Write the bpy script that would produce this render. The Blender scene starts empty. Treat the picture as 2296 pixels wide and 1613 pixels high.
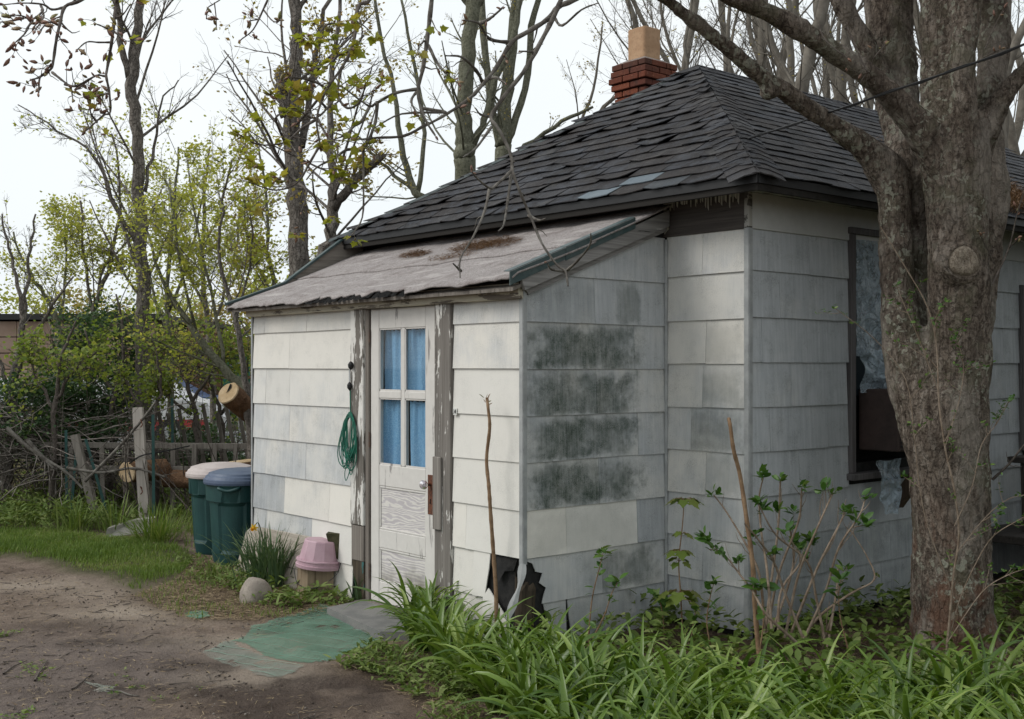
import bpy, math, random
import numpy as np
from mathutils import Vector, Matrix

R = random.Random(7)
RNG = np.random.default_rng(11)
rad = math.radians
SC = bpy.context.scene
COL = SC.collection

# ------------------------------------------------------------------ camera, sky, sun, exposure
# world axes follow the house: +x runs back along the side wall, +y along the front wall, z up,
# the origin is the foot of the near corner of the main house
CAM = np.array([-5.628, -4.4015, 1.65])
TH = rad(40.4)
FWD = np.array([math.sin(TH), math.cos(TH), 0.0])
RGT = np.array([math.cos(TH), -math.sin(TH), 0.0])
FPX, CX, HY = 2588.0, 1148.0, 822.0

cam_data = bpy.data.cameras.new('camera')
cam = bpy.data.objects.new('camera', cam_data)
COL.objects.link(cam)
cam.location = CAM
cam.rotation_euler = (rad(90), 0, -TH)
cam_data.sensor_width = 36.0
cam_data.lens = 36.0 * FPX / 2296.0
cam_data.shift_y = 15.5 / 2296.0
cam_data.clip_start = 0.1
cam_data.clip_end = 2000.0
SC.camera = cam

SUN_AZ = np.array([-0.86, 0.50])            # horizontal direction towards the sun (house axes)
SUN_EL = rad(42)
world = bpy.data.worlds.new('World')
SC.world = world
world.use_nodes = True
wn = world.node_tree
wn.nodes.clear()
w_out = wn.nodes.new('ShaderNodeOutputWorld')
w_bg = wn.nodes.new('ShaderNodeBackground')
w_sky = wn.nodes.new('ShaderNodeTexSky')
w_sky.sky_type = 'NISHITA'
w_sky.sun_disc = False
w_sky.sun_elevation = SUN_EL
w_sky.sun_rotation = math.atan2(SUN_AZ[0], SUN_AZ[1])
w_sky.air_density = 1.0
w_sky.dust_density = 4.0
w_hsv = wn.nodes.new('ShaderNodeHueSaturation')     # thin, even cloud: most of the blue is gone
w_hsv.inputs['Saturation'].default_value = 0.12
w_mix = wn.nodes.new('ShaderNodeMix')
w_mix.data_type = 'RGBA'
w_mix.inputs[0].default_value = 0.86
w_cl = wn.nodes.new('ShaderNodeTexNoise')
w_cl.inputs['Scale'].default_value = 1.6
w_cl.inputs['Detail'].default_value = 3.0
w_cr = wn.nodes.new('ShaderNodeValToRGB')
w_cr.color_ramp.elements[0].position = 0.3
w_cr.color_ramp.elements[0].color = (7.9, 8.6, 9.0, 1)
w_cr.color_ramp.elements[1].position = 0.7
w_cr.color_ramp.elements[1].color = (9.1, 9.4, 9.45, 1)
w_tc = wn.nodes.new('ShaderNodeTexCoord')
wn.links.new(w_tc.outputs['Generated'], w_cl.inputs['Vector'])
wn.links.new(w_cl.outputs['Fac'], w_cr.inputs['Fac'])
wn.links.new(w_sky.outputs[0], w_hsv.inputs['Color'])
wn.links.new(w_hsv.outputs[0], w_mix.inputs[6])
wn.links.new(w_cr.outputs[0], w_mix.inputs[7])
wn.links.new(w_mix.outputs[2], w_bg.inputs['Color'])
w_bg.inputs['Strength'].default_value = 0.11
wn.links.new(w_bg.outputs[0], w_out.inputs['Surface'])

sun_data = bpy.data.lights.new('sun', 'SUN')
sun_data.energy = 1.5
sun_data.angle = rad(26)
sun_data.color = (1.0, 0.965, 0.91)
sun = bpy.data.objects.new('sun', sun_data)
COL.objects.link(sun)
_sd = Vector((SUN_AZ[0] * math.cos(SUN_EL), SUN_AZ[1] * math.cos(SUN_EL), math.sin(SUN_EL)))
sun.rotation_euler = _sd.to_track_quat('Z', 'Y').to_euler()
sun.location = (-6, 4, 9)

SC.view_settings.view_transform = 'Standard'
SC.view_settings.look = 'None'
SC.view_settings.exposure = 0.13
SC.view_settings.gamma = 1.0
SC.render.engine = 'CYCLES'
SC.cycles.max_bounces = 6
SC.cycles.diffuse_bounces = 3
SC.cycles.glossy_bounces = 3
SC.cycles.transparent_max_bounces = 8
SC.cycles.use_denoising = True
SC.cycles.caustics_reflective = False
SC.cycles.caustics_refractive = False

# ------------------------------------------------------------------ measuring helpers
def P(x, y, d):
    """photo position and distance -> point in the place"""
    X = (x - CX) / FPX * d
    v = CAM + X * RGT + d * FWD
    return np.array([v[0], v[1], 1.65 - (y - HY) / FPX * d])
def G(x, y, z=0.0):
    d = (1.65 - z) * FPX / (y - HY)
    return P(x, y, d)
def W(X, Y, z=0.0):
    """camera-frame ground coordinates (X right, Y ahead)"""
    v = CAM + X * RGT + Y * FWD
    return np.array([v[0], v[1], z])
def ray(x, y):
    return FWD + (x - CX) / FPX * RGT + np.array([0, 0, -(y - HY) / FPX])
def on_x(x, y, q):
    r = ray(x, y); t = (q - CAM[0]) / r[0]; v = CAM + t * r
    return v[1], v[2]
def on_y(x, y, p):
    r = ray(x, y); t = (p - CAM[1]) / r[1]; v = CAM + t * r
    return v[0], v[2]
QD, PS = -1.2275, 0.667
PL, PH = 3.947, 3.98
def onD(x, y): return on_x(x, y, QD)
def onS(x, y): return on_y(x, y, PS)
def onF(x, y): return on_x(x, y, 0.0)
def onR(x, y): return on_y(x, y, 0.0)

# ------------------------------------------------------------------ object helpers
WL = {}
def _props(o, label, cat, group, kind):
    if label: o['label'] = label
    if cat: o['category'] = cat
    if group: o['group'] = group
    if kind: o['kind'] = kind
def empty(name, loc, label=None, cat=None, group=None):
    o = bpy.data.objects.new(name, None)
    o.empty_display_size = 0.1
    COL.objects.link(o)
    o.location = loc
    WL[o.name] = np.array(loc, float)
    _props(o, label, cat, group, None)
    return o
def mk(name, V, F, mat, parent=None, label=None, cat=None, group=None, kind=None,
       smooth=False, origin=None, attrs=None, uv=None, **cust):
    """one mesh object from world-space vertices; the origin goes to its base centre"""
    V = np.asarray(V, float).reshape(-1, 3)
    if origin is None:
        lo, hi = V.min(0), V.max(0)
        origin = np.array([(lo[0] + hi[0]) / 2, (lo[1] + hi[1]) / 2, lo[2]])
    origin = np.asarray(origin, float)
    me = bpy.data.meshes.new(name)
    Vl = V - origin
    if isinstance(F, np.ndarray):
        n, k = F.shape
        me.vertices.add(len(Vl)); me.vertices.foreach_set('co', Vl.astype(np.float32).ravel())
        me.loops.add(n * k); me.loops.foreach_set('vertex_index', F.astype(np.int32).ravel())
        me.polygons.add(n)
        me.polygons.foreach_set('loop_start', np.arange(0, n * k, k, dtype=np.int32))
        me.update(calc_edges=True)
        me.validate()
    else:
        me.from_pydata([tuple(v) for v in Vl], [], [tuple(f) for f in F])
        me.update()
    if smooth:
        me.polygons.foreach_set('use_smooth', np.ones(len(me.polygons), dtype=bool))
    for an, av in (attrs or {}).items():
        at = me.attributes.new(an, 'FLOAT', 'POINT')
        at.data.foreach_set('value', np.asarray(av, np.float32))
    if mat: me.materials.append(mat)
    o = bpy.data.objects.new(name, me)
    COL.objects.link(o)
    pl = WL[parent.name] if parent is not None else np.zeros(3)
    if parent is not None: o.parent = parent
    o.location = origin - pl
    WL[o.name] = origin
    _props(o, label, cat, group, kind)
    for k, v in cust.items(): o[k] = v
    return o

class MB:
    """collects vertices and faces"""
    def __init__(s): s.V = []; s.F = []; s.n = 0; s.A = []
    def add(s, V, F, a=0.5):
        V = np.asarray(V, float).reshape(-1, 3)
        s.V.append(V)
        for f in F: s.F.append(tuple(int(i) + s.n for i in f))
        s.n += len(V); s.A.append(np.full(len(V), a))
        return s
    def box(s, a, b):
        x0, y0, z0 = np.minimum(a, b); x1, y1, z1 = np.maximum(a, b)
        return s.add([(x0,y0,z0),(x1,y0,z0),(x1,y1,z0),(x0,y1,z0),(x0,y0,z1),(x1,y0,z1),(x1,y1,z1),(x0,y1,z1)],
              [(0,3,2,1),(4,5,6,7),(0,1,5,4),(1,2,6,5),(2,3,7,6),(3,0,4,7)])
    def bbox(s, a, b, c=0.006):
        """box with chamfered edges"""
        a, b = np.minimum(a, b), np.maximum(a, b)
        c = min(c, *(0.45 * (b - a)))
        V = []; 
        ctr = (a + b) / 2; h = (b - a) / 2
        for sx in (-1, 1):
            for sy in (-1, 1):
                for sz in (-1, 1):
                    sg = np.array([sx, sy, sz])
                    for k in range(3):
                        d = h.copy() - c; d[k] = h[k]
                        V.append(ctr + sg * d)
        idx = lambda sx, sy, sz, k: ((((sx > 0) * 2 + (sy > 0)) * 2 + (sz > 0)) * 3 + k)
        F = []
        S = (-1, 1)
        for k in range(3):
            for sg in S:
                o = [(-1,-1),(1,-1),(1,1),(-1,1)]
                f = []
                for u, v in o:
                    t = [0,0,0]; t[k] = sg; t[(k+1)%3] = u; t[(k+2)%3] = v
                    f.append(idx(*t, k))
                F.append(f if sg > 0 else f[::-1])
        for k in range(3):
            i, j = (k+1)%3, (k+2)%3
            for si in S:
                for sj in S:
                    def t(sk, kk):
                        q = [0,0,0]; q[k] = sk; q[i] = si; q[j] = sj
                        return idx(*q, kk)
                    F.append([t(-1,i), t(1,i), t(1,j), t(-1,j)])
        for sx in S:
            for sy in S:
                for sz in S: F.append([idx(sx,sy,sz,0), idx(sx,sy,sz,1), idx(sx,sy,sz,2)])
        return s.add(V, F)
    def beam(s, a, b, w, t, up=(0,0,1)):
        """rectangular bar from a to b; w across, t along 'up'"""
        a, b = np.asarray(a, float), np.asarray(b, float)
        d = b - a; d /= np.linalg.norm(d)
        r = np.cross(d, up); r /= max(1e-9, np.linalg.norm(r)); u = np.cross(r, d)
        V = []
        for e in (a, b):
            for i, j in ((-1,-1),(1,-1),(1,1),(-1,1)): V.append(e + r * i * w / 2 + u * j * t / 2)
        return s.add(V, [(0,1,2,3),(7,6,5,4),(0,4,5,1),(1,5,6,2),(2,6,7,3),(3,7,4,0)])
    def tube(s, pts, rr, n=6, cap=True, a=0.5):
        V, F = tube_arr(pts, rr, n, cap)
        return s.add(V, F, a)
    def lathe(s, prof, c, n=24, sq=None, rot=0.0):
        """profile of (radius, z) turned about a vertical axis at c"""
        V = []; F = []
        for r, z in prof:
            for i in range(n):
                t = 2 * math.pi * i / n + rot
                V.append((c[0] + r * math.cos(t), c[1] + r * math.sin(t), c[2] + z))
        for j in range(len(prof) - 1):
            for i in range(n):
                k = (i + 1) % n
                F.append((j*n+i, j*n+k, (j+1)*n+k, (j+1)*n+i))
        return s.add(V, F)
    def prism(s, poly, ex):
        """polygon (3-D points) extruded by vector ex"""
        poly = np.asarray(poly, float); n = len(poly); ex = np.asarray(ex, float)
        V = np.vstack([poly, poly + ex])
        F = [tuple(range(n))[::-1], tuple(range(n, 2 * n))]
        for i in range(n):
            k = (i + 1) % n
            F.append((i, k, n + k, n + i))
        return s.add(V, F)
    def get(s): return np.vstack(s.V), s.F
    def build(s, name, mat, parent=None, **k):
        V, F = s.get()
        return mk(name, V, F, mat, parent, **k)

def tube_arr(pts, rr, n=6, cap=True, twist=0.0):
    pts = np.asarray(pts, float); m = len(pts)
    rr = np.full(m, rr, float) if np.isscalar(rr) else np.asarray(rr, float)
    T = np.gradient(pts, axis=0); T /= np.maximum(1e-9, np.linalg.norm(T, axis=1))[:, None]
    ref = np.array([0.31, 0.17, 0.93]) if abs(T[0] @ np.array([0.31, 0.17, 0.93])) < 0.9 else np.array([0.9, 0.3, 0.1])
    V = np.zeros((m, n, 3)); ang = np.arange(n) * 2 * math.pi / n
    r = np.cross(T[0], ref); r /= np.linalg.norm(r)
    for i in range(m):
        r = r - (r @ T[i]) * T[i]; r /= max(1e-9, np.linalg.norm(r))
        u = np.cross(T[i], r)
        V[i] = pts[i] + rr[i] * (np.cos(ang)[:, None] * r + np.sin(ang)[:, None] * u)
    F = []
    for i in range(m - 1):
        for j in range(n):
            k = (j + 1) % n
            F.append((i*n+j, i*n+k, (i+1)*n+k, (i+1)*n+j))
    if cap:
        F.append(tuple(range(n))[::-1]); F.append(tuple(range((m-1)*n, m*n)))
    return V.reshape(-1, 3), F

def smooth_path(pts, k=4):
    """Catmull-Rom through points (any dimension)"""
    p = np.asarray(pts, float)
    if len(p) < 3: 
        return np.array([p[0] + (p[-1] - p[0]) * t for t in np.linspace(0, 1, k + 1)])
    q = np.vstack([2 * p[0] - p[1], p, 2 * p[-1] - p[-2]])
    out = []
    for i in range(1, len(q) - 2):
        for t in np.linspace(0, 1, k, endpoint=False):
            a, b, c, d = q[i-1], q[i], q[i+1], q[i+2]
            out.append(0.5 * (2*b + (c-a)*t + (2*a-5*b+4*c-d)*t*t + (3*b-a-3*c+d)*t**3))
    out.append(p[-1])
    return np.array(out)

# ------------------------------------------------------------------ materials
class M:
    def __init__(s, name, rough=0.85, spec=0.25):
        s.m = bpy.data.materials.new(name); s.m.use_nodes = True
        s.t = s.m.node_tree; s.n = s.t.nodes
        s.b = s.n['Principled BSDF']
        s.b.inputs['Roughness'].default_value = rough
        s.b.inputs['Specular IOR Level'].default_value = spec
        s.out = s.n['Material Output']
        s._pos = None
    def L(s, a, b): s.t.links.new(a, b)
    def put(s, sock, v):
        if isinstance(v, bpy.types.NodeSocket): s.L(v, sock)
        elif isinstance(v, (tuple, list)) and len(v) == 3 and sock.type == 'RGBA': sock.default_value = (*v, 1)
        else: sock.default_value = v
    def pos(s):
        if s._pos is None: s._pos = s.n.new('ShaderNodeNewGeometry').outputs['Position']
        return s._pos
    def obj(s): return s.n.new('ShaderNodeTexCoord').outputs['Object']
    def rnd(s): return s.n.new('ShaderNodeObjectInfo').outputs['Random']
    def attr(s, name, typ='OBJECT'):
        a = s.n.new('ShaderNodeAttribute'); a.attribute_type = typ; a.attribute_name = name
        return a.outputs['Fac']
    def map(s, v, scale=(1,1,1), rot=(0,0,0), loc=(0,0,0)):
        n = s.n.new('ShaderNodeMapping'); s.L(v, n.inputs[0])
        n.inputs['Scale'].default_value = scale; n.inputs['Rotation'].default_value = rot
        s.put(n.inputs['Location'], loc)
        return n.outputs[0]
    def sep(s, v):
        n = s.n.new('ShaderNodeSeparateXYZ'); s.L(v, n.inputs[0]); return n.outputs
    def noise(s, scale=5, detail=4, rough=0.55, v=None, dist=0.0):
        n = s.n.new('ShaderNodeTexNoise'); s.L(v if v is not None else s.pos(), n.inputs['Vector'])
        n.inputs['Scale'].default_value = scale; n.inputs['Detail'].default_value = detail
        n.inputs['Roughness'].default_value = rough; n.inputs['Distortion'].default_value = dist
        return n.outputs['Fac']
    def vor(s, scale=5, v=None, feature='F1', out='Distance', rnd=1.0):
        n = s.n.new('ShaderNodeTexVoronoi'); s.L(v if v is not None else s.pos(), n.inputs['Vector'])
        n.feature = feature
        n.inputs['Scale'].default_value = scale; n.inputs['Randomness'].default_value = rnd
        return n.outputs[out]
    def wave(s, scale=5, dist=2, v=None, detail=2, dscale=1, dirn='X', prof='SIN'):
        n = s.n.new('ShaderNodeTexWave'); s.L(v if v is not None else s.pos(), n.inputs['Vector'])
        n.bands_direction = dirn; n.wave_profile = prof
        n.inputs['Scale'].default_value = scale; n.inputs['Distortion'].default_value = dist
        n.inputs['Detail'].default_value = detail; n.inputs['Detail Scale'].default_value = dscale
        return n.outputs['Fac']
    def ramp(s, f, *stops, mode='LINEAR'):
        n = s.n.new('ShaderNodeValToRGB'); s.L(f, n.inputs[0]); e = n.color_ramp.elements
        n.color_ramp.interpolation = mode
        while len(e) < len(stops): e.new(0.5)
        for el, (p, c) in zip(e, stops):
            el.position = p; el.color = (*c, 1) if isinstance(c, (tuple, list)) else (c, c, c, 1)
        return n.outputs[0]
    def sm(s, f, a, b):
        """smooth step from a to b"""
        n = s.n.new('ShaderNodeMapRange'); n.interpolation_type = 'SMOOTHSTEP'; s.put(n.inputs[0], f)
        s.put(n.inputs[1], a); s.put(n.inputs[2], b)
        return n.outputs[0]
    def mix(s, f, a, b, blend='MIX'):
        n = s.n.new('ShaderNodeMix'); n.data_type = 'RGBA'; n.blend_type = blend
        s.put(n.inputs[0], f); s.put(n.inputs[6], a); s.put(n.inputs[7], b)
        return n.outputs[2]
    def mth(s, op, a, b=0.5, clamp=False):
        n = s.n.new('ShaderNodeMath'); n.operation = op; n.use_clamp = clamp
        s.put(n.inputs[0], a); s.put(n.inputs[1], b)
        return n.outputs[0]
    def bump(s, h, st=0.5, d=0.01, nrm=None):
        n = s.n.new('ShaderNodeBump'); s.L(h, n.inputs['Height'])
        n.inputs['Strength'].default_value = st; n.inputs['Distance'].default_value = d
        if nrm is not None: s.L(nrm, n.inputs['Normal'])
        s.L(n.outputs[0], s.b.inputs['Normal'])
        return n.outputs[0]
    def col(s, c): s.put(s.b.inputs['Base Color'], c); return s
    def rough(s, c): s.put(s.b.inputs['Roughness'], c); return s
    def done(s): return s.m
# ------------------------------------------------------------------ house materials
def make_siding():
    m = M('siding', 0.75, 0.25)
    pos = m.pos(); x, y, z = m.sep(pos)
    rnd = m.rnd()
    shift = m.n.new('ShaderNodeCombineXYZ'); m.L(m.mth('MULTIPLY', rnd, 37.0), shift.inputs[0]); m.L(m.mth('MULTIPLY', rnd, 91.0), shift.inputs[1])
    pv = m.n.new('ShaderNodeVectorMath'); pv.operation = 'ADD'; m.L(pos, pv.inputs[0]); m.L(shift.outputs[0], pv.inputs[1])
    pv = pv.outputs[0]
    stri = m.noise(1.0, 3, 0.7, m.map(pv, (210, 210, 5)))           # combed vertical grain
    stri2 = m.noise(1.0, 2, 0.6, m.map(pv, (45, 45, 2.2)))
    big = m.noise(3.2, 3, 0.6, pv)
    fine = m.noise(260, 2, 0.6, pv)
    tone, dirt, moss = m.attr('tone'), m.attr('dirt'), m.attr('moss')
    clean = m.mix(rnd, (0.735, 0.705, 0.645), (0.68, 0.665, 0.625))
    grey = m.mix(stri2, (0.33, 0.35, 0.37), (0.58, 0.60, 0.615))
    # grime: more where dirt is high, streaked and mottled
    g = m.mth('ADD', m.mth('MULTIPLY', big, 0.8), m.mth('MULTIPLY', stri, 0.35))
    g = m.mth('ADD', g, m.mth('SUBTRACT', dirt, 0.62))
    g = m.sm(g, 0.25, 0.85)
    c = m.mix(g, clean, grey)
    # speckle of dark lichen
    sp = m.mth('ADD', m.mth('MULTIPLY', fine, 0.75), m.mth('MULTIPLY', m.noise(7, 4, 0.6, pv), 0.45))
    spk = m.sm(sp, 0.62, 0.76)
    c = m.mix(m.mth('MULTIPLY', spk, m.mth('ADD', 0.10, m.mth('MULTIPLY', dirt, 0.60))), c, (0.16, 0.17, 0.16))
    # vertical drip lines
    c = m.mix(m.mth('MULTIPLY', m.sm(stri, 0.55, 0.75), m.mth('ADD', 0.07, m.mth('MULTIPLY', dirt, 0.2))), c, (0.30, 0.31, 0.32))
    # mould patches: inside a window of the wall, feathered by noise
    uvz = m.attr('vv', 'GEOMETRY'); uvu = m.attr('uu', 'GEOMETRY')
    mn = m.mth('MULTIPLY', m.mth('SUBTRACT', m.noise(6, 5, 0.7), 0.5), 0.8)
    win = m.mth('MULTIPLY', m.sm(m.mth('ADD', uvu, mn), -0.10, 0.22), m.sm(m.mth('ADD', uvu, mn), 1.08, 0.80))
    win = m.mth('MULTIPLY', win, m.mth('MULTIPLY', m.sm(m.mth('ADD', uvz, mn), 1.08, 0.72), m.sm(m.mth('ADD', uvz, mn), -0.12, 0.14)))
    mm = m.mth('MULTIPLY', m.mth('MULTIPLY', win, moss), m.sm(m.noise(3.2, 4, 0.65), 0.16, 0.50))
    mspk = m.sm(m.mth('ADD', m.mth('MULTIPLY', fine, 0.55), m.mth('ADD', m.mth('MULTIPLY', stri, 0.28), m.mth('ADD', m.mth('MULTIPLY', stri2, 0.14), m.mth('MULTIPLY', m.noise(11, 5, 0.7), 0.45)))), 0.90, 0.52)
    mk_ = m.mth('MULTIPLY', mm, m.mth('ADD', 0.42, m.mth('MULTIPLY', mspk, 0.62)), True)
    mcol = m.mix(m.noise(5, 3, 0.6, pv), (0.022, 0.052, 0.036), (0.052, 0.062, 0.046))
    c = m.mix(mk_, c, mcol)
    c = m.mix(1.0, c, tone, 'MULTIPLY')
    m.col(c)
    m.bump(m.mth('ADD', stri, m.mth('MULTIPLY', fine, 0.4)), 0.25, 0.004)
    return m.done()

def make_wood(name, c1, c2, paint=None, pcol=(0.72, 0.70, 0.66), axis='z', grain=70, plo=0.52, phi=0.56, pscale=1.0, gloss=0.85):
    """weathered board, optionally with what is left of its paint"""
    m = M(name, gloss, 0.2)
    pos = m.pos()
    sc = {'z': (grain, grain, grain * 0.03), 'x': (grain * 0.03, grain, grain), 'y': (grain, grain * 0.03, grain)}[axis]
    g = m.noise(1.0, 5, 0.65, m.map(pos, sc), 0.4)
    g2 = m.noise(1.0, 3, 0.6, m.map(pos, tuple(v * 0.25 for v in sc)))
    f = m.mth('ADD', m.mth('MULTIPLY', g, 0.6), m.mth('MULTIPLY', g2, 0.4))
    c = m.ramp(f, (0.3, c1), (0.68, c2))
    c = m.mix(m.sm(g, 0.36, 0.30), c, tuple(v * 0.25 for v in c1))
    h = g
    if paint is not None:
        ps = {'z': (14, 14, 2.4), 'x': (2.4, 14, 14), 'y': (14, 2.4, 14)}[axis]
        pm = m.noise(1.0, 5, 0.7, m.map(pos, tuple(v * pscale for v in ps)), 0.3)
        pm = m.mth('ADD', pm, paint)
        pm = m.mth('ADD', pm, m.mth('MULTIPLY', m.mth('SUBTRACT', g, 0.5), 0.18))
        mask = m.sm(pm, plo, phi)
        pc = m.mix(m.noise(18, 3, 0.6), tuple(v * 0.82 for v in pcol), pcol)
        c = m.mix(mask, c, pc)
        h = m.mth('ADD', m.mth('MULTIPLY', g, 0.5), m.mth('MULTIPLY', mask, 0.9))
    m.col(c)
    m.bump(h, 0.5, 0.004)
    return m.done()

def make_roofshingle():
    m = M('asphalt_shingle', 0.8, 0.18)
    pos = m.pos(); rnd = m.rnd()
    tone = m.attr('tone')
    gran = m.noise(420, 2, 0.7)
    wear = m.noise(9, 4, 0.65)
    wear2 = m.noise(2.2, 3, 0.6)
    base = m.mix(rnd, (0.014, 0.013, 0.014), (0.034, 0.029, 0.027))
    c = m.mix(m.sm(wear, 0.46, 0.58), base, m.mix(rnd, (0.045, 0.048, 0.056), (0.034, 0.031, 0.031)))
    c = m.mix(m.mth('MULTIPLY', m.sm(m.mth('ADD', m.mth('MULTIPLY', gran, 0.7), m.mth('MULTIPLY', wear2, 0.45)), 0.60, 0.74), 0.5), c, (0.17, 0.18, 0.205))
    c = m.mix(m.mth('MULTIPLY', m.sm(m.noise(3.1, 5, 0.7), 0.55, 0.68), 0.55), c, (0.085, 0.082, 0.080))
    c = m.mix(m.mth('MULTIPLY', tone, 0.62), c, m.mix(gran, (0.16, 0.21, 0.25), (0.30, 0.36, 0.40)))
    m.col(c)
    m.rough(m.ramp(wear, (0.35, 0.62), (0.7, 0.92)))
    m.bump(m.mth('ADD', gran, m.mth('MULTIPLY', wear, 0.8)), 0.6, 0.006)
    return m.done()

def make_rollroof():
    m = M('rolled_roofing', 0.92, 0.15)
    gran = m.mth('ADD', m.mth('MULTIPLY', m.noise(330, 2, 0.75), 0.55), m.mth('MULTIPLY', m.noise(110, 2, 0.75), 0.45))
    w = m.noise(6, 5, 0.65); w2 = m.noise(1.3, 3, 0.6)
    x, y, z = m.sep(m.pos())
    st = m.noise(1.0, 4, 0.6, m.map(m.pos(), (16, 2.5, 8)))
    c = m.ramp(gran, (0.36, (0.14, 0.122, 0.118)), (0.52, (0.335, 0.305, 0.295)), (0.66, (0.52, 0.49, 0.48)))
    c = m.mix(m.mth('MULTIPLY', m.sm(w, 0.48, 0.66), 0.6), c, (0.19, 0.16, 0.152))
    c = m.mix(m.mth('MULTIPLY', m.sm(st, 0.5, 0.7), 0.45), c, (0.56, 0.52, 0.50))
    c = m.mix(m.mth('MULTIPLY', m.sm(m.noise(38, 3, 0.7), 0.56, 0.68), 0.6), c, (0.12, 0.10, 0.09))
    m.col(c)
    m.bump(m.mth('ADD', gran, m.mth('MULTIPLY', w, 2.0)), 0.7, 0.012)
    return m.done()

def simple(name, c1, c2=None, scale=12, rough=0.8, spec=0.25, bump=0.2, detail=4, dist=0.005, metal=0.0, fine=0):
    m = M(name, rough, spec)
    n = m.noise(scale, detail, 0.6)
    if c2 is None: c2 = tuple(v * 0.75 for v in c1)
    c = m.mix(m.sm(n, 0.35, 0.65), c1, c2)
    h = n
    if fine:
        fn = m.noise(fine, 3, 0.6); c = m.mix(m.mth('MULTIPLY', m.sm(fn, 0.5, 0.75), 0.45), c, tuple(v * 0.4 for v in c1)); h = m.mth('ADD', n, fn)
    m.col(c)
    m.b.inputs['Metallic'].default_value = metal
    if bump: m.bump(h, bump, dist)
    return m.done()

def make_leafmat(name, c1, c2, c3=None, trans=0.35, rough=0.5, spec=0.35):
    """leaf tissue: colour varies leaf by leaf, some light passes through"""
    m = M(name, rough, spec)
    a = m.attr('rnd', 'GEOMETRY')
    stops = [(0.0, c1), (0.6, c2), (1.0, c3 or c2)]
    c = m.ramp(a, *stops)
    c = m.mix(m.mth('MULTIPLY', m.noise(3.0, 2, 0.5), 0.35), c, tuple(v * 0.6 for v in c1))
    m.col(c)
    tr = m.n.new('ShaderNodeBsdfTranslucent'); m.L(m.mix(1.0, c, (1.0, 1.0, 0.55), 'MULTIPLY'), tr.inputs['Color'])
    mx = m.n.new('ShaderNodeMixShader'); mx.inputs[0].default_value = trans
    m.L(m.b.outputs[0], mx.inputs[1]); m.L(tr.outputs[0], mx.inputs[2]); m.L(mx.outputs[0], m.out.inputs['Surface'])
    return m.done()

def make_bark(name, dark, mid, lite, scale=1.0, lichen=None, rib=1.0, bumpd=0.02, lo=0.62, hi=0.68, moss=None, pale=None, red=None):
    m = M(name, 0.95, 0.1)
    pos = m.pos()
    v = m.map(pos, (13 * scale, 13 * scale, 4.6 * scale))
    f = m.noise(1.6, 6, 0.7, v, 0.6)
    cr = m.vor(2.2, v, 'DISTANCE_TO_EDGE')
    fine = m.noise(70 * scale, 4, 0.7)
    crk = m.sm(m.mth('ADD', cr, m.mth('MULTIPLY', m.mth('SUBTRACT', fine, 0.5), 0.25)), 0.0, 0.12)
    c = m.ramp(f, (0.28, dark), (0.5, mid), (0.72, lite))
    c = m.mix(m.mth('MULTIPLY', m.mth('SUBTRACT', 1.0, crk), 0.65 * rib), c, tuple(q * 0.4 for q in dark))
    c = m.mix(m.mth('MULTIPLY', m.sm(fine, 0.5, 0.75), 0.45), c, lite)
    c = m.mix(m.mth('MULTIPLY', m.sm(m.noise(38 * scale, 4, 0.75), 0.52, 0.40), 0.65), c, tuple(q * 0.55 for q in dark))
    big = m.noise(2.2 * scale, 4, 0.6)
    c = m.mix(m.mth('MULTIPLY', m.sm(big, 0.52, 0.68), 0.55), c, dark)
    if pale:                    # smooth grey plates where the old bark has flaked off
        pm = m.noise(1.0, 4, 0.6, m.map(pos, (3.4, 3.4, 1.3)))
        pk = m.sm(pm, 0.50, 0.60)
        c = m.mix(m.mth('MULTIPLY', pk, 0.45), c, m.mix(fine, tuple(q * 0.72 for q in pale), pale))
    if red:                     # reddish inner bark in patches low on the trunk
        zz = m.sep(pos)[2]
        rk_ = m.mth('MULTIPLY', m.sm(m.noise(1.0, 4, 0.65, m.map(pos, (5, 5, 2.2))), 0.46, 0.58), m.sm(m.mth('ADD', zz, m.mth('MULTIPLY', big, 0.6)), 1.35, 0.75))
        c = m.mix(m.mth('MULTIPLY', rk_, 0.7), c, m.mix(fine, tuple(q * 0.55 for q in red), red))
    if moss:
        mo = m.noise(3.5, 4, 0.7)
        c = m.mix(m.mth('MULTIPLY', m.sm(mo, 0.5, 0.66), 0.6), c, moss)
    if lichen:
        lv = m.noise(26 * scale, 3, 0.55, None, 0.5)
        lm = m.noise(1.7 * scale, 3, 0.6)
        lk = m.mth('MULTIPLY', m.sm(lv, lo, hi), m.sm(lm, 0.46, 0.60))
        c = m.mix(m.mth('MULTIPLY', lk, 0.8), c, m.mix(fine, tuple(q * 0.7 for q in lichen), lichen))
    m.col(c)
    h = m.mth('ADD', m.mth('MULTIPLY', crk, rib), m.mth('ADD', f, m.mth('MULTIPLY', fine, 0.5)))
    m.bump(h, 0.9, bumpd)
    return m.done()

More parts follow.
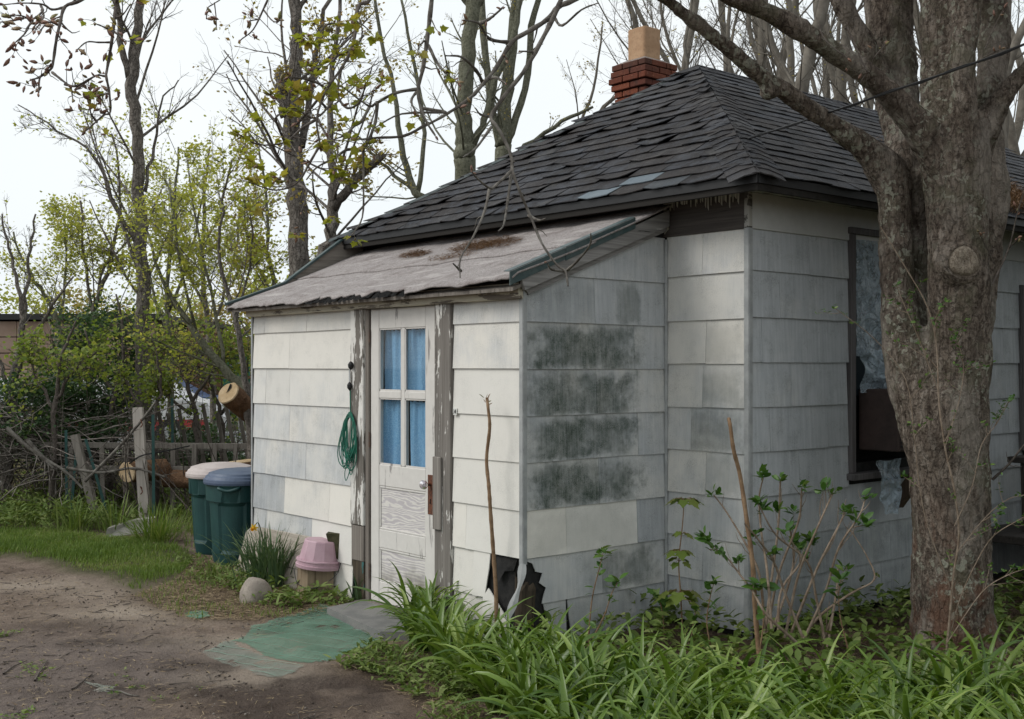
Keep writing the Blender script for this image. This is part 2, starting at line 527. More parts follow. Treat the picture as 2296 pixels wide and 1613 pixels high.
MS = make_siding()
M_tar = simple('tar_paper', (0.018, 0.018, 0.018), (0.03, 0.029, 0.028), 30, 0.9, 0.2, 0.4, fine=150)
M_wood = make_wood('weathered_wood', (0.10, 0.085, 0.072), (0.25, 0.225, 0.20))
M_woodx = make_wood('weathered_wood_x', (0.10, 0.085, 0.072), (0.25, 0.225, 0.20), axis='x')
M_casing = make_wood('flaking_casing', (0.085, 0.075, 0.066), (0.23, 0.21, 0.185), paint=-0.005, plo=0.50, phi=0.53)
M_eaveboard = make_wood('flaking_eave_board', (0.07, 0.06, 0.05), (0.20, 0.17, 0.14), paint=0.03, pcol=(0.47, 0.43, 0.34), axis='y', plo=0.49, phi=0.52, pscale=0.9)
M_rake = make_wood('flaking_rake_board', (0.11, 0.105, 0.10), (0.30, 0.29, 0.28), paint=-0.10, pcol=(0.45, 0.44, 0.41), axis='x')
M_frieze_bare = make_wood('bare_frieze', (0.035, 0.03, 0.028), (0.115, 0.10, 0.09), axis='y', grain=55)
M_peel = simple('peeling_paint', (0.58, 0.56, 0.48), (0.46, 0.44, 0.38), 20, 0.7, 0.3, 0.3)
M_frieze = make_wood('painted_frieze', (0.10, 0.09, 0.085), (0.2, 0.19, 0.18), paint=0.22, pcol=(0.50, 0.50, 0.485), axis='x', plo=0.47, phi=0.52)
M_soffit = make_wood('flaking_soffit', (0.05, 0.046, 0.042), (0.13, 0.12, 0.11), paint=0.02, pcol=(0.36, 0.35, 0.32), axis='x', plo=0.5, phi=0.53)
M_door = make_wood('door_paint', (0.18, 0.165, 0.16), (0.36, 0.34, 0.32), paint=0.19, pcol=(0.66, 0.635, 0.60), plo=0.50, phi=0.60, gloss=0.7)
M_cornermetal = simple('corner_strip', (0.34, 0.35, 0.35), (0.25, 0.26, 0.26), 9, 0.55, 0.5, 0.15)
M_shingle = make_roofshingle()
M_roll = make_rollroof()
M_drip = simple('green_drip_edge', (0.030, 0.058, 0.060), (0.055, 0.08, 0.08), 14, 0.45, 0.5, 0.1, fine=60)
M_dripcap = simple('green_grey_cap', (0.045, 0.06, 0.06), (0.075, 0.085, 0.085), 10, 0.7, 0.3, 0.3, fine=200)
M_dark = simple('dark_void', (0.012, 0.012, 0.012), None, 5, 0.9, 0.1, 0)
M_rust = simple('rusty_plate', (0.17, 0.062, 0.032), (0.07, 0.035, 0.025), 60, 0.8, 0.3, 0.4, fine=180)
M_black = simple('black_rubber', (0.012, 0.012, 0.013), None, 20, 0.5, 0.4, 0.1)

def make_panel(name, scale, dist, lo, hi, mossy):
    """thin old paint over cathedral grain"""
    m = M(name, 0.75, 0.2)
    pos = m.pos()
    w = m.wave(scale, dist, m.map(pos, (1, 0.55, 2.2)), 3, 0.8, 'Z')
    fine = m.noise(1, 4, 0.7, m.map(pos, (80, 12, 80)))
    f = m.mth('ADD', w, m.mth('MULTIPLY', m.mth('SUBTRACT', m.noise(5, 4, 0.7), 0.5), 1.1))
    c = m.mix(m.sm(f, lo, hi), (0.47, 0.44, 0.45), (0.63, 0.605, 0.57))
    c = m.mix(m.mth('MULTIPLY', m.sm(fine, 0.52, 0.7), 0.25), c, (0.22, 0.2, 0.19))
    if mossy:
        z = m.sep(pos)[2]
        k = m.sm(m.mth('ADD', z, m.mth('MULTIPLY', m.noise(6, 4, 0.6), 0.35)), 0.52, 0.32)
        c = m.mix(m.mth('MULTIPLY', k, 0.75), c, (0.15, 0.14, 0.10))
    m.col(c); m.bump(f, 0.25, 0.003)
    return m.done()
M_panel_a = make_panel('panel_grain_worn', 7.0, 22, 0.30, 0.75, False)
M_panel_b = make_panel('panel_grain_bold', 6.5, 15, 0.22, 0.8, True)

def make_glass(name, tint, refl):
    m = M(name, 0.05, 0.5)
    tr = m.n.new('ShaderNodeBsdfTransparent'); tr.inputs[0].default_value = (*tint, 1)
    gl = m.n.new('ShaderNodeBsdfGlossy'); gl.inputs['Roughness'].default_value = 0.04
    fr = m.n.new('ShaderNodeLayerWeight'); fr.inputs[0].default_value = refl
    mx = m.n.new('ShaderNodeMixShader'); m.L(m.mth('MULTIPLY', m.mth('POWER', fr.outputs['Facing'], 3.0), 0.5), mx.inputs[0]); m.L(tr.outputs[0], mx.inputs[1]); m.L(gl.outputs[0], mx.inputs[2])
    m.L(mx.outputs[0], m.out.inputs['Surface'])
    return m.done()
M_glass = make_glass('window_glass', (0.96, 0.98, 0.98), 0.5)

def make_curtain():
    m = M('curtain_cloth', 0.85, 0.15)
    pos = m.pos()
    d = m.vor(170, pos, 'F1')
    c = m.mix(m.sm(d, 0.30, 0.45), (0.23, 0.43, 0.62), (0.09, 0.25, 0.45))
    c = m.mix(m.mth('MULTIPLY', m.noise(3, 3, 0.6), 0.3), c, (0.55, 0.64, 0.70))
    m.col(c); m.bump(d, 0.15, 0.002)
    return m.done()
M_curtain = make_curtain()

def make_brick():
    m = M('brick_face', 0.9, 0.15)
    r = m.rnd()
    c = m.ramp(r, (0.0, (0.135, 0.042, 0.026)), (0.5, (0.19, 0.062, 0.036)), (1.0, (0.10, 0.036, 0.027)))
    c = m.mix(m.mth('MULTIPLY', m.sm(m.noise(14, 4, 0.7), 0.5, 0.68), 0.7), c, (0.06, 0.035, 0.03))
    c = m.mix(m.mth('MULTIPLY', m.sm(m.noise(40, 3, 0.7), 0.58, 0.7), 0.5), c, (0.34, 0.17, 0.11))
    c = m.mix(m.attr('tone'), c, (0.055, 0.04, 0.032))
    m.col(c); m.bump(m.noise(90, 4, 0.7), 0.5, 0.006)
    return m.done()
M_brick = make_brick()
M_mortar = simple('mortar', (0.26, 0.22, 0.20), (0.15, 0.13, 0.12), 40, 0.95, 0.1, 0.4)
M_flue = simple('clay_flue', (0.46, 0.30, 0.185), (0.38, 0.235, 0.14), 8, 0.8, 0.2, 0.15, fine=45)
# ------------------------------------------------------------------ the house
house = empty('house', (0, 0, 0), 'small white shingled cottage with black hip roof, chimney and lean-to entry with glazed door', 'house')

ROWS_D = [2.075, 1.912, 1.636, 1.360, 1.088, 0.810, 0.532, 0.255, -0.02]
ROWS_H = [2.49, 2.2345, 1.951, 1.675, 1.40, 1.126, 0.85, 0.582, 0.3135, 0.045]

def wall_core(a, b, holes=()):
    return MB().box(a, b).build('wall', M_tar, house)
wF = wall_core((0.012, 0.0, 0.0), (0.10, PH, 2.74))
# side wall, built round its window opening
WQ0, WQ1, WZ0, WZ1 = 1.10, 1.95, 1.0, 2.50
mb = MB()
mb.box((0.10, 0.012, 0), (WQ0, 0.10, 2.74)); mb.box((WQ1, 0.012, 0), (6.5, 0.10, 2.74))
mb.box((WQ0, 0.012, 0), (WQ1, 0.10, WZ0)); mb.box((WQ0, 0.012, WZ1), (WQ1, 0.10, 2.74))
wR = mb.build('wall', M_tar, house)
MB().box((0.10, PH - 0.1, 0), (6.5, PH, 2.74)).build('wall', M_tar, house)
MB().box((6.40, 0.10, 0), (6.5, PH - 0.1, 2.74)).build('wall', M_tar, house)
# lean-to walls
DP0, DP1 = 1.507, 2.264                      # door opening
mb = MB()
mb.box((QD + 0.012, PS + 0.012, 0), (QD + 0.09, DP0 - 0.04, 2.17)); mb.box((QD + 0.012, DP1 + 0.04, 0), (QD + 0.09, PL, 2.17))
mb.box((QD + 0.012, DP0 - 0.04, 2.07), (QD + 0.09, DP1 + 0.04, 2.17))
wD = mb.build('wall', M_tar, house)
def rake_z(q): return 2.10 + (q - QD) * (2.60 - 2.10) / (0 - QD)
mb = MB()
mb.prism([(QD + 0.09, PS + 0.012, 0), (0.0, PS + 0.012, 0), (0.0, PS + 0.012, rake_z(0)), (QD + 0.09, PS + 0.012, rake_z(QD + 0.09))], (0, 0.08, 0))
wS = mb.build('wall', M_tar, house)
MB().prism([(QD + 0.09, PL - 0.09, 0), (0.0, PL - 0.09, 0), (0.0, PL - 0.09, rake_z(0)), (QD + 0.09, PL - 0.09, rake_z(QD + 0.09))], (0, 0.08, 0)).build('wall', M_tar, house)

def shingle(parent, axis, level, u0, u1, z0, z1, tone, dirt, moss=0.0, mwin=None, poly=None, tilt=None):
    """one siding shingle: axis 'x' lies in a plane of constant y, axis 'y' in a plane of constant x; faces the viewer"""
    top, bot = level - 0.003, level - 0.0135 - R.uniform(0, 0.003)
    g = 0.0012
    if poly is None:
        j = lambda s=0.003: R.uniform(-s, s)
        poly = [(u0 + g, z0 + j()), (u1 - g, z0 + j()), (u1 - g, z1 + 0.012), (u0 + g, z1 + 0.012)]
    n = len(poly)
    zs = [p[1] for p in poly]; zlo, zhi = z0, z1 + 0.012
    def lay(u, z): return top + (bot - top) * (zhi - z) / max(1e-6, zhi - zlo)
    V = []
    for u, z in poly:
        d = lay(u, z); V.append((u, d, z) if axis == 'x' else (d, u, z))
    for u, z in poly:
        d = lay(u, z) + 0.007; V.append((u, d, z) if axis == 'x' else (d, u, z))
    face = tuple(range(n)); 
    if axis == 'y': face = face[::-1]
    F = [face] + [(i, n + i, n + (i + 1) % n, (i + 1) % n) if axis == 'x' else (i, (i + 1) % n, n + (i + 1) % n, n + i) for i in range(n)]
    w0, w1 = mwin if mwin else (u0, u1)
    uu = [(p[0] - w0) / (w1 - w0) for p in poly] * 2
    vv = [(p[1] - z0) / (z1 - z0) for p in poly] * 2
    return mk('siding_shingle', V, F, MS, parent, attrs={'uu': uu, 'vv': vv}, tone=float(tone), dirt=float(dirt), moss=float(moss))

def clip_rows(seams, lo, hi):
    s = [lo] + [v for v in sorted(seams) if lo + 0.02 < v < hi - 0.02] + [hi]
    return list(zip(s[:-1], s[1:]))

# --- door wall, far panel (towards the bins)
c0, c1 = 2.486, PL - 0.012
lay_D = [([3.747, 3.107], [0.92, 0.88, 0.86], 0.45), ([3.362], [1, 1.0, 1], 0.30), ([3.733, 3.362], [1, 0.97, 1.0], 0.34), ([3.362], [0.96, 1, 1], 0.54),
         ([3.733, 3.12], [0.97, 0.97, 0.97], 0.64), ([3.44, 2.79], [1.06, 0.98, 0.82], 0.40), ([3.72, 3.04], [1.04, 0.90, 0.84], 0.36), ([3.4, 2.8], [1, 0.95, 0.9], 0.3)]
for i, (seams, tones, dirt) in enumerate(lay_D):
    for k, (a, b) in enumerate(clip_rows(seams, c0, c1)):
        dd = dirt
        if i == 5: dd = [0.08, 0.36, 0.74][min(k, 2)]
        if i == 6: dd = [0.10, 0.62, 0.66][min(k, 2)]
        shingle(wD, 'y', QD, a, b, ROWS_D[i + 1], ROWS_D[i], min(1.0, tones[min(k, len(tones) - 1)] + R.uniform(-0.03, 0.03)), dd)
# --- door wall, near panel, with the break at the corner
c0, c1 = PS + 0.014, 1.323
lay_D2 = [([], 0.55), ([], 0.42), ([], 0.18), ([], 0.12), ([], 0.20), ([1.19], 0.12)]
for i, (seams, dirt) in enumerate(lay_D2):
    for a, b in clip_rows(seams, c0, c1):
        shingle(wD, 'y', QD - (0.004 if i > 3 else 0), a, b, ROWS_D[i + 1], ROWS_D[i], 1.0 - 0.06 * (i < 1), dirt)
# below: two broken rows round a hole
shingle(wD, 'y', QD, 1.12, c1, ROWS_D[7], ROWS_D[6], 0.97, 0.25)
shingle(wD, 'y', QD - 0.008, 0.96, 1.12, ROWS_D[7], ROWS_D[6], 1.0, 0.06,
        poly=[(1.00, 0.262), (1.115, 0.255), (1.115, 0.545), (0.955, 0.545), (0.965, 0.44)])
shingle(wD, 'y', QD, 1.02, c1, ROWS_D[8], ROWS_D[7], 0.95, 0.25)
shingle(wD, 'y', QD - 0.02, 0.72, 1.02, 0.0, 0.33, 1.0, 0.04, poly=[(0.74, -0.03), (1.015, -0.03), (1.01, 0.26), (0.96, 0.32), (0.90, 0.27), (0.82, 0.20), (0.75, 0.11)])

# --- lean-to side wall
q0, q1 = QD + 0.012, -0.012
sq = lambda sx: on_y(sx / 1.08885, 822, PS)[0]
mw = (sq(1280), sq(1558))
lay_S = [([sq(1449)], 0.78, 0.0), ([sq(1449)], 0.80, 0.62), ([sq(1368), sq(1546)], 0.72, 1.0), ([sq(1454)], 0.70, 0.95), ([sq(1381), sq(1555)], 0.70, 1.0),
         ([sq(1460)], 0.66, 1.0), ([sq(1380), sq(1553)], 0.30, 0.25), ([sq(1468)], 0.60, 0.6), ([sq(1380), sq(1550)], 0.72, 0.25)]
rows_S = [2.47, 2.19] + ROWS_D[1:]
for i, (seams, dirt, moss) in enumerate(lay_S):
    za, zb = rows_S[i], rows_S[i + 1]
    for k, (a, b) in enumerate(clip_rows(seams, q0, q1)):
        poly = None
        t0, t1 = rake_z(a) - 0.045, rake_z(b) - 0.045
        if min(t0, t1) < za + 0.012:
            if max(t0, t1) < zb + 0.02: continue
            poly = []
            aa = a
            if t0 < zb: aa = a + (zb - t0) / (t1 - t0) * (b - a); t0 = zb
            ta, tb = min(t0, za + 0.012), min(t1, za + 0.012)
            poly = [(aa, zb), (b - 0.0012, zb), (b - 0.0012, tb)]
            if t1 > za + 0.012 and t0 < za + 0.012:
                poly.append((aa + (za + 0.012 - t0) / (t1 - t0) * (b - aa), za + 0.012))
            poly.append((aa, ta))
            if abs(ta - zb) < 1e-6: poly.pop()
            if t1 <= za + 0.012 and False: pass
        tone, dd, ms = 0.92, dirt, moss
        if i == 6: tone, dd, ms = (1.0, 0.26, 0.22) if k < 2 else (0.86, 0.85, 0.0)
        if i == 1: ms = 0.55 if k == 1 else 0.25
        win = mw
        if i == 1: win = (sq(1500), sq(1562)) if k == 1 else mw
        if i == 7: win = (sq(1420), sq(1600)); ms = 0.75 if k == 1 else 0.35
        if i >= 7 and k == 0:      # broken lower edge by the corner
            if i == 7: poly = [(sq(1320), zb), (b - 0.0012, zb), (b - 0.0012, za + 0.012), (a + 0.012, za + 0.012), (a + 0.016, za - 0.02), (a + 0.055, za - 0.035), (sq(1306), za - 0.085), (sq(1323), za - 0.10), (sq(1315), za - 0.155), (sq(1331), za - 0.19), (sq(1326), za - 0.22)]
            else: poly = [(sq(1350), zb), (b, zb), (b, za + 0.012), (sq(1325), za + 0.012), (sq(1332), za - 0.1)]
        if i == 8 and k == 1:
            poly = [(a + 0.05, zb), (b, zb), (b, za + 0.012), (a + 0.012, za + 0.012), (a + 0.025, za - 0.12)]
        shingle(wS, 'x', PS, a, b, zb, za, tone, dd, ms, win, poly)
# --- main front wall (the narrow bay)
p0, p1 = 0.014, PS - 0.012
fp = lambda sx: on_x(sx / 1.08885, 822, 0.0)[0]
for i in range(9):
    seams = [fp(1718)] if i in (0, 3, 7) else ([fp(1690)] if i in (4, 8) else ([fp(1726)] if i in (5, 2) else []))
    for k, (a, b) in enumerate(clip_rows(seams, p0, p1)):
        dd = [0.52, 0.46, 0.44, 0.5, 0.62, 0.58, 0.62, 0.66, 0.7][i]
        ms = [0, 0.10, 0.25, 0.42, 0.55, 0.30, 0.12, 0.15, 0.2][i] * (1 if k == 0 else 0.15)
        shingle(wF, 'y', 0.0, a, b, ROWS_H[i + 1] - 0.008, ROWS_H[i] - 0.008 * (i > 0), 0.93, dd, ms, (0.014, fp(1670)))
# --- main side wall
for i in range(9):
    off = [0.0, 0.30, 0.12, 0.42, 0.2, 0.5, 0.08, 0.33, 0.22][i]
    for (a, b) in clip_rows([off + 0.61 * k for k in range(12)], 0.014, 6.45):
        za, zb = ROWS_H[i], ROWS_H[i + 1]
        segs = [(a, b)]
        if zb < WZ1 and za > WZ0 + 0.05:
            segs = [(s, e) for s, e in ((a, min(b, WQ0 - 0.055)), (max(a, WQ1 + 0.055), b)) if e - s > 0.02]
        for s, e in segs:
            shingle(wR, 'x', 0.0, s, e, zb, za, 0.93 + R.uniform(-0.03, 0.03), 0.86 + 0.02 * (i % 3), 0.35 if i >= 7 else 0.0)

# --- corner strips
def strip(a, b, w1, w2, dirs, mat=M_cornermetal, lab=None):
    """L-section from a up to b; dirs = two horizontal directions of the legs"""
    a, b = np.array(a, float), np.array(b, float)
    d1, d2 = np.array(dirs[0], float), np.array(dirs[1], float)
    mb = MB()
    o = -(d1 + d2) * 0.006
    for e0, w in ((d1, w1), (d2, w2)):
        n_ = -(d2 if e0 is d1 else d1) * 0.004
        poly = [a + o, a + o + e0 * w, b + o + e0 * w, b + o]
        mb.prism(poly, n_)
    return mb.build('corner_strip', mat, house)
up = lambda z: np.array([0, 0, z])
strip((-0.013, -0.013, 0.0), (-0.013, -0.013, 2.49), 0.032, 0.034, ((1, 0, 0), (0, 1, 0)))
strip((QD - 0.013, PS - 0.013, 0.50), (QD - 0.013, PS - 0.013, 2.11), 0.028, 0.030, ((1, 0, 0), (0, 1, 0)))
# its torn foot curls away from the wall
mb = MB()
pts = np.array([(QD - 0.022, PS - 0.022, 0.505), (QD - 0.035, PS - 0.015, 0.40), (QD - 0.055, PS + 0.02, 0.28), (QD - 0.075, PS + 0.05, 0.17), (QD - 0.07, PS + 0.03, 0.06), (QD - 0.05, PS - 0.02, -0.02)])
pp = smooth_path(pts, 4)
V = []; F = []
for k, c in enumerate(pp):
    w = 0.032 + 0.012 * math.sin(k * 0.9)
    V += [c + (w * 0.25, -w * 0.55, 0), c + (-0.004, 0, 0.004), c + (-w * 0.1, w * 0.8, 0.003 * math.sin(k))]
for k in range(len(pp) - 1):
    F += [(3*k, 3*k+3, 3*k+4, 3*k+1), (3*k+1, 3*k+4, 3*k+5, 3*k+2)]
mk('corner_strip', V, F, M_cornermetal, house, label='torn foot of the metal corner strip, curling away')
MB().tube([(-0.018, PS - 0.018, 0.0), (-0.018, PS - 0.018, 2.47)], 0.012, 8).build('corner_strip', M_cornermetal, house)
strip((QD - 0.008, PL + 0.008, 0.0), (QD - 0.008, PL + 0.008, 2.12), 0.02, 0.022, ((1, 0, 0), (0, -1, 0)))
# rotten corner post in the hole
mb = MB()
pc = np.array([QD + 0.05, PS + 0.05, 0])
ring = []
V = []; F = []
hz = [0.0, 0.08, 0.16, 0.25, 0.34, 0.42]; n = 10
for j, z in enumerate(hz):
    for k in range(n):
        t = 2 * math.pi * k / n
        r = 0.058 * (1 + 0.25 * math.sin(3 * t + j) * R.random()) * (1 - 0.5 * (j == 5) * R.random())
        V.append(pc + (r * math.cos(t), r * math.sin(t), z + (R.uniform(-0.05, 0.03) if j == 5 else 0)))
for j in range(len(hz) - 1):
    for k in range(n): F.append((j*n+k, j*n+(k+1)%n, (j+1)*n+(k+1)%n, (j+1)*n+k))
mk('corner_post', V, F, make_wood('rotten_post', (0.02, 0.017, 0.013), (0.11, 0.085, 0.06), grain=40), house, label='rotten corner post showing in the hole')
# torn flap of tar paper
V = [(QD - 0.001, 0.72, 0.52), (QD - 0.001, 0.93, 0.53), (QD - 0.02, 0.90, 0.42), (QD - 0.03, 0.87, 0.36), (QD - 0.012, 0.82, 0.44), (QD - 0.002, 0.75, 0.45)]
mk('torn_paper', V, [(0, 5, 4, 1), (1, 4, 3, 2)], M_tar, house)

# --- frieze boards under the eaves
MB().bbox((-0.016, 0.02, 2.487), (0.010, PH, 2.735), 0.003).build('frieze_board', M_frieze_bare, house, label='bare dark frieze board with peeling paint edges')
MB().bbox((-0.004, -0.016, 2.487), (6.45, 0.010, 2.735), 0.003).build('frieze_board', M_frieze, house)
MB().bbox((-0.022, -0.022, 2.49), (0.014, 0.016, 2.735), 0.003).build('frieze_board', M_soffit, house)
# ragged flakes of paint left along the top and left of the bare board
mb = MB()
pz = 2.735
p = 0.05
while p < PS:
    w = R.uniform(0.006, 0.022); l = R.uniform(0.05, 0.085) if R.random() < 0.75 else R.uniform(0.085, 0.12)
    if p > PS - 0.14: l = R.uniform(0.06, 0.12)
    x = -0.019 - R.uniform(0, 0.003)
    mb.add([(x, p, pz), (x, p + w, pz), (x - R.uniform(0, 0.006), p + w * 0.8, pz - l * R.uniform(0.7, 1)), (x - R.uniform(0, 0.006), p + w * 0.1, pz - l)], [(0, 3, 2, 1)])
    p += w + (R.uniform(0.0, 0.004) if R.random() < 0.7 else R.uniform(0.01, 0.03))
for k in range(26):
    z = R.uniform(2.5, 2.72); w = R.uniform(0.02, 0.09) * (0.5 + (z - 2.5)); hh = R.uniform(0.01, 0.035); x = -0.019 - R.uniform(0, 0.003)
    mb.add([(x, PS - 0.004, z), (x, PS - 0.004, z + hh), (x, PS - w, z + hh * 0.8), (x, PS - w * 0.8, z)], [(0, 1, 2, 3)])
mb.build('paint_flakes', M_peel, house, kind='stuff')

# --- main roof
EZ = 2.735
A = np.array([1.87, 1.99, 4.18]); RIDGE_END = np.array([6.3, 1.99, 4.18])
roof = MB().add([(-0.29, -0.29, EZ), (-0.29, 4.27, EZ), (6.8, 4.27, EZ), (6.8, -0.29, EZ), A - up(0.03), RIDGE_END - up(0.03)],
        [(0, 4, 1), (0, 3, 5, 4), (1, 4, 5, 2), (2, 5, 3), (0, 1, 2, 3)]).build('roof', M_dark, house)
M_fasc = make_wood('black_fascia', (0.010, 0.009, 0.008), (0.03, 0.027, 0.024), axis='y', grain=30)
def fascia(a, b, mat): return MB().beam(a, b, 0.022, 0.07).build('fascia', mat, roof)
fascia((-0.285, -0.296, EZ - 0.042), (-0.285, 4.28, EZ - 0.042), M_fasc)
fascia((-0.274, -0.285, EZ - 0.042), (6.8, -0.285, EZ - 0.042), M_fasc)
MB().box((-0.273, -0.273, EZ - 0.03), (-0.02, 4.26, EZ - 0.012)).build('soffit', M_soffit, roof)
MB().box((-0.018, -0.273, EZ - 0.031), (6.7, -0.02, EZ - 0.013)).build('soffit', M_soffit, roof)
# black metal lip under the shingles
MB().beam((-0.302, -0.302, EZ - 0.012), (-0.302, 4.29, EZ - 0.012), 0.012, 0.05).build('drip_edge', M_black, roof)
MB().beam((-0.296, -0.302, EZ - 0.013), (6.8, -0.302, EZ - 0.013), 0.012, 0.05).build('drip_edge', M_black, roof)
# soffit vents: three dark slots near the corner
for k in range(3):
    y0 = 0.16 + k * 0.15
    mb = MB().box((-0.20, y0, EZ - 0.034), (-0.06, y0 + 0.13, EZ - 0.0305))
    mb.build('soffit_vent', M_dark, roof)

def tab(parent, O, U, T, N, u0a, u1a, u0b, u1b, t0, t1, curl, lift, joined=None, tone=0.0):
    """one roof tab: lower edge u0a..u1a at t0, upper edge u0b..u1b at t1"""
    n = 4; V = []
    sag = R.uniform(-0.004, 0.004); lc, rc = curl * R.uniform(0.2, 1), curl * R.uniform(0.2, 1)
    for j in range(n):
        f = j / (n - 1)
        V.append(O + U * (u0b + (u1b - u0b) * f) + T * t1 + N * 0.003)
    lower = []
    for j in range(n):
        f = j / (n - 1)
        h = lift + lc * (1 - f) ** 3 + rc * f ** 3 + sag * math.sin(f * math.pi)
        jt = R.uniform(-0.011, 0.011) * (1 if curl > 0.006 else 0.5)
        lower.append(O + U * (u0a + (u1a - u0a) * f) + T * (t0 + jt) + N * h)
    V += lower
    V += [v - N * 0.006 for v in lower]
    F = []
    for j in range(n - 1):
        F += [(n + j, n + j + 1, j + 1, j), (2 * n + j, 2 * n + j + 1, n + j + 1, n + j)]
    F += [(n, 0, 2 * n), (2 * n - 1, 3 * n - 1, n - 1)]
    if joined is not None: joined.add(V, F); return
    return mk('roof_shingle', V, F, M_shingle, roof, tone=float(tone))

def frame(O, U, T):
    U = U / np.linalg.norm(U); T = T / np.linalg.norm(T); N = np.cross(U, T); N /= np.linalg.norm(N)
    if N[2] < 0: N = -N
    return O, U, T, N
# front face: a triangle between the two hips
eL = np.array([-0.31, -0.31, EZ + 0.012])
O, U, T, N = frame(eL, np.array([0, 1.0, 0]), A - np.array([-0.31, A[1], EZ]))
TL = np.linalg.norm(A - np.array([-0.31, A[1], EZ])); WID = 4.60; AU = A[1] + 0.31
EXP = 0.135; nc = int(TL / EXP)
rest = MB(); count = 0
pale = {(0, 4): 1.0, (1, 3): 0.9, (0, 2): 0.25}
for i in range(nc + 1):
    t0 = i * EXP - 0.01; t1 = min(TL, t0 + EXP + 0.035)
    lo = lambda t: AU * max(0, t) / TL
    hi = lambda t: WID - (WID - AU) * max(0, t) / TL
    u = lo(t0) - R.uniform(0.0, 0.25) ; k = 0
    while u < hi(t0):
        w = 0.295 * R.uniform(0.97, 1.04)
        a, b = max(u, lo(t0)), min(u + w - 0.006, hi(t0))
        if b - a > 0.03:
            at, bt = max(u, lo(t1)), min(u + w - 0.006, hi(t1))
            if bt - at < 0.005: at = bt = (max(lo(t1), min(hi(t1), (at + bt) / 2)))
            c = R.choice([0.002, 0.006, 0.012, 0.022, 0.036]) if u > 0.7 and i > 0 else R.choice([0.001, 0.005, 0.012])
            tab(roof, O, U, T, N, a, b, at, bt, t0, t1, c, 0.010 + R.uniform(0, 0.008), tone=pale.get((i, k), 0.0)); count += 1
        u += w; k += 1
# side face: long slope; nearest tabs singly, the rest as one mass
O, U, T, N = frame(eL, np.array([1.0, 0, 0]), np.array([A[0], A[1], A[2]]) - np.array([A[0], -0.31, EZ]))
TL2 = np.linalg.norm(A - np.array([A[0], -0.31, EZ])); AU2 = A[0] + 0.31
nc = int(TL2 / 0.132)
for i in range(nc + 1):
    t0 = i * 0.132 - 0.01; t1 = min(TL2, t0 + 0.132 + 0.035)
    lo = lambda t: AU2 * max(0, t) / TL2
    u = lo(t0) - R.uniform(0, 0.28)
    while u < 7.0:
        w = 0.30
        a, b = max(u, lo(t0)), u + w - 0.006
        if b - a > 0.03:
            single = count < 300 and u < 1.55 + 0.16 * i
            tab(roof, O, U, T, N, a, b, max(u, lo(t1)), max(b, lo(t1) + 0.003), t0, t1, R.choice([0.001, 0.003, 0.007]), 0.009 + R.uniform(0, 0.004), None if single else rest)
            count += single
        u += w
# far slopes, seen by nobody from here, as plain courses
for side in (0, 1):
    if side == 0: O2, U2, T2, N2 = frame(np.array([-0.31, 4.29, EZ + 0.012]), np.array([1.0, 0, 0]), A - np.array([A[0], 4.29, EZ]))
    else: continue
    TLx = np.linalg.norm(A - np.array([A[0], 4.29, EZ]))
    for i in range(int(TLx / 0.14) + 1):
        t0 = i * 0.14; t1 = min(TLx, t0 + 0.17)
        tab(roof, O2, U2, T2, N2, AU2 * t0 / TLx, 7.0, AU2 * t1 / TLx, 7.0, t0, t1, 0.002, 0.01, rest)
Vr, Fr = rest.get()
mk('roof_shingles', Vr, Fr, M_shingle, roof, kind='stuff', tone=0.0)
# hip caps: near hip (bent over the arris)
def hipcaps(C0, C1, nA, nB, dirA, dirB, wid, exp_, mat, nm='hip_cap'):
    C0, C1 = np.array(C0, float), np.array(C1, float)
    L_ = np.linalg.norm(C1 - C0); D = (C1 - C0) / L_
    k = 0; s = 0.0
    Nn = nA + nB; Nn /= np.linalg.norm(Nn)
    while s < L_ - 0.02:
        e = min(L_, s + exp_ + 0.05)
        V = []; 
        for ss, h in ((s, 0.021 + R.uniform(0, 0.003)), (e, 0.013)):
            c = C0 + D * ss
            row = [c + dirA * wid + nA * (h * 0.8), c + dirA * wid * 0.45 + nA * h, c + Nn * (h - 0.012), c + dirB * wid * 0.45 + nB * h, c + dirB * wid + nB * (h * 0.8)]
            V += row
        V += [v - Nn * 0.007 for v in V[:5]]
        F = [(j, j + 1, 5 + j + 1, 5 + j) for j in range(4)] + [(10 + j, 10 + j + 1, j + 1, j) for j in range(4)]
        mk(nm, V, F, mat, roof, tone=0.0, smooth=False)
        s += exp_; k += 1
nF = frame(eL, np.array([0, 1.0, 0]), A - np.array([-0.31, A[1], EZ]))[3]
nS = N
Dh = (A - eL) / np.linalg.norm(A - eL)
def perp_in(n, ref, D):
    v = np.cross(n, D); v /= np.linalg.norm(v)
    return v if v @ ref > 0 else -v
hipcaps(eL, A, nF, nS, perp_in(nF, np.array([0, 1., 0]), Dh), perp_in(nS, np.array([1., 0, 0]), Dh), 0.17, 0.125, M_shingle)
eR = np.array([-0.31, 4.29, EZ + 0.012]); Dl = (A - eR) / np.linalg.norm(A - eR)
nB = frame(np.array([-0.31, 4.29, EZ]), np.array([1.0, 0, 0]), A - np.array([A[0], 4.29, EZ]))[3]
hipcaps(eR, A, nF, nB, perp_in(nF, np.array([0, -1., 0]), Dl), perp_in(nB, np.array([1., 0, 0]), Dl), 0.12, 0.26, M_dripcap)
hipcaps(A, RIDGE_END, nS, nB, perp_in(nS, np.array([0, -1., 0]), np.array([1., 0, 0])), perp_in(nB, np.array([0, 1., 0]), np.array([1., 0, 0])), 0.12, 0.13, M_shingle)

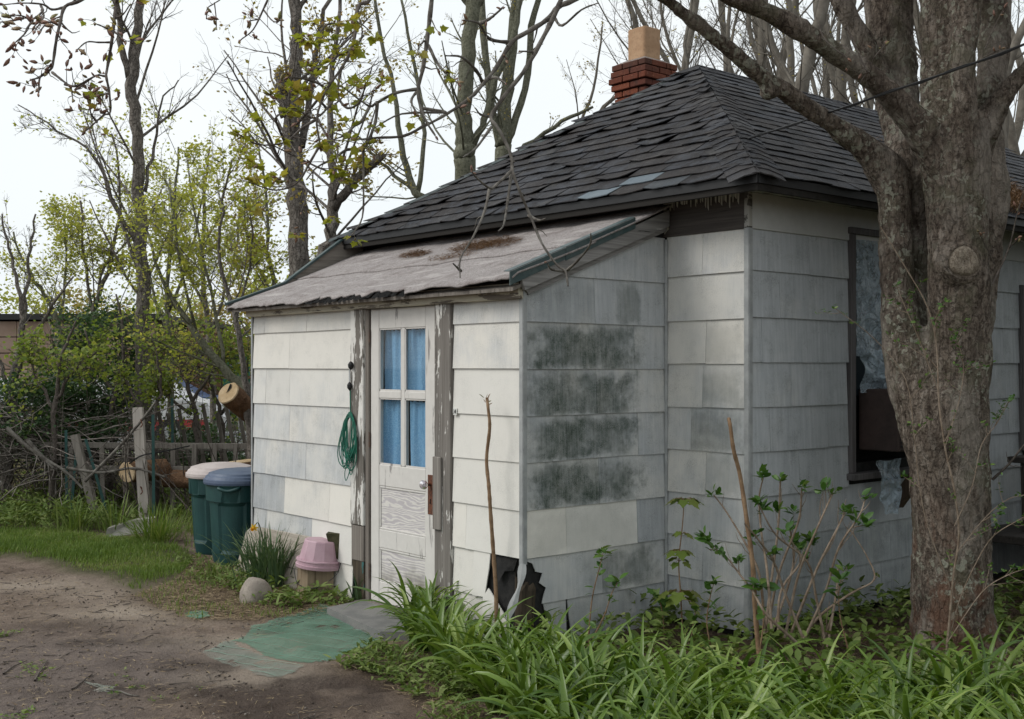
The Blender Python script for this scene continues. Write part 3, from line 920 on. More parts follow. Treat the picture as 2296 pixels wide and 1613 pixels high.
# --- chimney: separate bricks round a mortar core, square clay flue
chim = MB().box((2.28, 2.98, 2.8), (2.62, 3.32, 4.45)).build('chimney', M_mortar, house)
bh = 0.064
def brick_course(c, half, z, shiftk, topz=None, tone=0.0):
    L_ = 2 * half; bl = 0.205; bw = 0.095
    for side in range(4):
        n_ = 2
        s = -half; first = True
        cuts = [-half, -half + (bl if shiftk else bw)]
        while cuts[-1] + bl < half - 0.06: cuts.append(cuts[-1] + bl)
        cuts.append(half - bw * 0.0)
        for a, b in zip(cuts[:-1], cuts[1:]):
            b2 = b - 0.010
            if side in (1, 3) and (a < -half + 0.01): a = a + bw
            if side in (1, 3) and b > half - 0.01: b2 = half - bw - 0.01
            if b2 - a < 0.03: continue
            j = R.uniform(-0.004, 0.004)
            if side == 0: A0, B0 = (c[0] - half + j, c[1] + a), (c[0] - half + bw, c[1] + b2)
            elif side == 2: A0, B0 = (c[0] + half - bw, c[1] + a), (c[0] + half + j, c[1] + b2)
            elif side == 1: A0, B0 = (c[0] + a, c[1] - half + j), (c[0] + b2, c[1] - half + bw)
            else: A0, B0 = (c[0] + a, c[1] + half - bw), (c[0] + b2, c[1] + half + j)
            MB().bbox((A0[0], A0[1], z), (B0[0], B0[1], z + bh - 0.010), 0.005).build('brick', M_brick, chim, tone=float(tone * R.uniform(0.3, 1)))
cc = np.array([2.45, 3.15])
ztop = 4.52
courses = [(0.222, 0.55), (0.230, 0.25), (0.244, 0.1), (0.228, 0.05), (0.205, 0), (0.205, 0), (0.205, 0), (0.205, 0), (0.205, 0), (0.205, 0), (0.205, 0)]
for i, (hf, tn) in enumerate(courses):
    brick_course(cc, hf, ztop - (i + 1) * bh, i % 2, tone=tn)
MB().add([(cc[0] + sx * h, cc[1] + sy * h, z) for z, h in ((ztop - 0.012, 0.215), (ztop + 0.035, 0.13)) for sx, sy in ((-1,-1),(1,-1),(1,1),(-1,1))],
    [(0,1,5,4),(1,2,6,5),(2,3,7,6),(3,0,4,7),(4,5,6,7)]).build('mortar_cap', M_mortar, chim)
prof = []
mb = MB(); hw, rr_ = 0.115, 0.03
ring = []
for sx, sy, a0 in ((1, 1, 0), (-1, 1, 90), (-1, -1, 180), (1, -1, 270)):
    for k in range(5):
        t = rad(a0 + 22.5 * k); ring.append((sx * (hw - rr_) + rr_ * math.cos(t), sy * (hw - rr_) + rr_ * math.sin(t)))
n = len(ring); V = []
for z, s in ((ztop, 1), (ztop + 0.325, 1), (ztop + 0.33, 0.97), (ztop + 0.33, 0.82), (ztop + 0.1, 0.82)):
    V += [(cc[0] + x * s, cc[1] + y * s, z) for x, y in ring]
F = [(j*n+k, j*n+(k+1)%n, (j+1)*n+(k+1)%n, (j+1)*n+k) for j in range(4) for k in range(n)]
mk('flue', V, F, M_flue, chim)

# --- lean-to roof: two sagging sheets of rolled roofing
TOPQ, TOPZ, EAVEQ, EAVEZ = -0.03, 2.69, QD - 0.15, 2.172
PR0, PR1 = PS - 0.075, PL + 0.165
def leanz(q, p):
    t = (q - EAVEQ) / (TOPQ - EAVEQ)
    z = EAVEZ + (TOPZ - EAVEZ) * t
    s = (p - PR0) / (PR1 - PR0)
    z -= 0.018 * math.sin(math.pi * s) * (1 - t * 0.5) + 0.018 * math.sin(math.pi * t) + 0.035 * s * (1 - t)
    z -= 0.012 * max(0, (s - 0.72) / 0.28) ** 2 * t
    z += 0.004 * math.sin(p * 9 + q * 3) + 0.002 * math.sin(p * 17 - q * 7)
    return z
def sheet(qa, qb, h, torn, name='roofing_sheet'):
    nq, npp = 14, 70; V = []; F = []
    for j in range(npp + 1):
        p = PR0 + (PR1 - PR0) * j / npp
        for i in range(nq + 1):
            q = qa + (qb - qa) * i / nq
            hh = h
            if torn and i <= 1:
                bite = 0.0
                s = (p - PR0) / (PR1 - PR0)
                if 0.30 < s < 0.62: bite = 0.045 * abs(math.sin(p * 21) * math.sin(p * 8.3 + 1)) + 0.012 * R.random()
                if i == 0: q += bite + R.uniform(-0.004, 0.006)
            z = leanz(q, p) + hh
            if torn:
                e = max(0, (EAVEQ + 0.05 - q) / 0.05)
                z -= e ** 2 * (0.016 + 0.006 * math.sin(p * 13))
            V.append((q, p, z))
    n1 = len(V)
    V += [(x, y, z - 0.012) for x, y, z in V]
    st = nq + 1
    for j in range(npp):
        for i in range(nq):
            a = j * st + i
            F.append((a, a + 1, a + st + 1, a + st)[::-1]); F.append((n1 + a, n1 + a + st, n1 + a + st + 1, n1 + a + 1)[::-1])
    for j in range(npp):
        a = j * st; F.append((a, a + st, n1 + a + st, n1 + a)[::-1])
        a = j * st + nq; F.append((a, a + st, n1 + a + st, n1 + a))
    for i in range(nq):
        a = i; F.append((a, a + 1, n1 + a + 1, n1 + a)); a = npp * st + i; F.append((a, a + 1, n1 + a + 1, n1 + a)[::-1])
    return mk(name, V, F, M_roll, lean, smooth=True)
lean = MB().prism([(EAVEQ + 0.03, PR0 + 0.03, EAVEZ - 0.07), (TOPQ, PR0 + 0.03, TOPZ - 0.08), (TOPQ, PR0 + 0.03, TOPZ - 0.10), (EAVEQ + 0.03, PR0 + 0.03, EAVEZ - 0.09)], (0, PR1 - PR0 - 0.06, 0)).build('lean_to_roof', M_wood, house)
qm = EAVEQ + 0.46 * (TOPQ - EAVEQ)
sheet(EAVEQ, qm + 0.05, 0.0, True)
sheet(qm, TOPQ, 0.011, False)
# torn black felt showing along the eave
mb = MB()
p = PR0 + 0.3 * (PR1 - PR0)
while p < PR0 + 0.64 * (PR1 - PR0):
    w = R.uniform(0.02, 0.07); l = R.uniform(0.004, 0.02)
    z = leanz(EAVEQ + 0.03, p) - 0.012
    mb.add([(EAVEQ + 0.06, p, z + 0.02), (EAVEQ + 0.06, p + w, z + 0.02), (EAVEQ - 0.012, p + w, z - 0.03 - l * 0.5), (EAVEQ - 0.014, p, z - 0.03 - l)], [(0, 3, 2, 1), (0, 1, 2, 3)])
    p += w * R.uniform(0.8, 1.6)
mb.build('torn_felt', M_tar, lean, kind='stuff')
MB().bbox((QD - 0.055, PS - 0.02, 2.042), (QD + 0.008, PL + 0.03, 2.134), 0.004).build('eave_board', M_eaveboard, lean)
# near rake: board and green metal edge
def rk(q, dz): return (q, PR0 + 0.012, EAVEZ + (TOPZ - EAVEZ) * (q - EAVEQ) / (TOPQ - EAVEQ) + dz)
MB().prism([rk(EAVEQ + 0.08, -0.045), rk(TOPQ - 0.005, -0.03), rk(TOPQ - 0.005, -0.135), rk(EAVEQ + 0.11, -0.125)], (0, 0.022, 0)).build('rake_board', M_rake, lean)
MB().prism([(q, y + 0.026, z) for q, y, z in (rk(EAVEQ + 0.13, -0.12), rk(TOPQ - 0.005, -0.13), rk(TOPQ - 0.005, -0.165), rk(EAVEQ + 0.16, -0.165))], (0, 0.03, 0)).build('rake_board', M_rake, lean)
for a, b in ((EAVEQ - 0.01, EAVEQ + 0.42), (EAVEQ + 0.425, EAVEQ + 1.02)):
    mb = MB()
    mb.prism([rk(a, 0.02), rk(b, 0.018), rk(b, -0.05), rk(a, -0.058)], (0, -0.006, 0))
    mb.prism([rk(a, 0.021), rk(b, 0.019), np.array(rk(b, 0.019)) + (0, 0.05, 0.004), np.array(rk(a, 0.021)) + (0, 0.05, 0.004)], (0, 0, 0.004))
    mb.build('drip_edge', M_drip, lean)
# far rake: upstand with green edge rising to the main eave
fz = lambda q: max(leanz(q, PR1 - 0.03) + 0.006, 2.74 - (-0.30 - q) * 0.72)
pf = PR1 - 0.012
MB().prism([(EAVEQ, pf, leanz(EAVEQ, pf) - 0.06), (0.0, pf, leanz(-0.1, pf) - 0.05), (0.0, pf, 2.70), (-0.30, pf, fz(-0.3)), (-0.55, pf, fz(-0.55)), (-0.80, pf, fz(-0.80)), (-1.1, pf, fz(-1.1)), (EAVEQ, pf, fz(EAVEQ))], (0, 0.02, 0)).build('rake_board', make_wood('brown_rake', (0.11, 0.095, 0.08), (0.26, 0.235, 0.205), axis='x'), lean)
for qa_, qb_ in ((EAVEQ - 0.01, -0.86), (-0.86, -0.30)):
    MB().beam((qa_, pf + 0.01, fz(qa_) + 0.008), (qb_, pf + 0.01, fz(qb_) + 0.008), 0.05, 0.016).build('drip_edge', M_drip, lean)

MB().box((-0.10, PL - 0.9, 2.40), (0.011, PR1 - 0.02, 2.70)).build('eave_shadow_fill', M_dark, lean)  # black block plugs the gap, standing for the shadow under the eave
# --- door casing
def cas(p0, p1, z0, z1, q0=QD - 0.030, q1=QD + 0.02, mat=M_casing):
    return MB().bbox((q0, p0, z0), (q1, p1, z1), 0.005).build('door_casing', mat, house)
cas(1.328, 1.496, 0.0, 2.085, mat=make_wood('grey_casing', (0.10, 0.09, 0.08), (0.24, 0.22, 0.20), paint=-0.045, plo=0.50, phi=0.53))
cas(2.318, 2.480, 0.55, 2.075)
cas(2.272, 2.316, 0.02, 2.075, QD - 0.014, QD + 0.03, M_wood)
cas(2.322, 2.476, 0.30, 0.545, QD - 0.024, mat=M_wood)
# rotten foot of the casing
V = []; F = []
for j, z in enumerate((0.30, 0.2, 0.1, 0.0)):
    w = 0.148 - 0.012 * j
    for (x, y) in ((QD - 0.02 + 0.006 * j, 2.325 + 0.006 * j), (QD - 0.024 + 0.01 * R.random(), 2.36), (QD - 0.018 + 0.012 * R.random(), 2.42), (QD - 0.02 + 0.006 * j, 2.325 + w), (QD + 0.02, 2.325 + w), (QD + 0.02, 2.325)):
        V.append((x, y, z))
for j in range(3):
    for k in range(6): F.append((j*6+k, j*6+(k+1)%6, (j+1)*6+(k+1)%6, (j+1)*6+k))
mk('door_casing', V, F, make_wood('rotten_casing', (0.015, 0.013, 0.011), (0.10, 0.08, 0.055), paint=-0.06, pcol=(0.06, 0.16, 0.16), grain=40), house, label='rotten foot of the door casing')
MB().bbox((QD - 0.048, 1.41, 0.62), (QD - 0.031, 1.492, 1.08), 0.004).build('nailed_board', make_wood('pale_grey_board', (0.14, 0.125, 0.11), (0.30, 0.275, 0.25)), house)
MB().bbox((QD - 0.02, DP0 - 0.03, 2.045), (QD + 0.03, DP1 + 0.03, 2.07), 0.003).build('door_casing', M_wood, house)
MB().bbox((QD - 0.012, 1.497, 0.03), (QD + 0.03, 1.509, 2.045), 0.002).build('door_stop', make_wood('rusty_stop', (0.12, 0.06, 0.03), (0.20, 0.12, 0.07)), house)
MB().bbox((QD - 0.10, 1.45, 0.0), (QD + 0.08, 2.33, 0.045), 0.006).build('threshold', M_wood, house)
MB().box((QD + 0.085, DP0 - 0.03, 0.02), (QD + 0.09, DP1 + 0.03, 2.06)).build('dark_room', M_dark, house)

# --- door
door = empty('door', (QD, 1.885, 0.05)); door.parent = house
dq0, dq1 = QD - 0.002, QD + 0.038
DZ0, DZ1 = 0.05, 2.04
p_r, p_l = 1.511, 2.262                      # lock side, hinge side
st_r, st_l = 0.118, 0.098
zt0, zt1 = 1.905, 2.04                       # top rail
zg0 = 0.985                                  # glass bottom
zl0 = 0.84                                   # lock rail bottom
zc1, zc0 = 0.545, 0.42                       # cross rail
zb1 = 0.19
def dpart(name, a, b, mat=M_door, c=0.004): return MB().bbox(a, b, c).build(name, mat, door)
dpart('stile', (dq0, p_r, DZ0), (dq1, p_r + st_r, DZ1))
dpart('stile', (dq0, p_l - st_l, DZ0), (dq1, p_l, DZ1))
gi0, gi1 = p_r + st_r, p_l - st_l
for z0, z1 in ((zt0, zt1), (zl0, zg0), (zc0, zc1), (DZ0, zb1)): dpart('rail', (dq0 + 0.002, gi0 + 0.0005, z0), (dq1, gi1 - 0.0005, z1))
dpart('panel', (dq0 + 0.012, gi0 + 0.001, zc1 + 0.0005), (dq1 - 0.008, gi1 - 0.001, zl0 - 0.0005), M_panel_a)
dpart('panel', (dq0 + 0.012, gi0 + 0.001, zb1 + 0.0005), (dq1 - 0.008, gi1 - 0.001, zc0 - 0.0005), M_panel_b)
for z0, z1 in ((zc1, zl0), (zb1, zc0)):      # moulding round the panels
    mb = MB()
    for a, b in (((gi0, z0), (gi1, z0 + 0.016)), ((gi0, z1 - 0.016), (gi1, z1)), ((gi0, z0 + 0.016), (gi0 + 0.016, z1 - 0.016)), ((gi1 - 0.016, z0 + 0.016), (gi1, z1 - 0.016))):
        mb.bbox((dq0 + 0.005, a[0] + 0.001, a[1] + 0.001), (dq0 + 0.012, b[0] - 0.001, b[1] - 0.001), 0.003)
    mb.build('moulding', M_door, door)
gm = (gi0 + gi1) / 2 - 0.012; gz = 1.462
dpart('muntin', (dq0 + 0.003, gm - 0.021, zg0), (dq1, gm + 0.021, zt0))
dpart('muntin', (dq0 + 0.001, gi0 + 0.001, gz - 0.027), (dq1, gm - 0.0215, gz + 0.022))
dpart('muntin', (dq0 + 0.001, gm + 0.0215, gz - 0.027), (dq1, gi1 - 0.001, gz + 0.022))
panes = []
for (a, b) in ((gm + 0.021, gi1), (gi0, gm - 0.021)):
    for (z0, z1) in ((gz + 0.022, zt0), (zg0, gz - 0.027)):
        panes.append((a, b, z0, z1))
        dpart('glass_pane', (QD + 0.014, a, z0), (QD + 0.017, b, z1), M_glass, 0.0005)
        mb = MB()
        for A0, B0 in (((a, z0), (b, z0 + 0.012)), ((a, z1 - 0.008), (b, z1)), ((a, z0), (a + 0.008, z1)), ((b - 0.008, z0), (b, z1))):
            mb.box((dq0 + 0.006, A0[0] + 0.0005, A0[1] + 0.0005), (QD + 0.0138, B0[0] - 0.0005, B0[1] - 0.0005))
        mb.build('glazing_bead', M_door, door)
M_brass = simple('old_iron', (0.10, 0.08, 0.07), (0.16, 0.10, 0.07), 40, 0.6, 0.4, 0.2, metal=0.4)
dpart('lock_plate', (dq0 - 0.004, p_r + 0.028, 0.70), (dq0 + 0.001, p_r + 0.088, 0.955), M_rust, 0.002)
MB().box((dq0 - 0.006, p_r + 0.053, 0.77), (dq0 - 0.0042, p_r + 0.062, 0.80)).build('keyhole', M_dark, door)
kn = np.array([dq0 - 0.02, p_r + 0.058, 0.895])
MB().tube([kn + (0.02, 0, 0), kn - (0.015, 0, 0)], [0.011, 0.009], 8).build('knob_spindle', M_rust, door)
M_crystal = M('knob_glass', 0.05, 0.6); M_crystal.col((0.55, 0.5, 0.56)); M_crystal.b.inputs['Transmission Weight'].default_value = 0.6; M_crystal = M_crystal.done()
kc = kn - np.array([0.038, 0, 0]); V = []; F = []
for x, r in ((0.022, 0.012), (0.014, 0.026), (-0.004, 0.031), (-0.016, 0.024), (-0.020, 0.010)):
    V += [kc + (x, r * math.cos(k * math.pi / 4 + 0.39), r * math.sin(k * math.pi / 4 + 0.39)) for k in range(8)]
F = [(j*8+k, j*8+(k+1)%8, (j+1)*8+(k+1)%8, (j+1)*8+k) for j in range(4) for k in range(8)] + [tuple(range(32, 40))]
mk('door_knob', V, F, M_crystal, door, label='faceted glass door knob')
for z in (1.80, 1.10, 0.20):
    MB().box((dq0 - 0.006, p_l + 0.001, z), (dq0 + 0.004, p_l + 0.012, z + 0.095)).tube([(dq0 - 0.010, p_l + 0.004, z - 0.004), (dq0 - 0.010, p_l + 0.004, z + 0.10)], 0.006, 6).build('hinge', M_brass, door)

# --- curtains: gathered cloth behind each pane
def curtain(a, b, z0, z1, ph, lab, fold_lo):
    nu, nv = 60, 10; V = []; F = []
    for j in range(nv + 1):
        t = j / nv
        for i in range(nu + 1):
            s = i / nu
            amp = 0.015 + 0.008 * t
            w = math.sin(s * 12 + ph + 0.9 * math.sin(t * 2 + ph)) * 0.75 + math.sin(s * 41 + 2 * ph + t) * 0.35 * (1 - t) ** 2 + math.sin(s * 5 + ph) * 0.7
            sq_ = a + (b - a) * s
            V.append((QD + 0.052 - amp * w, sq_, z1 - (z1 - z0) * t + (0.004 * math.sin(s * 41 + 2 * ph) if j == 0 else 0)))
    for j in range(nv):
        for i in range(nu):
            k = j * (nu + 1) + i; F.append((k, k + 1, k + nu + 2, k + nu + 1))
    return mk('curtain', V, F, M_curtain, None, label=lab, cat='curtain', group='curtains behind the door glass', smooth=True)
curtain(panes[0][0] - 0.015, panes[0][1] + 0.012, 1.45, panes[0][3] - 0.012, 0.4, 'light blue curtain behind the upper pane on the hinge side of the door', 0)
curtain(panes[1][0] - 0.015, panes[1][1] + 0.015, 0.97, panes[1][3] - 0.012, 1.9, 'light blue curtain behind the lower pane on the hinge side of the door', 0)
curtain(panes[2][0] - 0.015, panes[2][1] + 0.012, 1.45, panes[2][3] - 0.010, 3.1, 'light blue curtain behind the upper pane above the glass knob', 0)
curtain(panes[3][0] - 0.015, panes[3][1] + 0.012, 0.97, panes[3][3] - 0.016, 4.6, 'light blue curtain behind the lower pane next to the glass knob', 0)

# --- side window with its frame, panes; things hung in it come later
win = empty('window', (1.5, 0, 1.0)); win.parent = house
M_winwood = make_wood('dark_window_wood', (0.05, 0.045, 0.045), (0.15, 0.14, 0.14), paint=-0.12, pcol=(0.30, 0.30, 0.31))
def wpart(name, a, b, mat=M_winwood): return MB().bbox(a, b, 0.004).build(name, mat, win)
wpart('window_frame', (WQ0 - 0.055, -0.035, WZ0 - 0.06), (WQ0, 0.05, WZ1 + 0.03))
wpart('window_frame', (WQ1, -0.035, WZ0 - 0.06), (WQ1 + 0.055, 0.05, WZ1 + 0.03))
wpart('window_frame', (WQ0 - 0.07, -0.045, WZ1 + 0.031), (WQ1 + 0.07, 0.05, WZ1 + 0.075))
wpart('sill', (WQ0 - 0.08, -0.075, WZ0 - 0.105), (WQ1 + 0.08, 0.05, WZ0 - 0.061))
wpart('sash', (WQ0 + 0.001, 0.0, WZ0 - 0.06), (WQ0 + 0.045, 0.04, WZ1 + 0.03))
wpart('sash', (WQ0 + 0.046, 0.0, 1.73), (WQ1, 0.04, 1.78))
wpart('sash', (WQ0 + 0.046, 0.0, WZ1 - 0.03), (WQ1, 0.04, WZ1 + 0.03))
M_winglass = M('dull_window', 0.15, 0.5).col((0.02, 0.03, 0.04)).done()
wpart('glass_pane', (WQ0 + 0.046, 0.02, 1.781), (WQ1, 0.024, WZ1 - 0.031), M_winglass)
wpart('glass_pane', (WQ0 + 0.046, 0.02, 1.45), (WQ1, 0.024, 1.729), M_winglass)
wpart('backing', (WQ0, 0.09, WZ0), (WQ1, 0.098, WZ1), M_dark)
# ------------------------------------------------------------------ plant builders
def unit(v): return v / np.maximum(1e-9, np.linalg.norm(v, axis=-1, keepdims=True))
def vnoise(x, y, f, seed=0):
    """smooth value noise, -1..1"""
    x = np.asarray(x) * f + seed * 17.3; y = np.asarray(y) * f + seed * 9.1
    xi, yi = np.floor(x), np.floor(y); xf, yf = x - xi, y - yi
    def h(a, b):
        s = np.sin(a * 127.1 + b * 311.7 + seed * 3.7) * 43758.5453
        return s - np.floor(s)
    u, v = xf * xf * (3 - 2 * xf), yf * yf * (3 - 2 * yf)
    a, b, c, d = h(xi, yi), h(xi + 1, yi), h(xi, yi + 1), h(xi + 1, yi + 1)
    return ((a * (1 - u) + b * u) * (1 - v) + (c * (1 - u) + d * u) * v) * 2 - 1
def fbm(x, y, f, o=4, seed=0):
    r = 0; a = 1; t = 0
    for k in range(o): r = r + a * vnoise(x, y, f * 2 ** k, seed + k); t += a; a *= 0.5
    return r / t
def poly_sd(px, py, poly):
    """signed distance to a polygon, positive inside"""
    px, py = np.asarray(px, float), np.asarray(py, float)
    d = np.full(px.shape, 1e9); ins = np.zeros(px.shape, bool)
    n = len(poly)
    for i in range(n):
        (x0, y0), (x1, y1) = poly[i], poly[(i + 1) % n]
        ex, ey = x1 - x0, y1 - y0
        t = np.clip(((px - x0) * ex + (py - y0) * ey) / (ex * ex + ey * ey + 1e-12), 0, 1)
        d = np.minimum(d, np.hypot(px - x0 - t * ex, py - y0 - t * ey))
        c = ((y0 > py) != (y1 > py)) & (px < (x1 - x0) * (py - y0) / (y1 - y0 + 1e-12) + x0)
        ins ^= c
    return np.where(ins, d, -d)
def scatter(poly, n, rng=RNG):
    """random points inside a polygon of world (x, y)"""
    poly = [(p[0], p[1]) for p in poly]
    a = np.array(poly); lo, hi = a.min(0), a.max(0); out = []
    got = 0
    while got < n:
        q = rng.uniform(lo, hi, (n * 3, 2)); q = q[poly_sd(q[:, 0], q[:, 1], poly) > 0]
        out.append(q); got += len(q)
    return np.vstack(out)[:n]
def gpoly(*pts): return [tuple(G(x, y)[:2]) for x, y in pts]

class Leaves:
    """many small faces in one mesh"""
    def __init__(s): s.V = []; s.F = []; s.A = []; s.n = 0
    def put(s, V, F, a):
        """V (M, k, 3); F (f, 3 or 4) template; a (M,)"""
        M_, k = V.shape[:2]
        Fi = (np.asarray(F)[None] + (np.arange(M_) * k)[:, None, None]).reshape(-1, len(F[0])) + s.n
        if Fi.shape[1] == 3: Fi = np.hstack([Fi, np.full((len(Fi), 1), -1)])
        s.V.append(V.reshape(-1, 3)); s.F.append(Fi); s.A.append(np.repeat(a, k)); s.n += M_ * k
    def build(s, name, mat, parent=None, smooth=True, **k):
        V = np.vstack(s.V); Fq = np.vstack(s.F); A_ = np.concatenate(s.A)
        tri = Fq[Fq[:, 3] < 0][:, :3]; qd = Fq[Fq[:, 3] >= 0]
        origin = k.pop('origin', None)
        if len(tri) == 0: F = qd
        elif len(qd) == 0: F = tri
        else: F = np.vstack([tri, qd[:, [0, 1, 2]], qd[:, [0, 2, 3]]])
        return mk(name, V, F.astype(np.int32), mat, parent, smooth=smooth, attrs={'rnd': A_}, origin=origin, **k)

OVAL = (np.array([(0,0,0),(.32,.22,.05),(.32,-.22,.05),(.68,.21,.03),(.68,-.21,.03),(1,0,-.08),(.32,0,-.01),(.68,0,-.02)]),
        [(0,6,1),(0,2,6),(6,7,3),(6,3,1),(6,2,4),(6,4,7),(7,5,3),(7,4,5)])
NARROW = (np.array([(0,0,0),(.3,.10,.03),(.3,-.10,.03),(.7,.09,.0),(.7,-.09,.0),(1,0,-.12),(.3,0,0),(.7,0,-.03)]), OVAL[1])
QUAD = (np.array([(0,0,0),(.5,.32,.06),(1,0,0),(.5,-.32,.06)]), [(0,3,2,1)])
_ml = [(0,.02),(-.06,.25),(.10,.42),(.18,.30),(.42,.52),(.50,.30),(.62,.20),(1.0,0)]
_o = [(0, 0)] + _ml[1:] + [(x, -y) for x, y in _ml[1:-1][::-1]]
MAPLE = (np.array([(.3, 0, -.02)] + [(x, y, -.10 * abs(y) - .10 * max(0, x - .5) + .05 * (i % 2)) for i, (x, y) in enumerate(_o)]),
         [(0, i, i % (len(_o)) + 1) for i in range(1, len(_o) + 1)])
def stamp(L, tpl, pos, D, N_, size, a):
    Vt, Ft = tpl
    pos = np.asarray(pos, float); D = unit(np.asarray(D, float)); N_ = np.asarray(N_, float)
    S = unit(np.cross(N_, D)); N2 = np.cross(D, S)
    size = np.broadcast_to(np.asarray(size, float), (len(pos),))
    V = pos[:, None] + size[:, None, None] * (Vt[None, :, 0:1] * D[:, None] + Vt[None, :, 1:2] * S[:, None] + Vt[None, :, 2:3] * N2[:, None])
    L.put(V, Ft, np.broadcast_to(a, (len(pos),)))
def rdir(n, zlo=-1, zhi=1, rng=RNG):
    z = rng.uniform(zlo, zhi, n); t = rng.uniform(0, 2 * math.pi, n); r = np.sqrt(np.maximum(0, 1 - z * z))
    return np.stack([r * np.cos(t), r * np.sin(t), z], 1)

def blades(L, base, az, length, width, lean, droop, segs=5, fold=0.25, a=None, rng=RNG, taper=0.8):
    """strap leaves: rise at an angle, arch over and droop"""
    n = len(base)
    az, length, width, lean, droop = [np.broadcast_to(np.asarray(v, float), (n,)) for v in (az, length, width, lean, droop)]
    t = np.linspace(0, 1, segs + 1)
    ang = lean[:, None] + droop[:, None] * t[None] ** 1.6           # angle from vertical
    dl = length[:, None] / segs
    h = np.cumsum(np.sin(ang) * dl, 1) - np.sin(ang) * dl; v = np.cumsum(np.cos(ang) * dl, 1) - np.cos(ang) * dl
    dx, dy = np.cos(az)[:, None], np.sin(az)[:, None]
    c = np.stack([base[:, 0:1] + h * dx, base[:, 1:2] + h * dy, base[:, 2:3] + v], 2)
    w = width[:, None] * np.minimum(1, (1 - t[None]) ** 0.75 * 1.6) * (0.55 + 0.45 * np.minimum(1, t[None] * 4))
    tw = rng.normal(0, 0.5, n)[:, None] * t[None]
    side = np.stack([-dy * np.cos(tw), dx * np.cos(tw), np.sin(tw)], 2)
    nrm = np.stack([-np.cos(ang) * dx, -np.cos(ang) * dy, np.sin(ang)], 2)
    l = c + side * w[..., None] / 2 + nrm * (w * fold)[..., None]
    r = c - side * w[..., None] / 2 + nrm * (w * fold)[..., None]
    V = np.stack([l, c, r], 2).reshape(n, -1, 3)
    F = []
    for i in range(segs):
        F += [(3*i, 3*i+1, 3*i+4, 3*i+3), (3*i+1, 3*i+2, 3*i+5, 3*i+4)]
    L.put(V, F, rng.random(n) if a is None else a)

class Twigs:
    """many tapering tubes in one mesh"""
    def __init__(s): s.V = []; s.F = []; s.n = 0
    def put(s, Pt, Rr, n=5):
        Pt = np.asarray(Pt, float); Rr = np.asarray(Rr, float)
        if Pt.ndim == 2: Pt = Pt[None]; Rr = Rr[None]
        M_, K = Pt.shape[:2]
        T = unit(np.gradient(Pt, axis=1))
        ref = np.where(np.abs(T[:, :1, 2:3]) < 0.75, np.array([0.05, 0.03, 1.0]), np.array([1.0, 0.07, 0.02]))
        r = unit(np.cross(T, np.broadcast_to(ref, T.shape))); u = np.cross(T, r)
        ang = np.arange(n) * 2 * math.pi / n
        V = Pt[:, :, None] + Rr[:, :, None, None] * (np.cos(ang)[None, None, :, None] * r[:, :, None] + np.sin(ang)[None, None, :, None] * u[:, :, None])
        i, j = np.meshgrid(np.arange(K - 1), np.arange(n), indexing='ij')
        k = (j + 1) % n
        F = np.stack([i * n + j, i * n + k, (i + 1) * n + k, (i + 1) * n + j], -1).reshape(-1, 4)
        F = (F[None] + (np.arange(M_) * K * n)[:, None, None]).reshape(-1, 4) + s.n
        s.V.append(V.reshape(-1, 3)); s.F.append(F); s.n += M_ * K * n
    def build(s, name, mat, parent=None, **k):
        return mk(name, np.vstack(s.V), np.vstack(s.F).astype(np.int32), mat, parent, smooth=True, **k)

def branch_paths(start, D, length, r0, r1, K, wander, trop, rng):
    """M wandering paths at once; trop bends towards z"""
    M_ = len(start)
    p = np.zeros((M_, K, 3)); p[:, 0] = start; d = unit(D)
    step = (np.asarray(length) / (K - 1))[:, None]
    for i in range(1, K):
        d = unit(d + rng.normal(0, wander, (M_, 3)) + np.array([0, 0, 1.0]) * trop)
        p[:, i] = p[:, i - 1] + d * step
    t = np.linspace(0, 1, K)
    rr = np.asarray(r0)[:, None] + (np.asarray(r1) - np.asarray(r0))[:, None] * t[None]
    return p, rr
def ramify(tw, paths, radii, levels, rng, zmin=None):
    """side branches on given paths; levels = list of dict(n, len, ang, wander, trop, lo, ratio, K, sides)
    returns the positions and directions of the last level's tips"""
    allp, allr = paths, radii
    pts = []; dirs = []
    for lv in levels:
        st = []; dd = []; ll = []; r0 = []
        for p, r in zip(allp, allr):
            Ltot = np.linalg.norm(np.diff(p, axis=0), axis=1).sum()
            nn = rng.poisson(lv['n'] * (Ltot if lv.get('perm', False) else 1)) if lv.get('rand', True) else int(lv['n'])
            for _ in range(nn):
                t = rng.uniform(lv.get('lo', 0.25), 0.98) * (len(p) - 1); i = min(int(t), len(p) - 2); f = t - i
                c = p[i] * (1 - f) + p[i + 1] * f; ax = unit(p[i + 1] - p[i]); rr = r[i] * (1 - f) + r[i + 1] * f
                side = unit(np.cross(ax, rng.normal(0, 1, 3)))
                an = lv['ang'] * rng.uniform(0.65, 1.3)
                d = ax * math.cos(an) + side * math.sin(an)
                st.append(c); dd.append(d); ll.append(lv['len'] * rng.uniform(0.5, 1.25) * (Ltot if lv.get('rel', True) else 1) * (1 - 0.5 * t / (len(p) - 1)))
                r0.append(min(lv.get('rmax', 9.0), max(lv.get('rmin', 0.002), rr * lv.get('ratio', 0.5) * rng.uniform(0.7, 1.1))))
        if not st: break
        P_, R_ = branch_paths(np.array(st), np.array(dd), np.array(ll), np.array(r0), np.array(r0) * 0.35, lv.get('K', 6), lv['wander'], lv.get('trop', 0.0), rng)
        if zmin is not None:
            keep = P_[:, -1, 2] > zmin; P_, R_ = P_[keep], R_[keep]
        tw.put(P_, R_, lv.get('sides', 4))
        allp, allr = P_, R_
        pts, dirs = P_, None
    return allp, allr
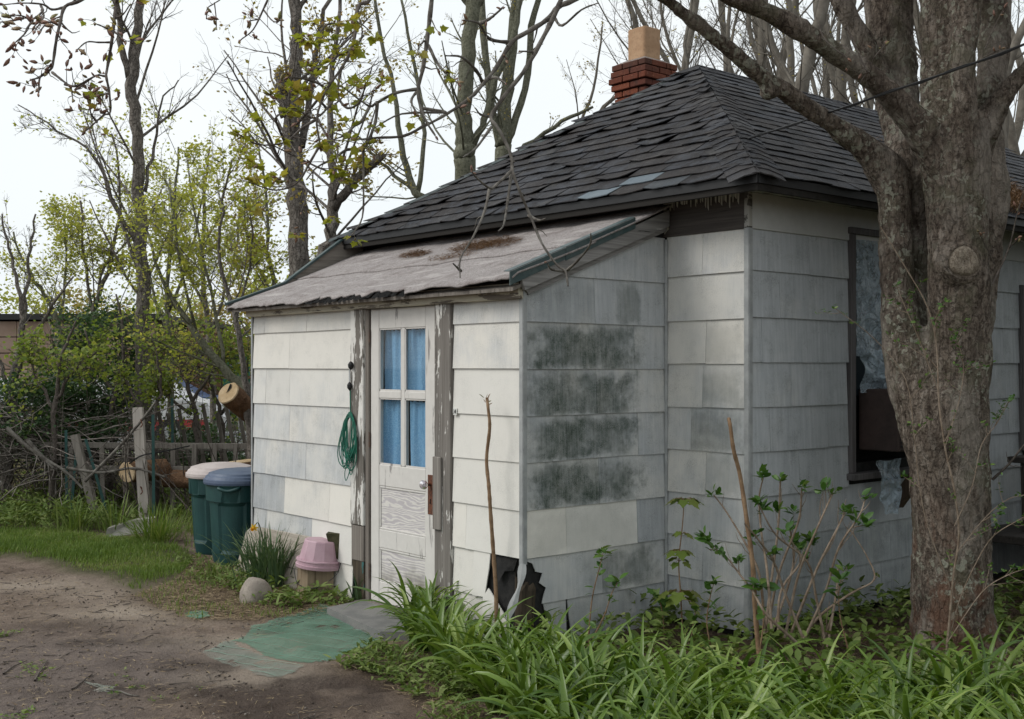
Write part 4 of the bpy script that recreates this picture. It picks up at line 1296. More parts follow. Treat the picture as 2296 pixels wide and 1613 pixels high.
# ------------------------------------------------------------------ ground
def gcoords(lo, hi, step, far):
    a = list(np.arange(lo, hi, step)); out = []
    d, x = step, lo
    left = []
    while x > -far: d *= 1.45; x -= d; left.append(x)
    d, x = step, a[-1]; right = []
    while x < far: d *= 1.45; x += d; right.append(x)
    return np.array(left[::-1] + a + right)
gx, gy = gcoords(-4.6, 4.4, 0.034, 600), gcoords(4.0, 12.6, 0.034, 600)
GX, GY = np.meshgrid(gx, gy, indexing='ij')
WX = CAM[0] + GX * RGT[0] + GY * FWD[0]; WY = CAM[1] + GX * RGT[1] + GY * FWD[1]
LAWN = gpoly((-500, 1188), (0, 1195), (150, 1188), (230, 1203), (330, 1205), (420, 1232), (432, 1268), (395, 1300), (300, 1328), (235, 1298), (150, 1285), (80, 1262), (0, 1250), (-500, 1240))
LITTER = gpoly((300, 1335), (400, 1300), (440, 1250), (570, 1270), (640, 1310), (830, 1345), (760, 1375), (560, 1395), (430, 1395), (360, 1365))
BED = [tuple(W(*p)[:2]) for p in ((-0.66, 7.5), (-0.60, 6.85), (-0.36, 6.15), (-0.08, 5.45), (0.16, 4.7), (0.36, 4.0), (4.5, 4.0), (4.6, 5.4), (2.6, 5.35), (1.2, 5.35), (0.55, 5.6), (0.15, 6.0), (-0.05, 6.6), (-0.35, 7.0))]
SHRUBBED = [tuple(W(*p)[:2]) for p in ((-0.05, 6.65), (0.15, 6.05), (0.55, 5.75), (1.25, 5.5), (2.4, 5.5), (4.6, 5.6), (5.5, 9.5), (2.2, 7.7), (1.43, 7.0), (1.0, 7.5))]
BANK = gpoly((840, 1452), (900, 1440), (1000, 1480), (1080, 1560), (1100, 1680), (1010, 1680), (930, 1590), (840, 1525), (750, 1498))
WALLWEED = gpoly((500, 1330), (545, 1290), (640, 1290), (800, 1305), (835, 1345), (760, 1372), (640, 1372), (560, 1358))
MESHMAT = gpoly((440, 1462), (600, 1395), (728, 1365), (835, 1410), (845, 1448), (700, 1490), (600, 1500))
def soft(sd, w): return np.clip(sd / w + 0.5, 0, 1)
nz = fbm(WX, WY, 1.6, 4, 3)
d_lawn = poly_sd(WX, WY, LAWN) + nz * 0.16
d_lit = poly_sd(WX, WY, LITTER) + nz * 0.15
d_bed = np.maximum(poly_sd(WX, WY, BED), poly_sd(WX, WY, SHRUBBED)) + nz * 0.1
d_bank = np.maximum(poly_sd(WX, WY, BANK), poly_sd(WX, WY, WALLWEED)) + nz * 0.12
a_grass = np.maximum(soft(d_lawn, 0.18), np.clip((GY - 11.6 + nz * 0.5) / 0.4, 0, 1))
a_lit = np.maximum(soft(d_lit, 0.3), np.maximum(soft(d_bed, 0.2), soft(d_bank, 0.25) * 0.8))
pale = 0
for x, y, rx, ry, k in ((500, 1440, 0.75, 0.16, 1.0), (330, 1372, 0.55, 0.30, 1.0), (230, 1330, 0.5, 0.3, 0.55), (90, 1310, 0.5, 0.3, 0.6), (560, 1520, 0.34, 0.24, 1.2), (610, 1475, 0.35, 0.2, 0.6), (420, 1400, 0.35, 0.2, 0.4)):
    c = G(x, y); dX = (WX - c[0]) * RGT[0] + (WY - c[1]) * RGT[1]; dY = (WX - c[0]) * FWD[0] + (WY - c[1]) * FWD[1]
    pale = pale + k * np.exp(-((dX / rx) ** 2 + (dY / ry) ** 2))
pale = np.clip(1.35 * pale * (0.8 + 0.9 * nz), 0, 1)
dark = 0
for x, y, rx, ry, k in ((480, 1545, 0.9, 0.22, 0.9), (680, 1600, 0.5, 0.4, 1.0), (300, 1440, 0.5, 0.12, 0.7), (430, 1490, 0.4, 0.14, 0.6), (760, 1540, 0.35, 0.3, 1.0), (120, 1400, 0.5, 0.2, 0.4), (240, 1400, 0.3, 0.15, 0.5)):
    c = G(x, y); dX = (WX - c[0]) * RGT[0] + (WY - c[1]) * RGT[1]; dY = (WX - c[0]) * FWD[0] + (WY - c[1]) * FWD[1]
    dark = dark + k * np.exp(-((dX / rx) ** 2 + (dY / ry) ** 2))
dark = np.clip(1.2 * dark * (0.75 + 1.3 * fbm(WX, WY, 3.5, 3, 9)), 0, 1)
tar = np.clip((-GX - 1.45 - 0.25 * (GY - 6)) / 0.5 + nz * 0.8, 0, 1) * np.clip((7.6 - GY) / 0.8, 0, 1)
near = np.clip((13.5 - GY) / 1.5, 0, 1) * np.clip((GY - 1) / 2, 0, 1)
GZ = (0.016 * fbm(WX, WY, 2.0, 3, 5) + 0.014 * fbm(WX, WY, 9, 3, 6) * (0.5 + dark + a_lit * 0.6) + 0.011 * fbm(WX, WY, 24, 2, 8) * (0.45 + dark)) * near
rut = np.exp(-((GY - 6.95 - 0.22 * np.sin(GX * 2.0)) / 0.16) ** 2) * np.clip((-GX - 1.9) / 0.5, 0, 1)
rut2 = np.exp(-((GY - 8.0 - 0.1 * np.sin(GX * 3.0)) / 0.2) ** 2) * np.clip((-GX - 1.5) / 0.5, 0, 1)
GZ += -0.012 * rut - 0.010 * rut2 + 0.03 * soft(d_bank, 0.3) * near + 0.02 * a_grass * near
under = (WX > QD - 0.05) & (WY > -0.06) & (WX < 7) & (WY < 4.1) & ((WX > -0.05) | (WY > PS - 0.06))
GZ = np.where(under, np.minimum(GZ, -0.01), GZ)
def gz_at(x, y):
    """height of the ground sheet"""
    X = (np.asarray(x) - CAM[0]) * RGT[0] + (np.asarray(y) - CAM[1]) * RGT[1]; Y = (np.asarray(x) - CAM[0]) * FWD[0] + (np.asarray(y) - CAM[1]) * FWD[1]
    i = np.clip(np.searchsorted(gx, X) - 1, 0, len(gx) - 2); j = np.clip(np.searchsorted(gy, Y) - 1, 0, len(gy) - 2)
    fx = np.clip((X - gx[i]) / (gx[i+1] - gx[i]), 0, 1); fy = np.clip((Y - gy[j]) / (gy[j+1] - gy[j]), 0, 1)
    return GZ[i, j] * (1-fx) * (1-fy) + GZ[i+1, j] * fx * (1-fy) + GZ[i, j+1] * (1-fx) * fy + GZ[i+1, j+1] * fx * fy
def onground(xy, dz=0.0):
    xy = np.asarray(xy, float); return np.column_stack([xy[:, 0], xy[:, 1], gz_at(xy[:, 0], xy[:, 1]) + dz])

def make_ground():
    m = M('earth', 0.97, 0.12)
    gr, lit, pl, dk, ta = (m.attr(k, 'GEOMETRY') for k in ('grass', 'litter', 'pale', 'dark', 'tar'))
    n1, n2, n3 = m.noise(5, 5, 0.65), m.noise(42, 4, 0.7), m.noise(190, 3, 0.7)
    c = m.mix(m.sm(m.mth('ADD', m.mth('MULTIPLY', n1, 0.6), m.mth('MULTIPLY', n2, 0.4)), 0.38, 0.62), (0.148, 0.110, 0.086), (0.265, 0.205, 0.162))
    c = m.mix(m.mth('MULTIPLY', pl, m.mth('ADD', 0.55, m.mth('MULTIPLY', n2, 0.5)), True), c, (0.43, 0.36, 0.29))
    c = m.mix(m.mth('MULTIPLY', ta, 0.45), c, m.mix(n2, (0.14, 0.12, 0.118), (0.215, 0.188, 0.182)))
    c = m.mix(m.mth('MULTIPLY', dk, m.mth('ADD', 0.3, n2), True), c, (0.070, 0.053, 0.045))
    straw = m.noise(1, 3, 0.7, m.map(m.pos(), (60, 220, 60), (0, 0, 0.7)))
    straw2 = m.noise(1, 3, 0.7, m.map(m.pos(), (220, 60, 60), (0, 0, 0.3)))
    lc = m.mix(m.sm(m.mth('MAXIMUM', straw, straw2), 0.52, 0.68), (0.085, 0.058, 0.04), (0.32, 0.245, 0.155))
    c = m.mix(m.mth('MULTIPLY', lit, m.mth('ADD', 0.45, n1), True), c, lc)
    gc = m.mix(n2, (0.06, 0.065, 0.03), (0.12, 0.115, 0.06))
    c = m.mix(m.mth('MULTIPLY', gr, 0.85), c, gc)
    c = m.mix(m.mth('MULTIPLY', m.sm(n3, 0.62, 0.72), 0.5), c, (0.32, 0.28, 0.24))
    c = m.mix(m.mth('MULTIPLY', m.sm(n3, 0.40, 0.32), 0.6), c, (0.035, 0.028, 0.024))
    m.col(c)
    m.bump(m.mth('ADD', m.mth('MULTIPLY', n2, 1.2), m.mth('ADD', m.mth('MULTIPLY', n3, 0.6), m.mth('MULTIPLY', m.noise(14, 4, 0.7), 1.5))), 1.0, 0.022)
    return m.done()
nxg, nyg = GX.shape
Vg = np.stack([WX, WY, GZ], 2).reshape(-1, 3)
ii, jj = np.meshgrid(np.arange(nxg - 1), np.arange(nyg - 1), indexing='ij')
Fg = np.stack([ii * nyg + jj, (ii + 1) * nyg + jj, (ii + 1) * nyg + jj + 1, ii * nyg + jj + 1], -1).reshape(-1, 4)
mk('ground', Vg, Fg, make_ground(), kind='structure', smooth=True, origin=(0, 0, 0),
   attrs={'grass': a_grass.ravel(), 'litter': a_lit.ravel(), 'pale': pale.ravel(), 'dark': dark.ravel(), 'tar': tar.ravel()},
   label='worn dirt track and yard ground in front of the cottage', cat='ground')
# far road behind the fence
rc = [W(-30, 21), W(20, 21), W(20, 29), W(-30, 29)]
mk('road', [r + (0, 0, 0.03) for r in rc], [(0, 1, 2, 3)], simple('asphalt', (0.17, 0.17, 0.17), (0.22, 0.22, 0.215), 3, 0.9, 0.2, 0.1, fine=40), kind='structure', label='pale grey road behind the fence', cat='road')
# ------------------------------------------------------------------ big tree by the side wall
M_bark = make_bark('old_bark', (0.050, 0.037, 0.030), (0.160, 0.129, 0.104), (0.31, 0.27, 0.23), 1.0, (0.36, 0.36, 0.29), 0.30, 0.024, 0.55, 0.60, moss=(0.10, 0.095, 0.062), pale=(0.37, 0.33, 0.285), red=(0.20, 0.105, 0.07))
M_bark2 = make_bark('limb_bark', (0.055, 0.052, 0.045), (0.125, 0.118, 0.098), (0.20, 0.195, 0.165), 2.2, (0.27, 0.29, 0.23), 0.25, 0.010, moss=(0.09, 0.095, 0.06))
M_twig = simple('twig_bark', (0.075, 0.062, 0.055), (0.14, 0.12, 0.105), 30, 0.9, 0.15, 0.4, fine=120)
M_deadtwig = simple('dead_branch_bark', (0.085, 0.075, 0.066), (0.19, 0.175, 0.155), 14, 0.9, 0.1, 0.5, fine=90)
M_bud = make_leafmat('bud_scales', (0.20, 0.11, 0.085), (0.30, 0.17, 0.12), (0.25, 0.27, 0.09), 0.1)
M_newleaf = make_leafmat('unfolding_leaf', (0.26, 0.30, 0.045), (0.38, 0.38, 0.065), (0.42, 0.30, 0.09), 0.55)

def PX(pts, s=1.0):
    """rows of (x, y, distance, half-width in photo px) -> points, radii"""
    P_ = np.array([P(x, y, d) for x, y, d, w in pts]); r = np.array([w / FPX * d for x, y, d, w in pts])
    return P_, r * s
def limb(mb, pts, k=4, n=12, jit=0.0):
    q = smooth_path(np.array(pts, float), k)
    P_, r = PX(q)
    if jit: r = r * (1 + RNG.normal(0, jit, len(r)))
    V, F = tube_arr(P_, r, n, True); mb.add(V, F)
    return P_, r
tree = empty('street_tree', P(2150, 1475, 6.7) * (1, 1, 0), 'large old grey-barked tree with several stems and a pruned knot before the side wall', 'tree')
mb = MB()
limb(mb, [(2145, 1560, 6.7, 125), (2142, 1480, 6.7, 104), (2136, 1400, 6.7, 92), (2133, 1250, 6.7, 85), (2130, 1080, 6.7, 86), (2118, 960, 6.7, 96), (2112, 880, 6.72, 100)], jit=0.02, n=18)
limb(mb, [(2140, 1050, 6.7, 74), (2148, 850, 6.66, 70), (2150, 650, 6.62, 66), (2146, 480, 6.6, 66), (2138, 350, 6.6, 76), (2122, 250, 6.6, 62), (2110, 120, 6.6, 44), (2105, -30, 6.6, 42), (2110, -300, 6.7, 55), (2080, -700, 6.8, 44)], jit=0.025, n=16)
limb(mb, [(2120, 1020, 6.7, 86), (2048, 860, 6.75, 58), (2018, 720, 6.78, 42), (2010, 580, 6.8, 37), (2007, 470, 6.8, 38), (1996, 400, 6.8, 44), (1950, 340, 6.75, 34), (1890, 296, 6.7, 25), (1830, 255, 6.62, 22), (1770, 213, 6.55, 22), (1700, 166, 6.45, 20), (1640, 115, 6.35, 18), (1560, 50, 6.2, 16), (1480, -10, 6.1, 15), (1400, -60, 6.0, 15), (1250, -170, 5.8, 14), (1050, -260, 5.5, 13)], jit=0.03)
limb(mb, [(1742, 200, 6.5, 19), (1724, 205, 6.48, 21), (1714, 216, 6.46, 14)], 2)                  # stub swelling on the limb
limb(mb, [(2140, 420, 6.6, 60), (2090, 320, 6.55, 46), (2020, 240, 6.5, 31), (1950, 172, 6.42, 27), (1850, 104, 6.3, 26), (1750, 42, 6.2, 25), (1640, -10, 6.05, 23), (1500, -80, 5.8, 21), (1300, -190, 5.5, 28), (1000, -330, 5.1, 25), (700, -360, 4.8, 22), (400, -300, 4.5, 18)], jit=0.025)
limb(mb, [(2010, 430, 6.85, 44), (2030, 330, 6.95, 44), (2015, 240, 7.05, 48), (2000, 120, 7.1, 52), (1992, 0, 7.1, 53), (1980, -200, 7.2, 50), (1960, -500, 7.3, 40)], jit=0.03)
limb(mb, [(2165, 420, 6.62, 48), (2198, 290, 6.72, 34), (2222, 170, 6.8, 32), (2232, 60, 6.85, 34), (2215, -60, 6.85, 30), (2200, -300, 6.9, 26)], jit=0.05)
limb(mb, [(2162, 330, 6.5, 32), (2160, 230, 6.45, 30), (2160, 120, 6.43, 31), (2168, 0, 6.42, 34), (2172, -200, 6.4, 30)], jit=0.03)  # front stem
limb(mb, [(2200, 300, 6.62, 40), (2250, 215, 6.55, 26), (2300, 158, 6.5, 20), (2380, 90, 6.4, 18), (2550, -60, 6.3, 15)])
limb(mb, [(2160, 980, 6.85, 44), (2190, 840, 6.95, 26), (2206, 700, 7.0, 27), (2216, 560, 7.0, 30), (2228, 430, 7.0, 33), (2222, 330, 7.0, 28), (2222, 220, 7.0, 28)], jit=0.07)
limb(mb, [(2090, 880, 6.78, 40), (2072, 740, 6.86, 32), (2066, 600, 6.9, 30), (2064, 470, 6.9, 36), (2070, 380, 6.85, 44)])
limb(mb, [(2005, 235, 7.0, 26), (1945, 110, 6.95, 24), (1895, 20, 6.9, 23), (1850, -60, 6.9, 20)])
for a, b in (((2098, 1440), (2036, 1500)), ((2178, 1430), (2256, 1490)), ((2145, 1440), (2158, 1525)), ((2115, 1440), (2085, 1525)), ((2165, 1435), (2215, 1515))):       # root flare
    limb(mb, [(a[0], a[1] - 120, 6.65, 36), (a[0], a[1], 6.6, 44), (b[0], b[1], 6.55, 40), (b[0] + (b[0] - a[0]) * 0.6, b[1] + 40, 6.5, 20)])
trunk = mb.build('trunk', M_bark, tree, smooth=True)
md = trunk.modifiers.new('blend', 'REMESH'); md.mode = 'VOXEL'; md.voxel_size = 0.02; md.use_smooth_shade = True
md = trunk.modifiers.new('soften', 'SMOOTH'); md.iterations = 5; md.factor = 0.6
tx = bpy.data.textures.new('bark_lumps', 'CLOUDS'); tx.noise_scale = 0.16; tx.noise_depth = 3
md = trunk.modifiers.new('lumps', 'DISPLACE'); md.texture = tx; md.texture_coords = 'GLOBAL'; md.strength = 0.030; md.mid_level = 0.5
tx2 = bpy.data.textures.new('bark_ridges', 'CLOUDS'); tx2.noise_scale = 0.045; tx2.noise_depth = 2
md = trunk.modifiers.new('ridges', 'DISPLACE'); md.texture = tx2; md.texture_coords = 'GLOBAL'; md.strength = 0.014; md.mid_level = 0.5
# pruned knot: a healed ring with a rough heart
bpy.context.view_layer.update()
_ev = trunk.evaluated_get(bpy.context.evaluated_depsgraph_get())
_o = Vector(CAM - WL[trunk.name]); _h = _ev.ray_cast(_o, Vector(ray(2160, 587)).normalized())
kc = (np.array(_h[1]) + WL[trunk.name]) if _h[0] else P(2160, 587, 6.46)
nk = -FWD * 0.99 + RGT * 0.06 + np.array([0, 0, 0.05]); nk /= np.linalg.norm(nk); kc = kc + nk * 0.012
uk = unit(np.cross(np.array([0, 0, 1.0]), nk)); vk = np.cross(nk, uk); V = []; F = []
prof = [(0.150, -0.06), (0.122, -0.020), (0.104, 0.000), (0.092, 0.000), (0.086, -0.012), (0.081, 0.004), (0.060, 0.014), (0.032, 0.015), (0.018, 0.004), (0.004, 0.002)]; n = 20
for r, h in prof:
    for k in range(n):
        t = 2 * math.pi * k / n; rr_ = r * (1 + 0.05 * math.sin(3 * t + r * 40) + R.uniform(-0.02, 0.02))
        V.append(kc + uk * rr_ * math.cos(t) * 1.02 + vk * rr_ * math.sin(t) + nk * h)
F = [(j*n+k, j*n+(k+1)%n, (j+1)*n+(k+1)%n, (j+1)*n+k) for j in range(len(prof) - 1) for k in range(n)]
mk('knot_collar', V[:4*n], F[:3*n], M_bark, tree, smooth=True)
F = F[3*n:]
mk('knot', V, F, make_bark('knot_wood', (0.13, 0.10, 0.075), (0.28, 0.235, 0.185), (0.40, 0.35, 0.28), 3, None, 0.2, 0.01), tree, smooth=True, label='round healed pruning knot')

# ---- boughs of the same tree hanging into the frame
BUDV = np.array([(0, 0, 0)] + [(x, r * math.cos(k * 2.0944), r * math.sin(k * 2.0944)) for x, r in ((0.12, .11), (.4, .22), (.75, .15)) for k in range(3)] + [(1, 0, 0)])
BUDF = [(0, 1 + (k + 1) % 3, 1 + k) for k in range(3)]
for j in range(2):
    for k in range(3):
        a, b = 1 + 3*j + k, 1 + 3*j + (k+1) % 3; BUDF += [(a, b, b + 3), (a, b + 3, a + 3)]
BUDF += [(7 + k, 7 + (k + 1) % 3, 10) for k in range(3)]
BUD = (BUDV, BUDF)
rngb = np.random.default_rng(5)
def z1(x, y): return x / 2.744, y / 2.744
def z5(x, y): return (x / 2.4168 + 550) / 1.08885, y / 2.4168 / 1.08885
def bough(paths, conv, d0, d1, w, mat, parent, nb=0, bud=0.0, leaf=0, name='branch', twl=0.16, tw_n=3, dead=False):
    """hand-drawn twigs with side twigs; buds and unfolding leaves at the tips"""
    tw = Twigs(); LB = Leaves(); LL = Leaves(); tips = []
    for k, pth in enumerate(paths):
        n = len(pth); ww = w * 0.8 if k == 0 else w * 0.5
        q = []
        for i, pt in enumerate(pth):
            x, y = conv(pt[0], pt[1]); f = i / max(1, n - 1)
            d = d0 + (d1 - d0) * ((pt[2] if len(pt) > 2 else f)) + rngb.normal(0, 0.025)
            q.append((x + rngb.normal(0, 0.8), y + rngb.normal(0, 0.8), d, max(1.3, ww * (1 - 0.62 * f))))
        q = smooth_path(np.array(q), 4); P_, r_ = PX(q)
        r_ = r_ * (1 + 0.12 * np.sin(np.arange(len(r_)) * 2.1))
        tw.put(P_, r_, 6)
        paths_l, rad_l = [P_], [r_]
        if tw_n:
            ends, er = ramify(tw, paths_l, rad_l, [dict(n=tw_n * max(1, n / 3), len=twl, rel=False, ang=1.0, wander=0.28, trop=0.05 if not dead else -0.05, lo=0.3, ratio=0.55, rmin=0.0016, K=6, sides=4)], rngb)
            for e in ends: tips.append((e[-1], e[-1] - e[-2]))
        tips.append((P_[-1], P_[-1] - P_[-2]))
    ob = tw.build(name, mat, parent)
    if bud and tips:
        T_ = [t for t in tips if rngb.random() < bud]
        pos, dr = [], []
        for p, d in T_:
            d = unit(d)
            pos.append(p); dr.append(d + np.array([0, 0, -0.15]))
            for _ in range(rngb.integers(0, 3)):
                s = unit(np.cross(d, rngb.normal(0, 1, 3))); pos.append(p - d * rngb.uniform(0.0, 0.05)); dr.append(d * 0.5 + s)
        pos, dr = np.array(pos), np.array(dr)
        stamp(LB, BUD, pos, dr, rdir(len(pos), rng=rngb), rngb.uniform(0.022, 0.042, len(pos)), rngb.random(len(pos)))
        LB.build('buds', M_bud, parent, kind='stuff')
    if leaf and tips:
        pos, dr, nr = [], [], []
        for p, d in tips:
            if rngb.random() > 0.72: continue
            for _ in range(leaf):
                a = rngb.uniform(0, 6.28); o = np.array([math.cos(a), math.sin(a), rngb.uniform(-0.5, 0.7)])
                pos.append(p + o * 0.015); dr.append(o + unit(d) * 0.5); nr.append(np.array([0, 0, 1.0]) + rngb.normal(0, 0.45, 3))
        pos = np.array(pos)
        stamp(LL, MAPLE, pos, np.array(dr), np.array(nr), rngb.uniform(0.024, 0.052, len(pos)), rngb.random(len(pos)))
        LL.build('leaves', M_newleaf, parent, kind='stuff', smooth=False)
    return ob
# top left: twigs with fat buds
bough([[(760, -350), (640, -120), (500, 0), (400, 45), (365, 150), (345, 260), (325, 400), (300, 440), (245, 480), (240, 570)],
       [(300, 440), (230, 480), (190, 490)], [(325, 445), (375, 490), (430, 540), (450, 610)], [(400, 520), (470, 530), (560, 480), (590, 470)],
       [(400, 45), (320, 60), (260, 30), (140, 20), (0, 35)], [(255, 35), (260, 70), (200, 120), (130, 100), (60, 95)], [(260, 70), (270, 110), (215, 190)],
       [(200, 130), (170, 180), (150, 215), (70, 285)], [(140, 110), (70, 130), (0, 135)], [(365, 155), (300, 140), (245, 190)]],
      z1, 4.35, 4.0, 6.5, M_twig, tree, bud=0.95, twl=0.13, tw_n=3.2)
bough([[(760, -300), (730, -60), (712, 40), (700, 150), (685, 270), (660, 420), (655, 470), (668, 560), (680, 690), (640, 710), (560, 780), (520, 810)],
       [(655, 470), (590, 468), (510, 520), (460, 560)], [(688, 260), (610, 265), (530, 262), (470, 310)], [(695, 200), (640, 170), (590, 145)],
       [(693, 190), (740, 230), (770, 260)], [(700, 120), (760, 90), (800, 30)], [(668, 575), (605, 585)], [(600, 750), (560, 700), (555, 670)]],
      z1, 4.45, 4.1, 5.6, M_twig, tree, bud=0.95, leaf=1, twl=0.12, tw_n=2.6)
bough([[(1700, -250), (1660, -40), (1620, 60), (1560, 180), (1490, 245)], [(1620, 60), (1680, 130), (1730, 120)], [(1590, 120), (1530, 130)]], z1, 4.6, 4.4, 4.0, M_twig, tree, bud=0.95, twl=0.07, tw_n=1.2)
bough([[(1400, -200), (1370, -30), (1320, 20), (1275, 50), (1270, 120)], [(1320, 20), (1330, 110), (1330, 170)]], z1, 4.6, 4.4, 2.0, M_twig, tree, bud=0.8, twl=0.05, tw_n=1)
# middle: leafy bough
bough([[(960, -420), (860, -120), (850, 0), (790, 30), (765, 110), (770, 170), (745, 290), (680, 410), (600, 530), (540, 700), (560, 850)],
       [(680, 410), (650, 560), (600, 640), (520, 700), (420, 640)], [(600, 530), (520, 480), (400, 460), (330, 480)], [(650, 560), (720, 640), (800, 600), (830, 490)],
       [(540, 700), (440, 760), (350, 840), (200, 850), (90, 795)], [(545, 700), (600, 800), (660, 870), (640, 1010)], [(600, 640), (560, 600), (480, 560), (430, 580)],
       [(350, 840), (300, 700), (380, 660)], [(560, 850), (500, 960), (430, 1080), (300, 1120), (140, 1075)], [(560, 850), (640, 960), (700, 1040), (690, 1060)],
       [(430, 1080), (480, 1130), (450, 1250)], [(770, 170), (700, 150), (600, 150), (530, 240)], [(745, 290), (660, 330), (600, 390)]],
      z5, 5.3, 4.7, 7.0, M_twig, tree, bud=0.6, leaf=7, twl=0.22, tw_n=3.6)
bough([[(1250, -360), (1225, -100), (1215, 0), (1190, 200), (1165, 400), (1140, 520), (1150, 640), (1190, 730), (1235, 800)],
       [(1140, 525), (1000, 550), (890, 610), (850, 630), (780, 580), (700, 520)], [(895, 612), (885, 720), (840, 850), (820, 900), (815, 1080), (810, 1280), (750, 1390)],
       [(850, 630), (800, 720), (760, 740), (700, 800), (620, 830)], [(820, 890), (720, 880), (650, 930), (540, 990), (480, 1060)], [(1190, 730), (1060, 800), (900, 815), (780, 820), (640, 790)],
       [(1140, 530), (1100, 600), (1140, 690)], [(1200, 270), (1270, 400), (1370, 490)], [(1150, 640), (1300, 665), (1040, 670), (880, 760)]],
      z5, 5.2, 5.0, 8.0, M_deadtwig, tree, bud=0.4, leaf=2, twl=0.14, tw_n=1.6, dead=True)
bough([[(2300, -300), (2150, -80), (2050, 0), (1970, 40), (1900, 120), (1790, 190), (1690, 250), (1600, 400), (1520, 500), (1430, 590), (1280, 690), (1130, 765)],
       [(1690, 250), (1560, 230), (1500, 140), (1410, 120)], [(1520, 500), (1480, 420), (1400, 340), (1300, 330)], [(1540, 470), (1600, 460), (1650, 490)], [(1500, 140), (1560, 110), (1640, 50)]],
      z5, 5.9, 5.2, 9.5, M_deadtwig, tree, bud=0.3, twl=0.13, tw_n=1.4, dead=True)
bough([[(2200, -420), (2060, -150), (1980, 0), (1940, 100), (1830, 310), (1760, 430), (1650, 560), (1570, 690), (1600, 745), (1650, 830), (1690, 930), (1695, 1010), (1740, 1130), (1800, 1270), (1870, 1440), (1960, 1560), (2010, 1600), (2020, 1690)],
       [(1570, 690), (1510, 680), (1480, 640)], [(1690, 1010), (1600, 1090), (1560, 1110), (1480, 1050), (1455, 1010)], [(1560, 1110), (1530, 1250), (1460, 1400), (1390, 1530), (1385, 1640)],
       [(1690, 1000), (1670, 1200), (1640, 1330), (1610, 1370)], [(1790, 1270), (1850, 1300), (1890, 1290)], [(1570, 750), (1480, 880), (1400, 930)], [(1390, 1600), (1340, 1560)], [(2010, 1600), (1930, 1590), (1900, 1560)], [(2010, 1600), (2080, 1540), (2150, 1450), (2160, 1380)],
       [(1940, 100), (1990, 150), (2100, 60), (2200, 20)], [(1830, 310), (1740, 300)]],
      z5, 5.7, 5.0, 7.5, M_deadtwig, tree, bud=0.12, twl=0.09, tw_n=0.8, dead=True)
# fine twigs with buds on the big limbs near the trunk
bough([[(1900, 60), (1945, 160), (1960, 130), (1985, 100)], [(1830, 40), (1850, 90), (1900, 130)]], lambda x, y: (x, y), 6.2, 6.0, 2.5, M_twig, tree, bud=0.9, twl=0.14, tw_n=2)
bough([[(2226, 640), (2260, 560), (2280, 480), (2300, 420)], [(2230, 590), (2205, 540), (2195, 520)], [(2260, 560), (2290, 530)]], lambda x, y: (x, y), 6.5, 6.3, 3.0, M_twig, tree, bud=0.9, twl=0.10, tw_n=1.5)
bough([[(2225, 1075), (2262, 1040), (2296, 1000), (2330, 960)]], lambda x, y: (x, y), 6.6, 6.4, 4.0, M_twig, tree, twl=0.10, tw_n=1)
bough([[(2210, 110), (2230, 60), (2250, 20)], [(2205, 130), (2245, 110)]], lambda x, y: (x, y), 6.3, 6.2, 2.0, M_twig, tree, bud=1, twl=0.08, tw_n=2)

# ------------------------------------------------------------------ trees behind
M_barkg = make_bark('grey_bark', (0.11, 0.097, 0.085), (0.205, 0.182, 0.16), (0.31, 0.285, 0.255), 0.9, (0.24, 0.24, 0.19), 0.5, 0.02)
M_barkgreen = make_bark('green_grey_bark', (0.095, 0.095, 0.068), (0.165, 0.165, 0.12), (0.23, 0.23, 0.175), 0.9, (0.30, 0.30, 0.25), 0.15, 0.012)
M_barkwood = simple('far_bark', (0.115, 0.102, 0.086), (0.19, 0.172, 0.145), 6, 0.95, 0.1, 0)
M_leafy = make_leafmat('spring_leaf', (0.33, 0.37, 0.08), (0.48, 0.50, 0.12), (0.60, 0.54, 0.18), 0.62)
M_leafgreen = make_leafmat('fresh_green_leaf', (0.16, 0.24, 0.05), (0.28, 0.35, 0.075), (0.42, 0.43, 0.12), 0.55)
M_leafbronze = make_leafmat('bronze_leaf', (0.32, 0.25, 0.08), (0.38, 0.33, 0.10), (0.34, 0.20, 0.09), 0.5)
M_leafdark = make_leafmat('evergreen_leaf', (0.03, 0.07, 0.030), (0.06, 0.115, 0.042), (0.11, 0.17, 0.055), 0.3)
rngt = np.random.default_rng(21)
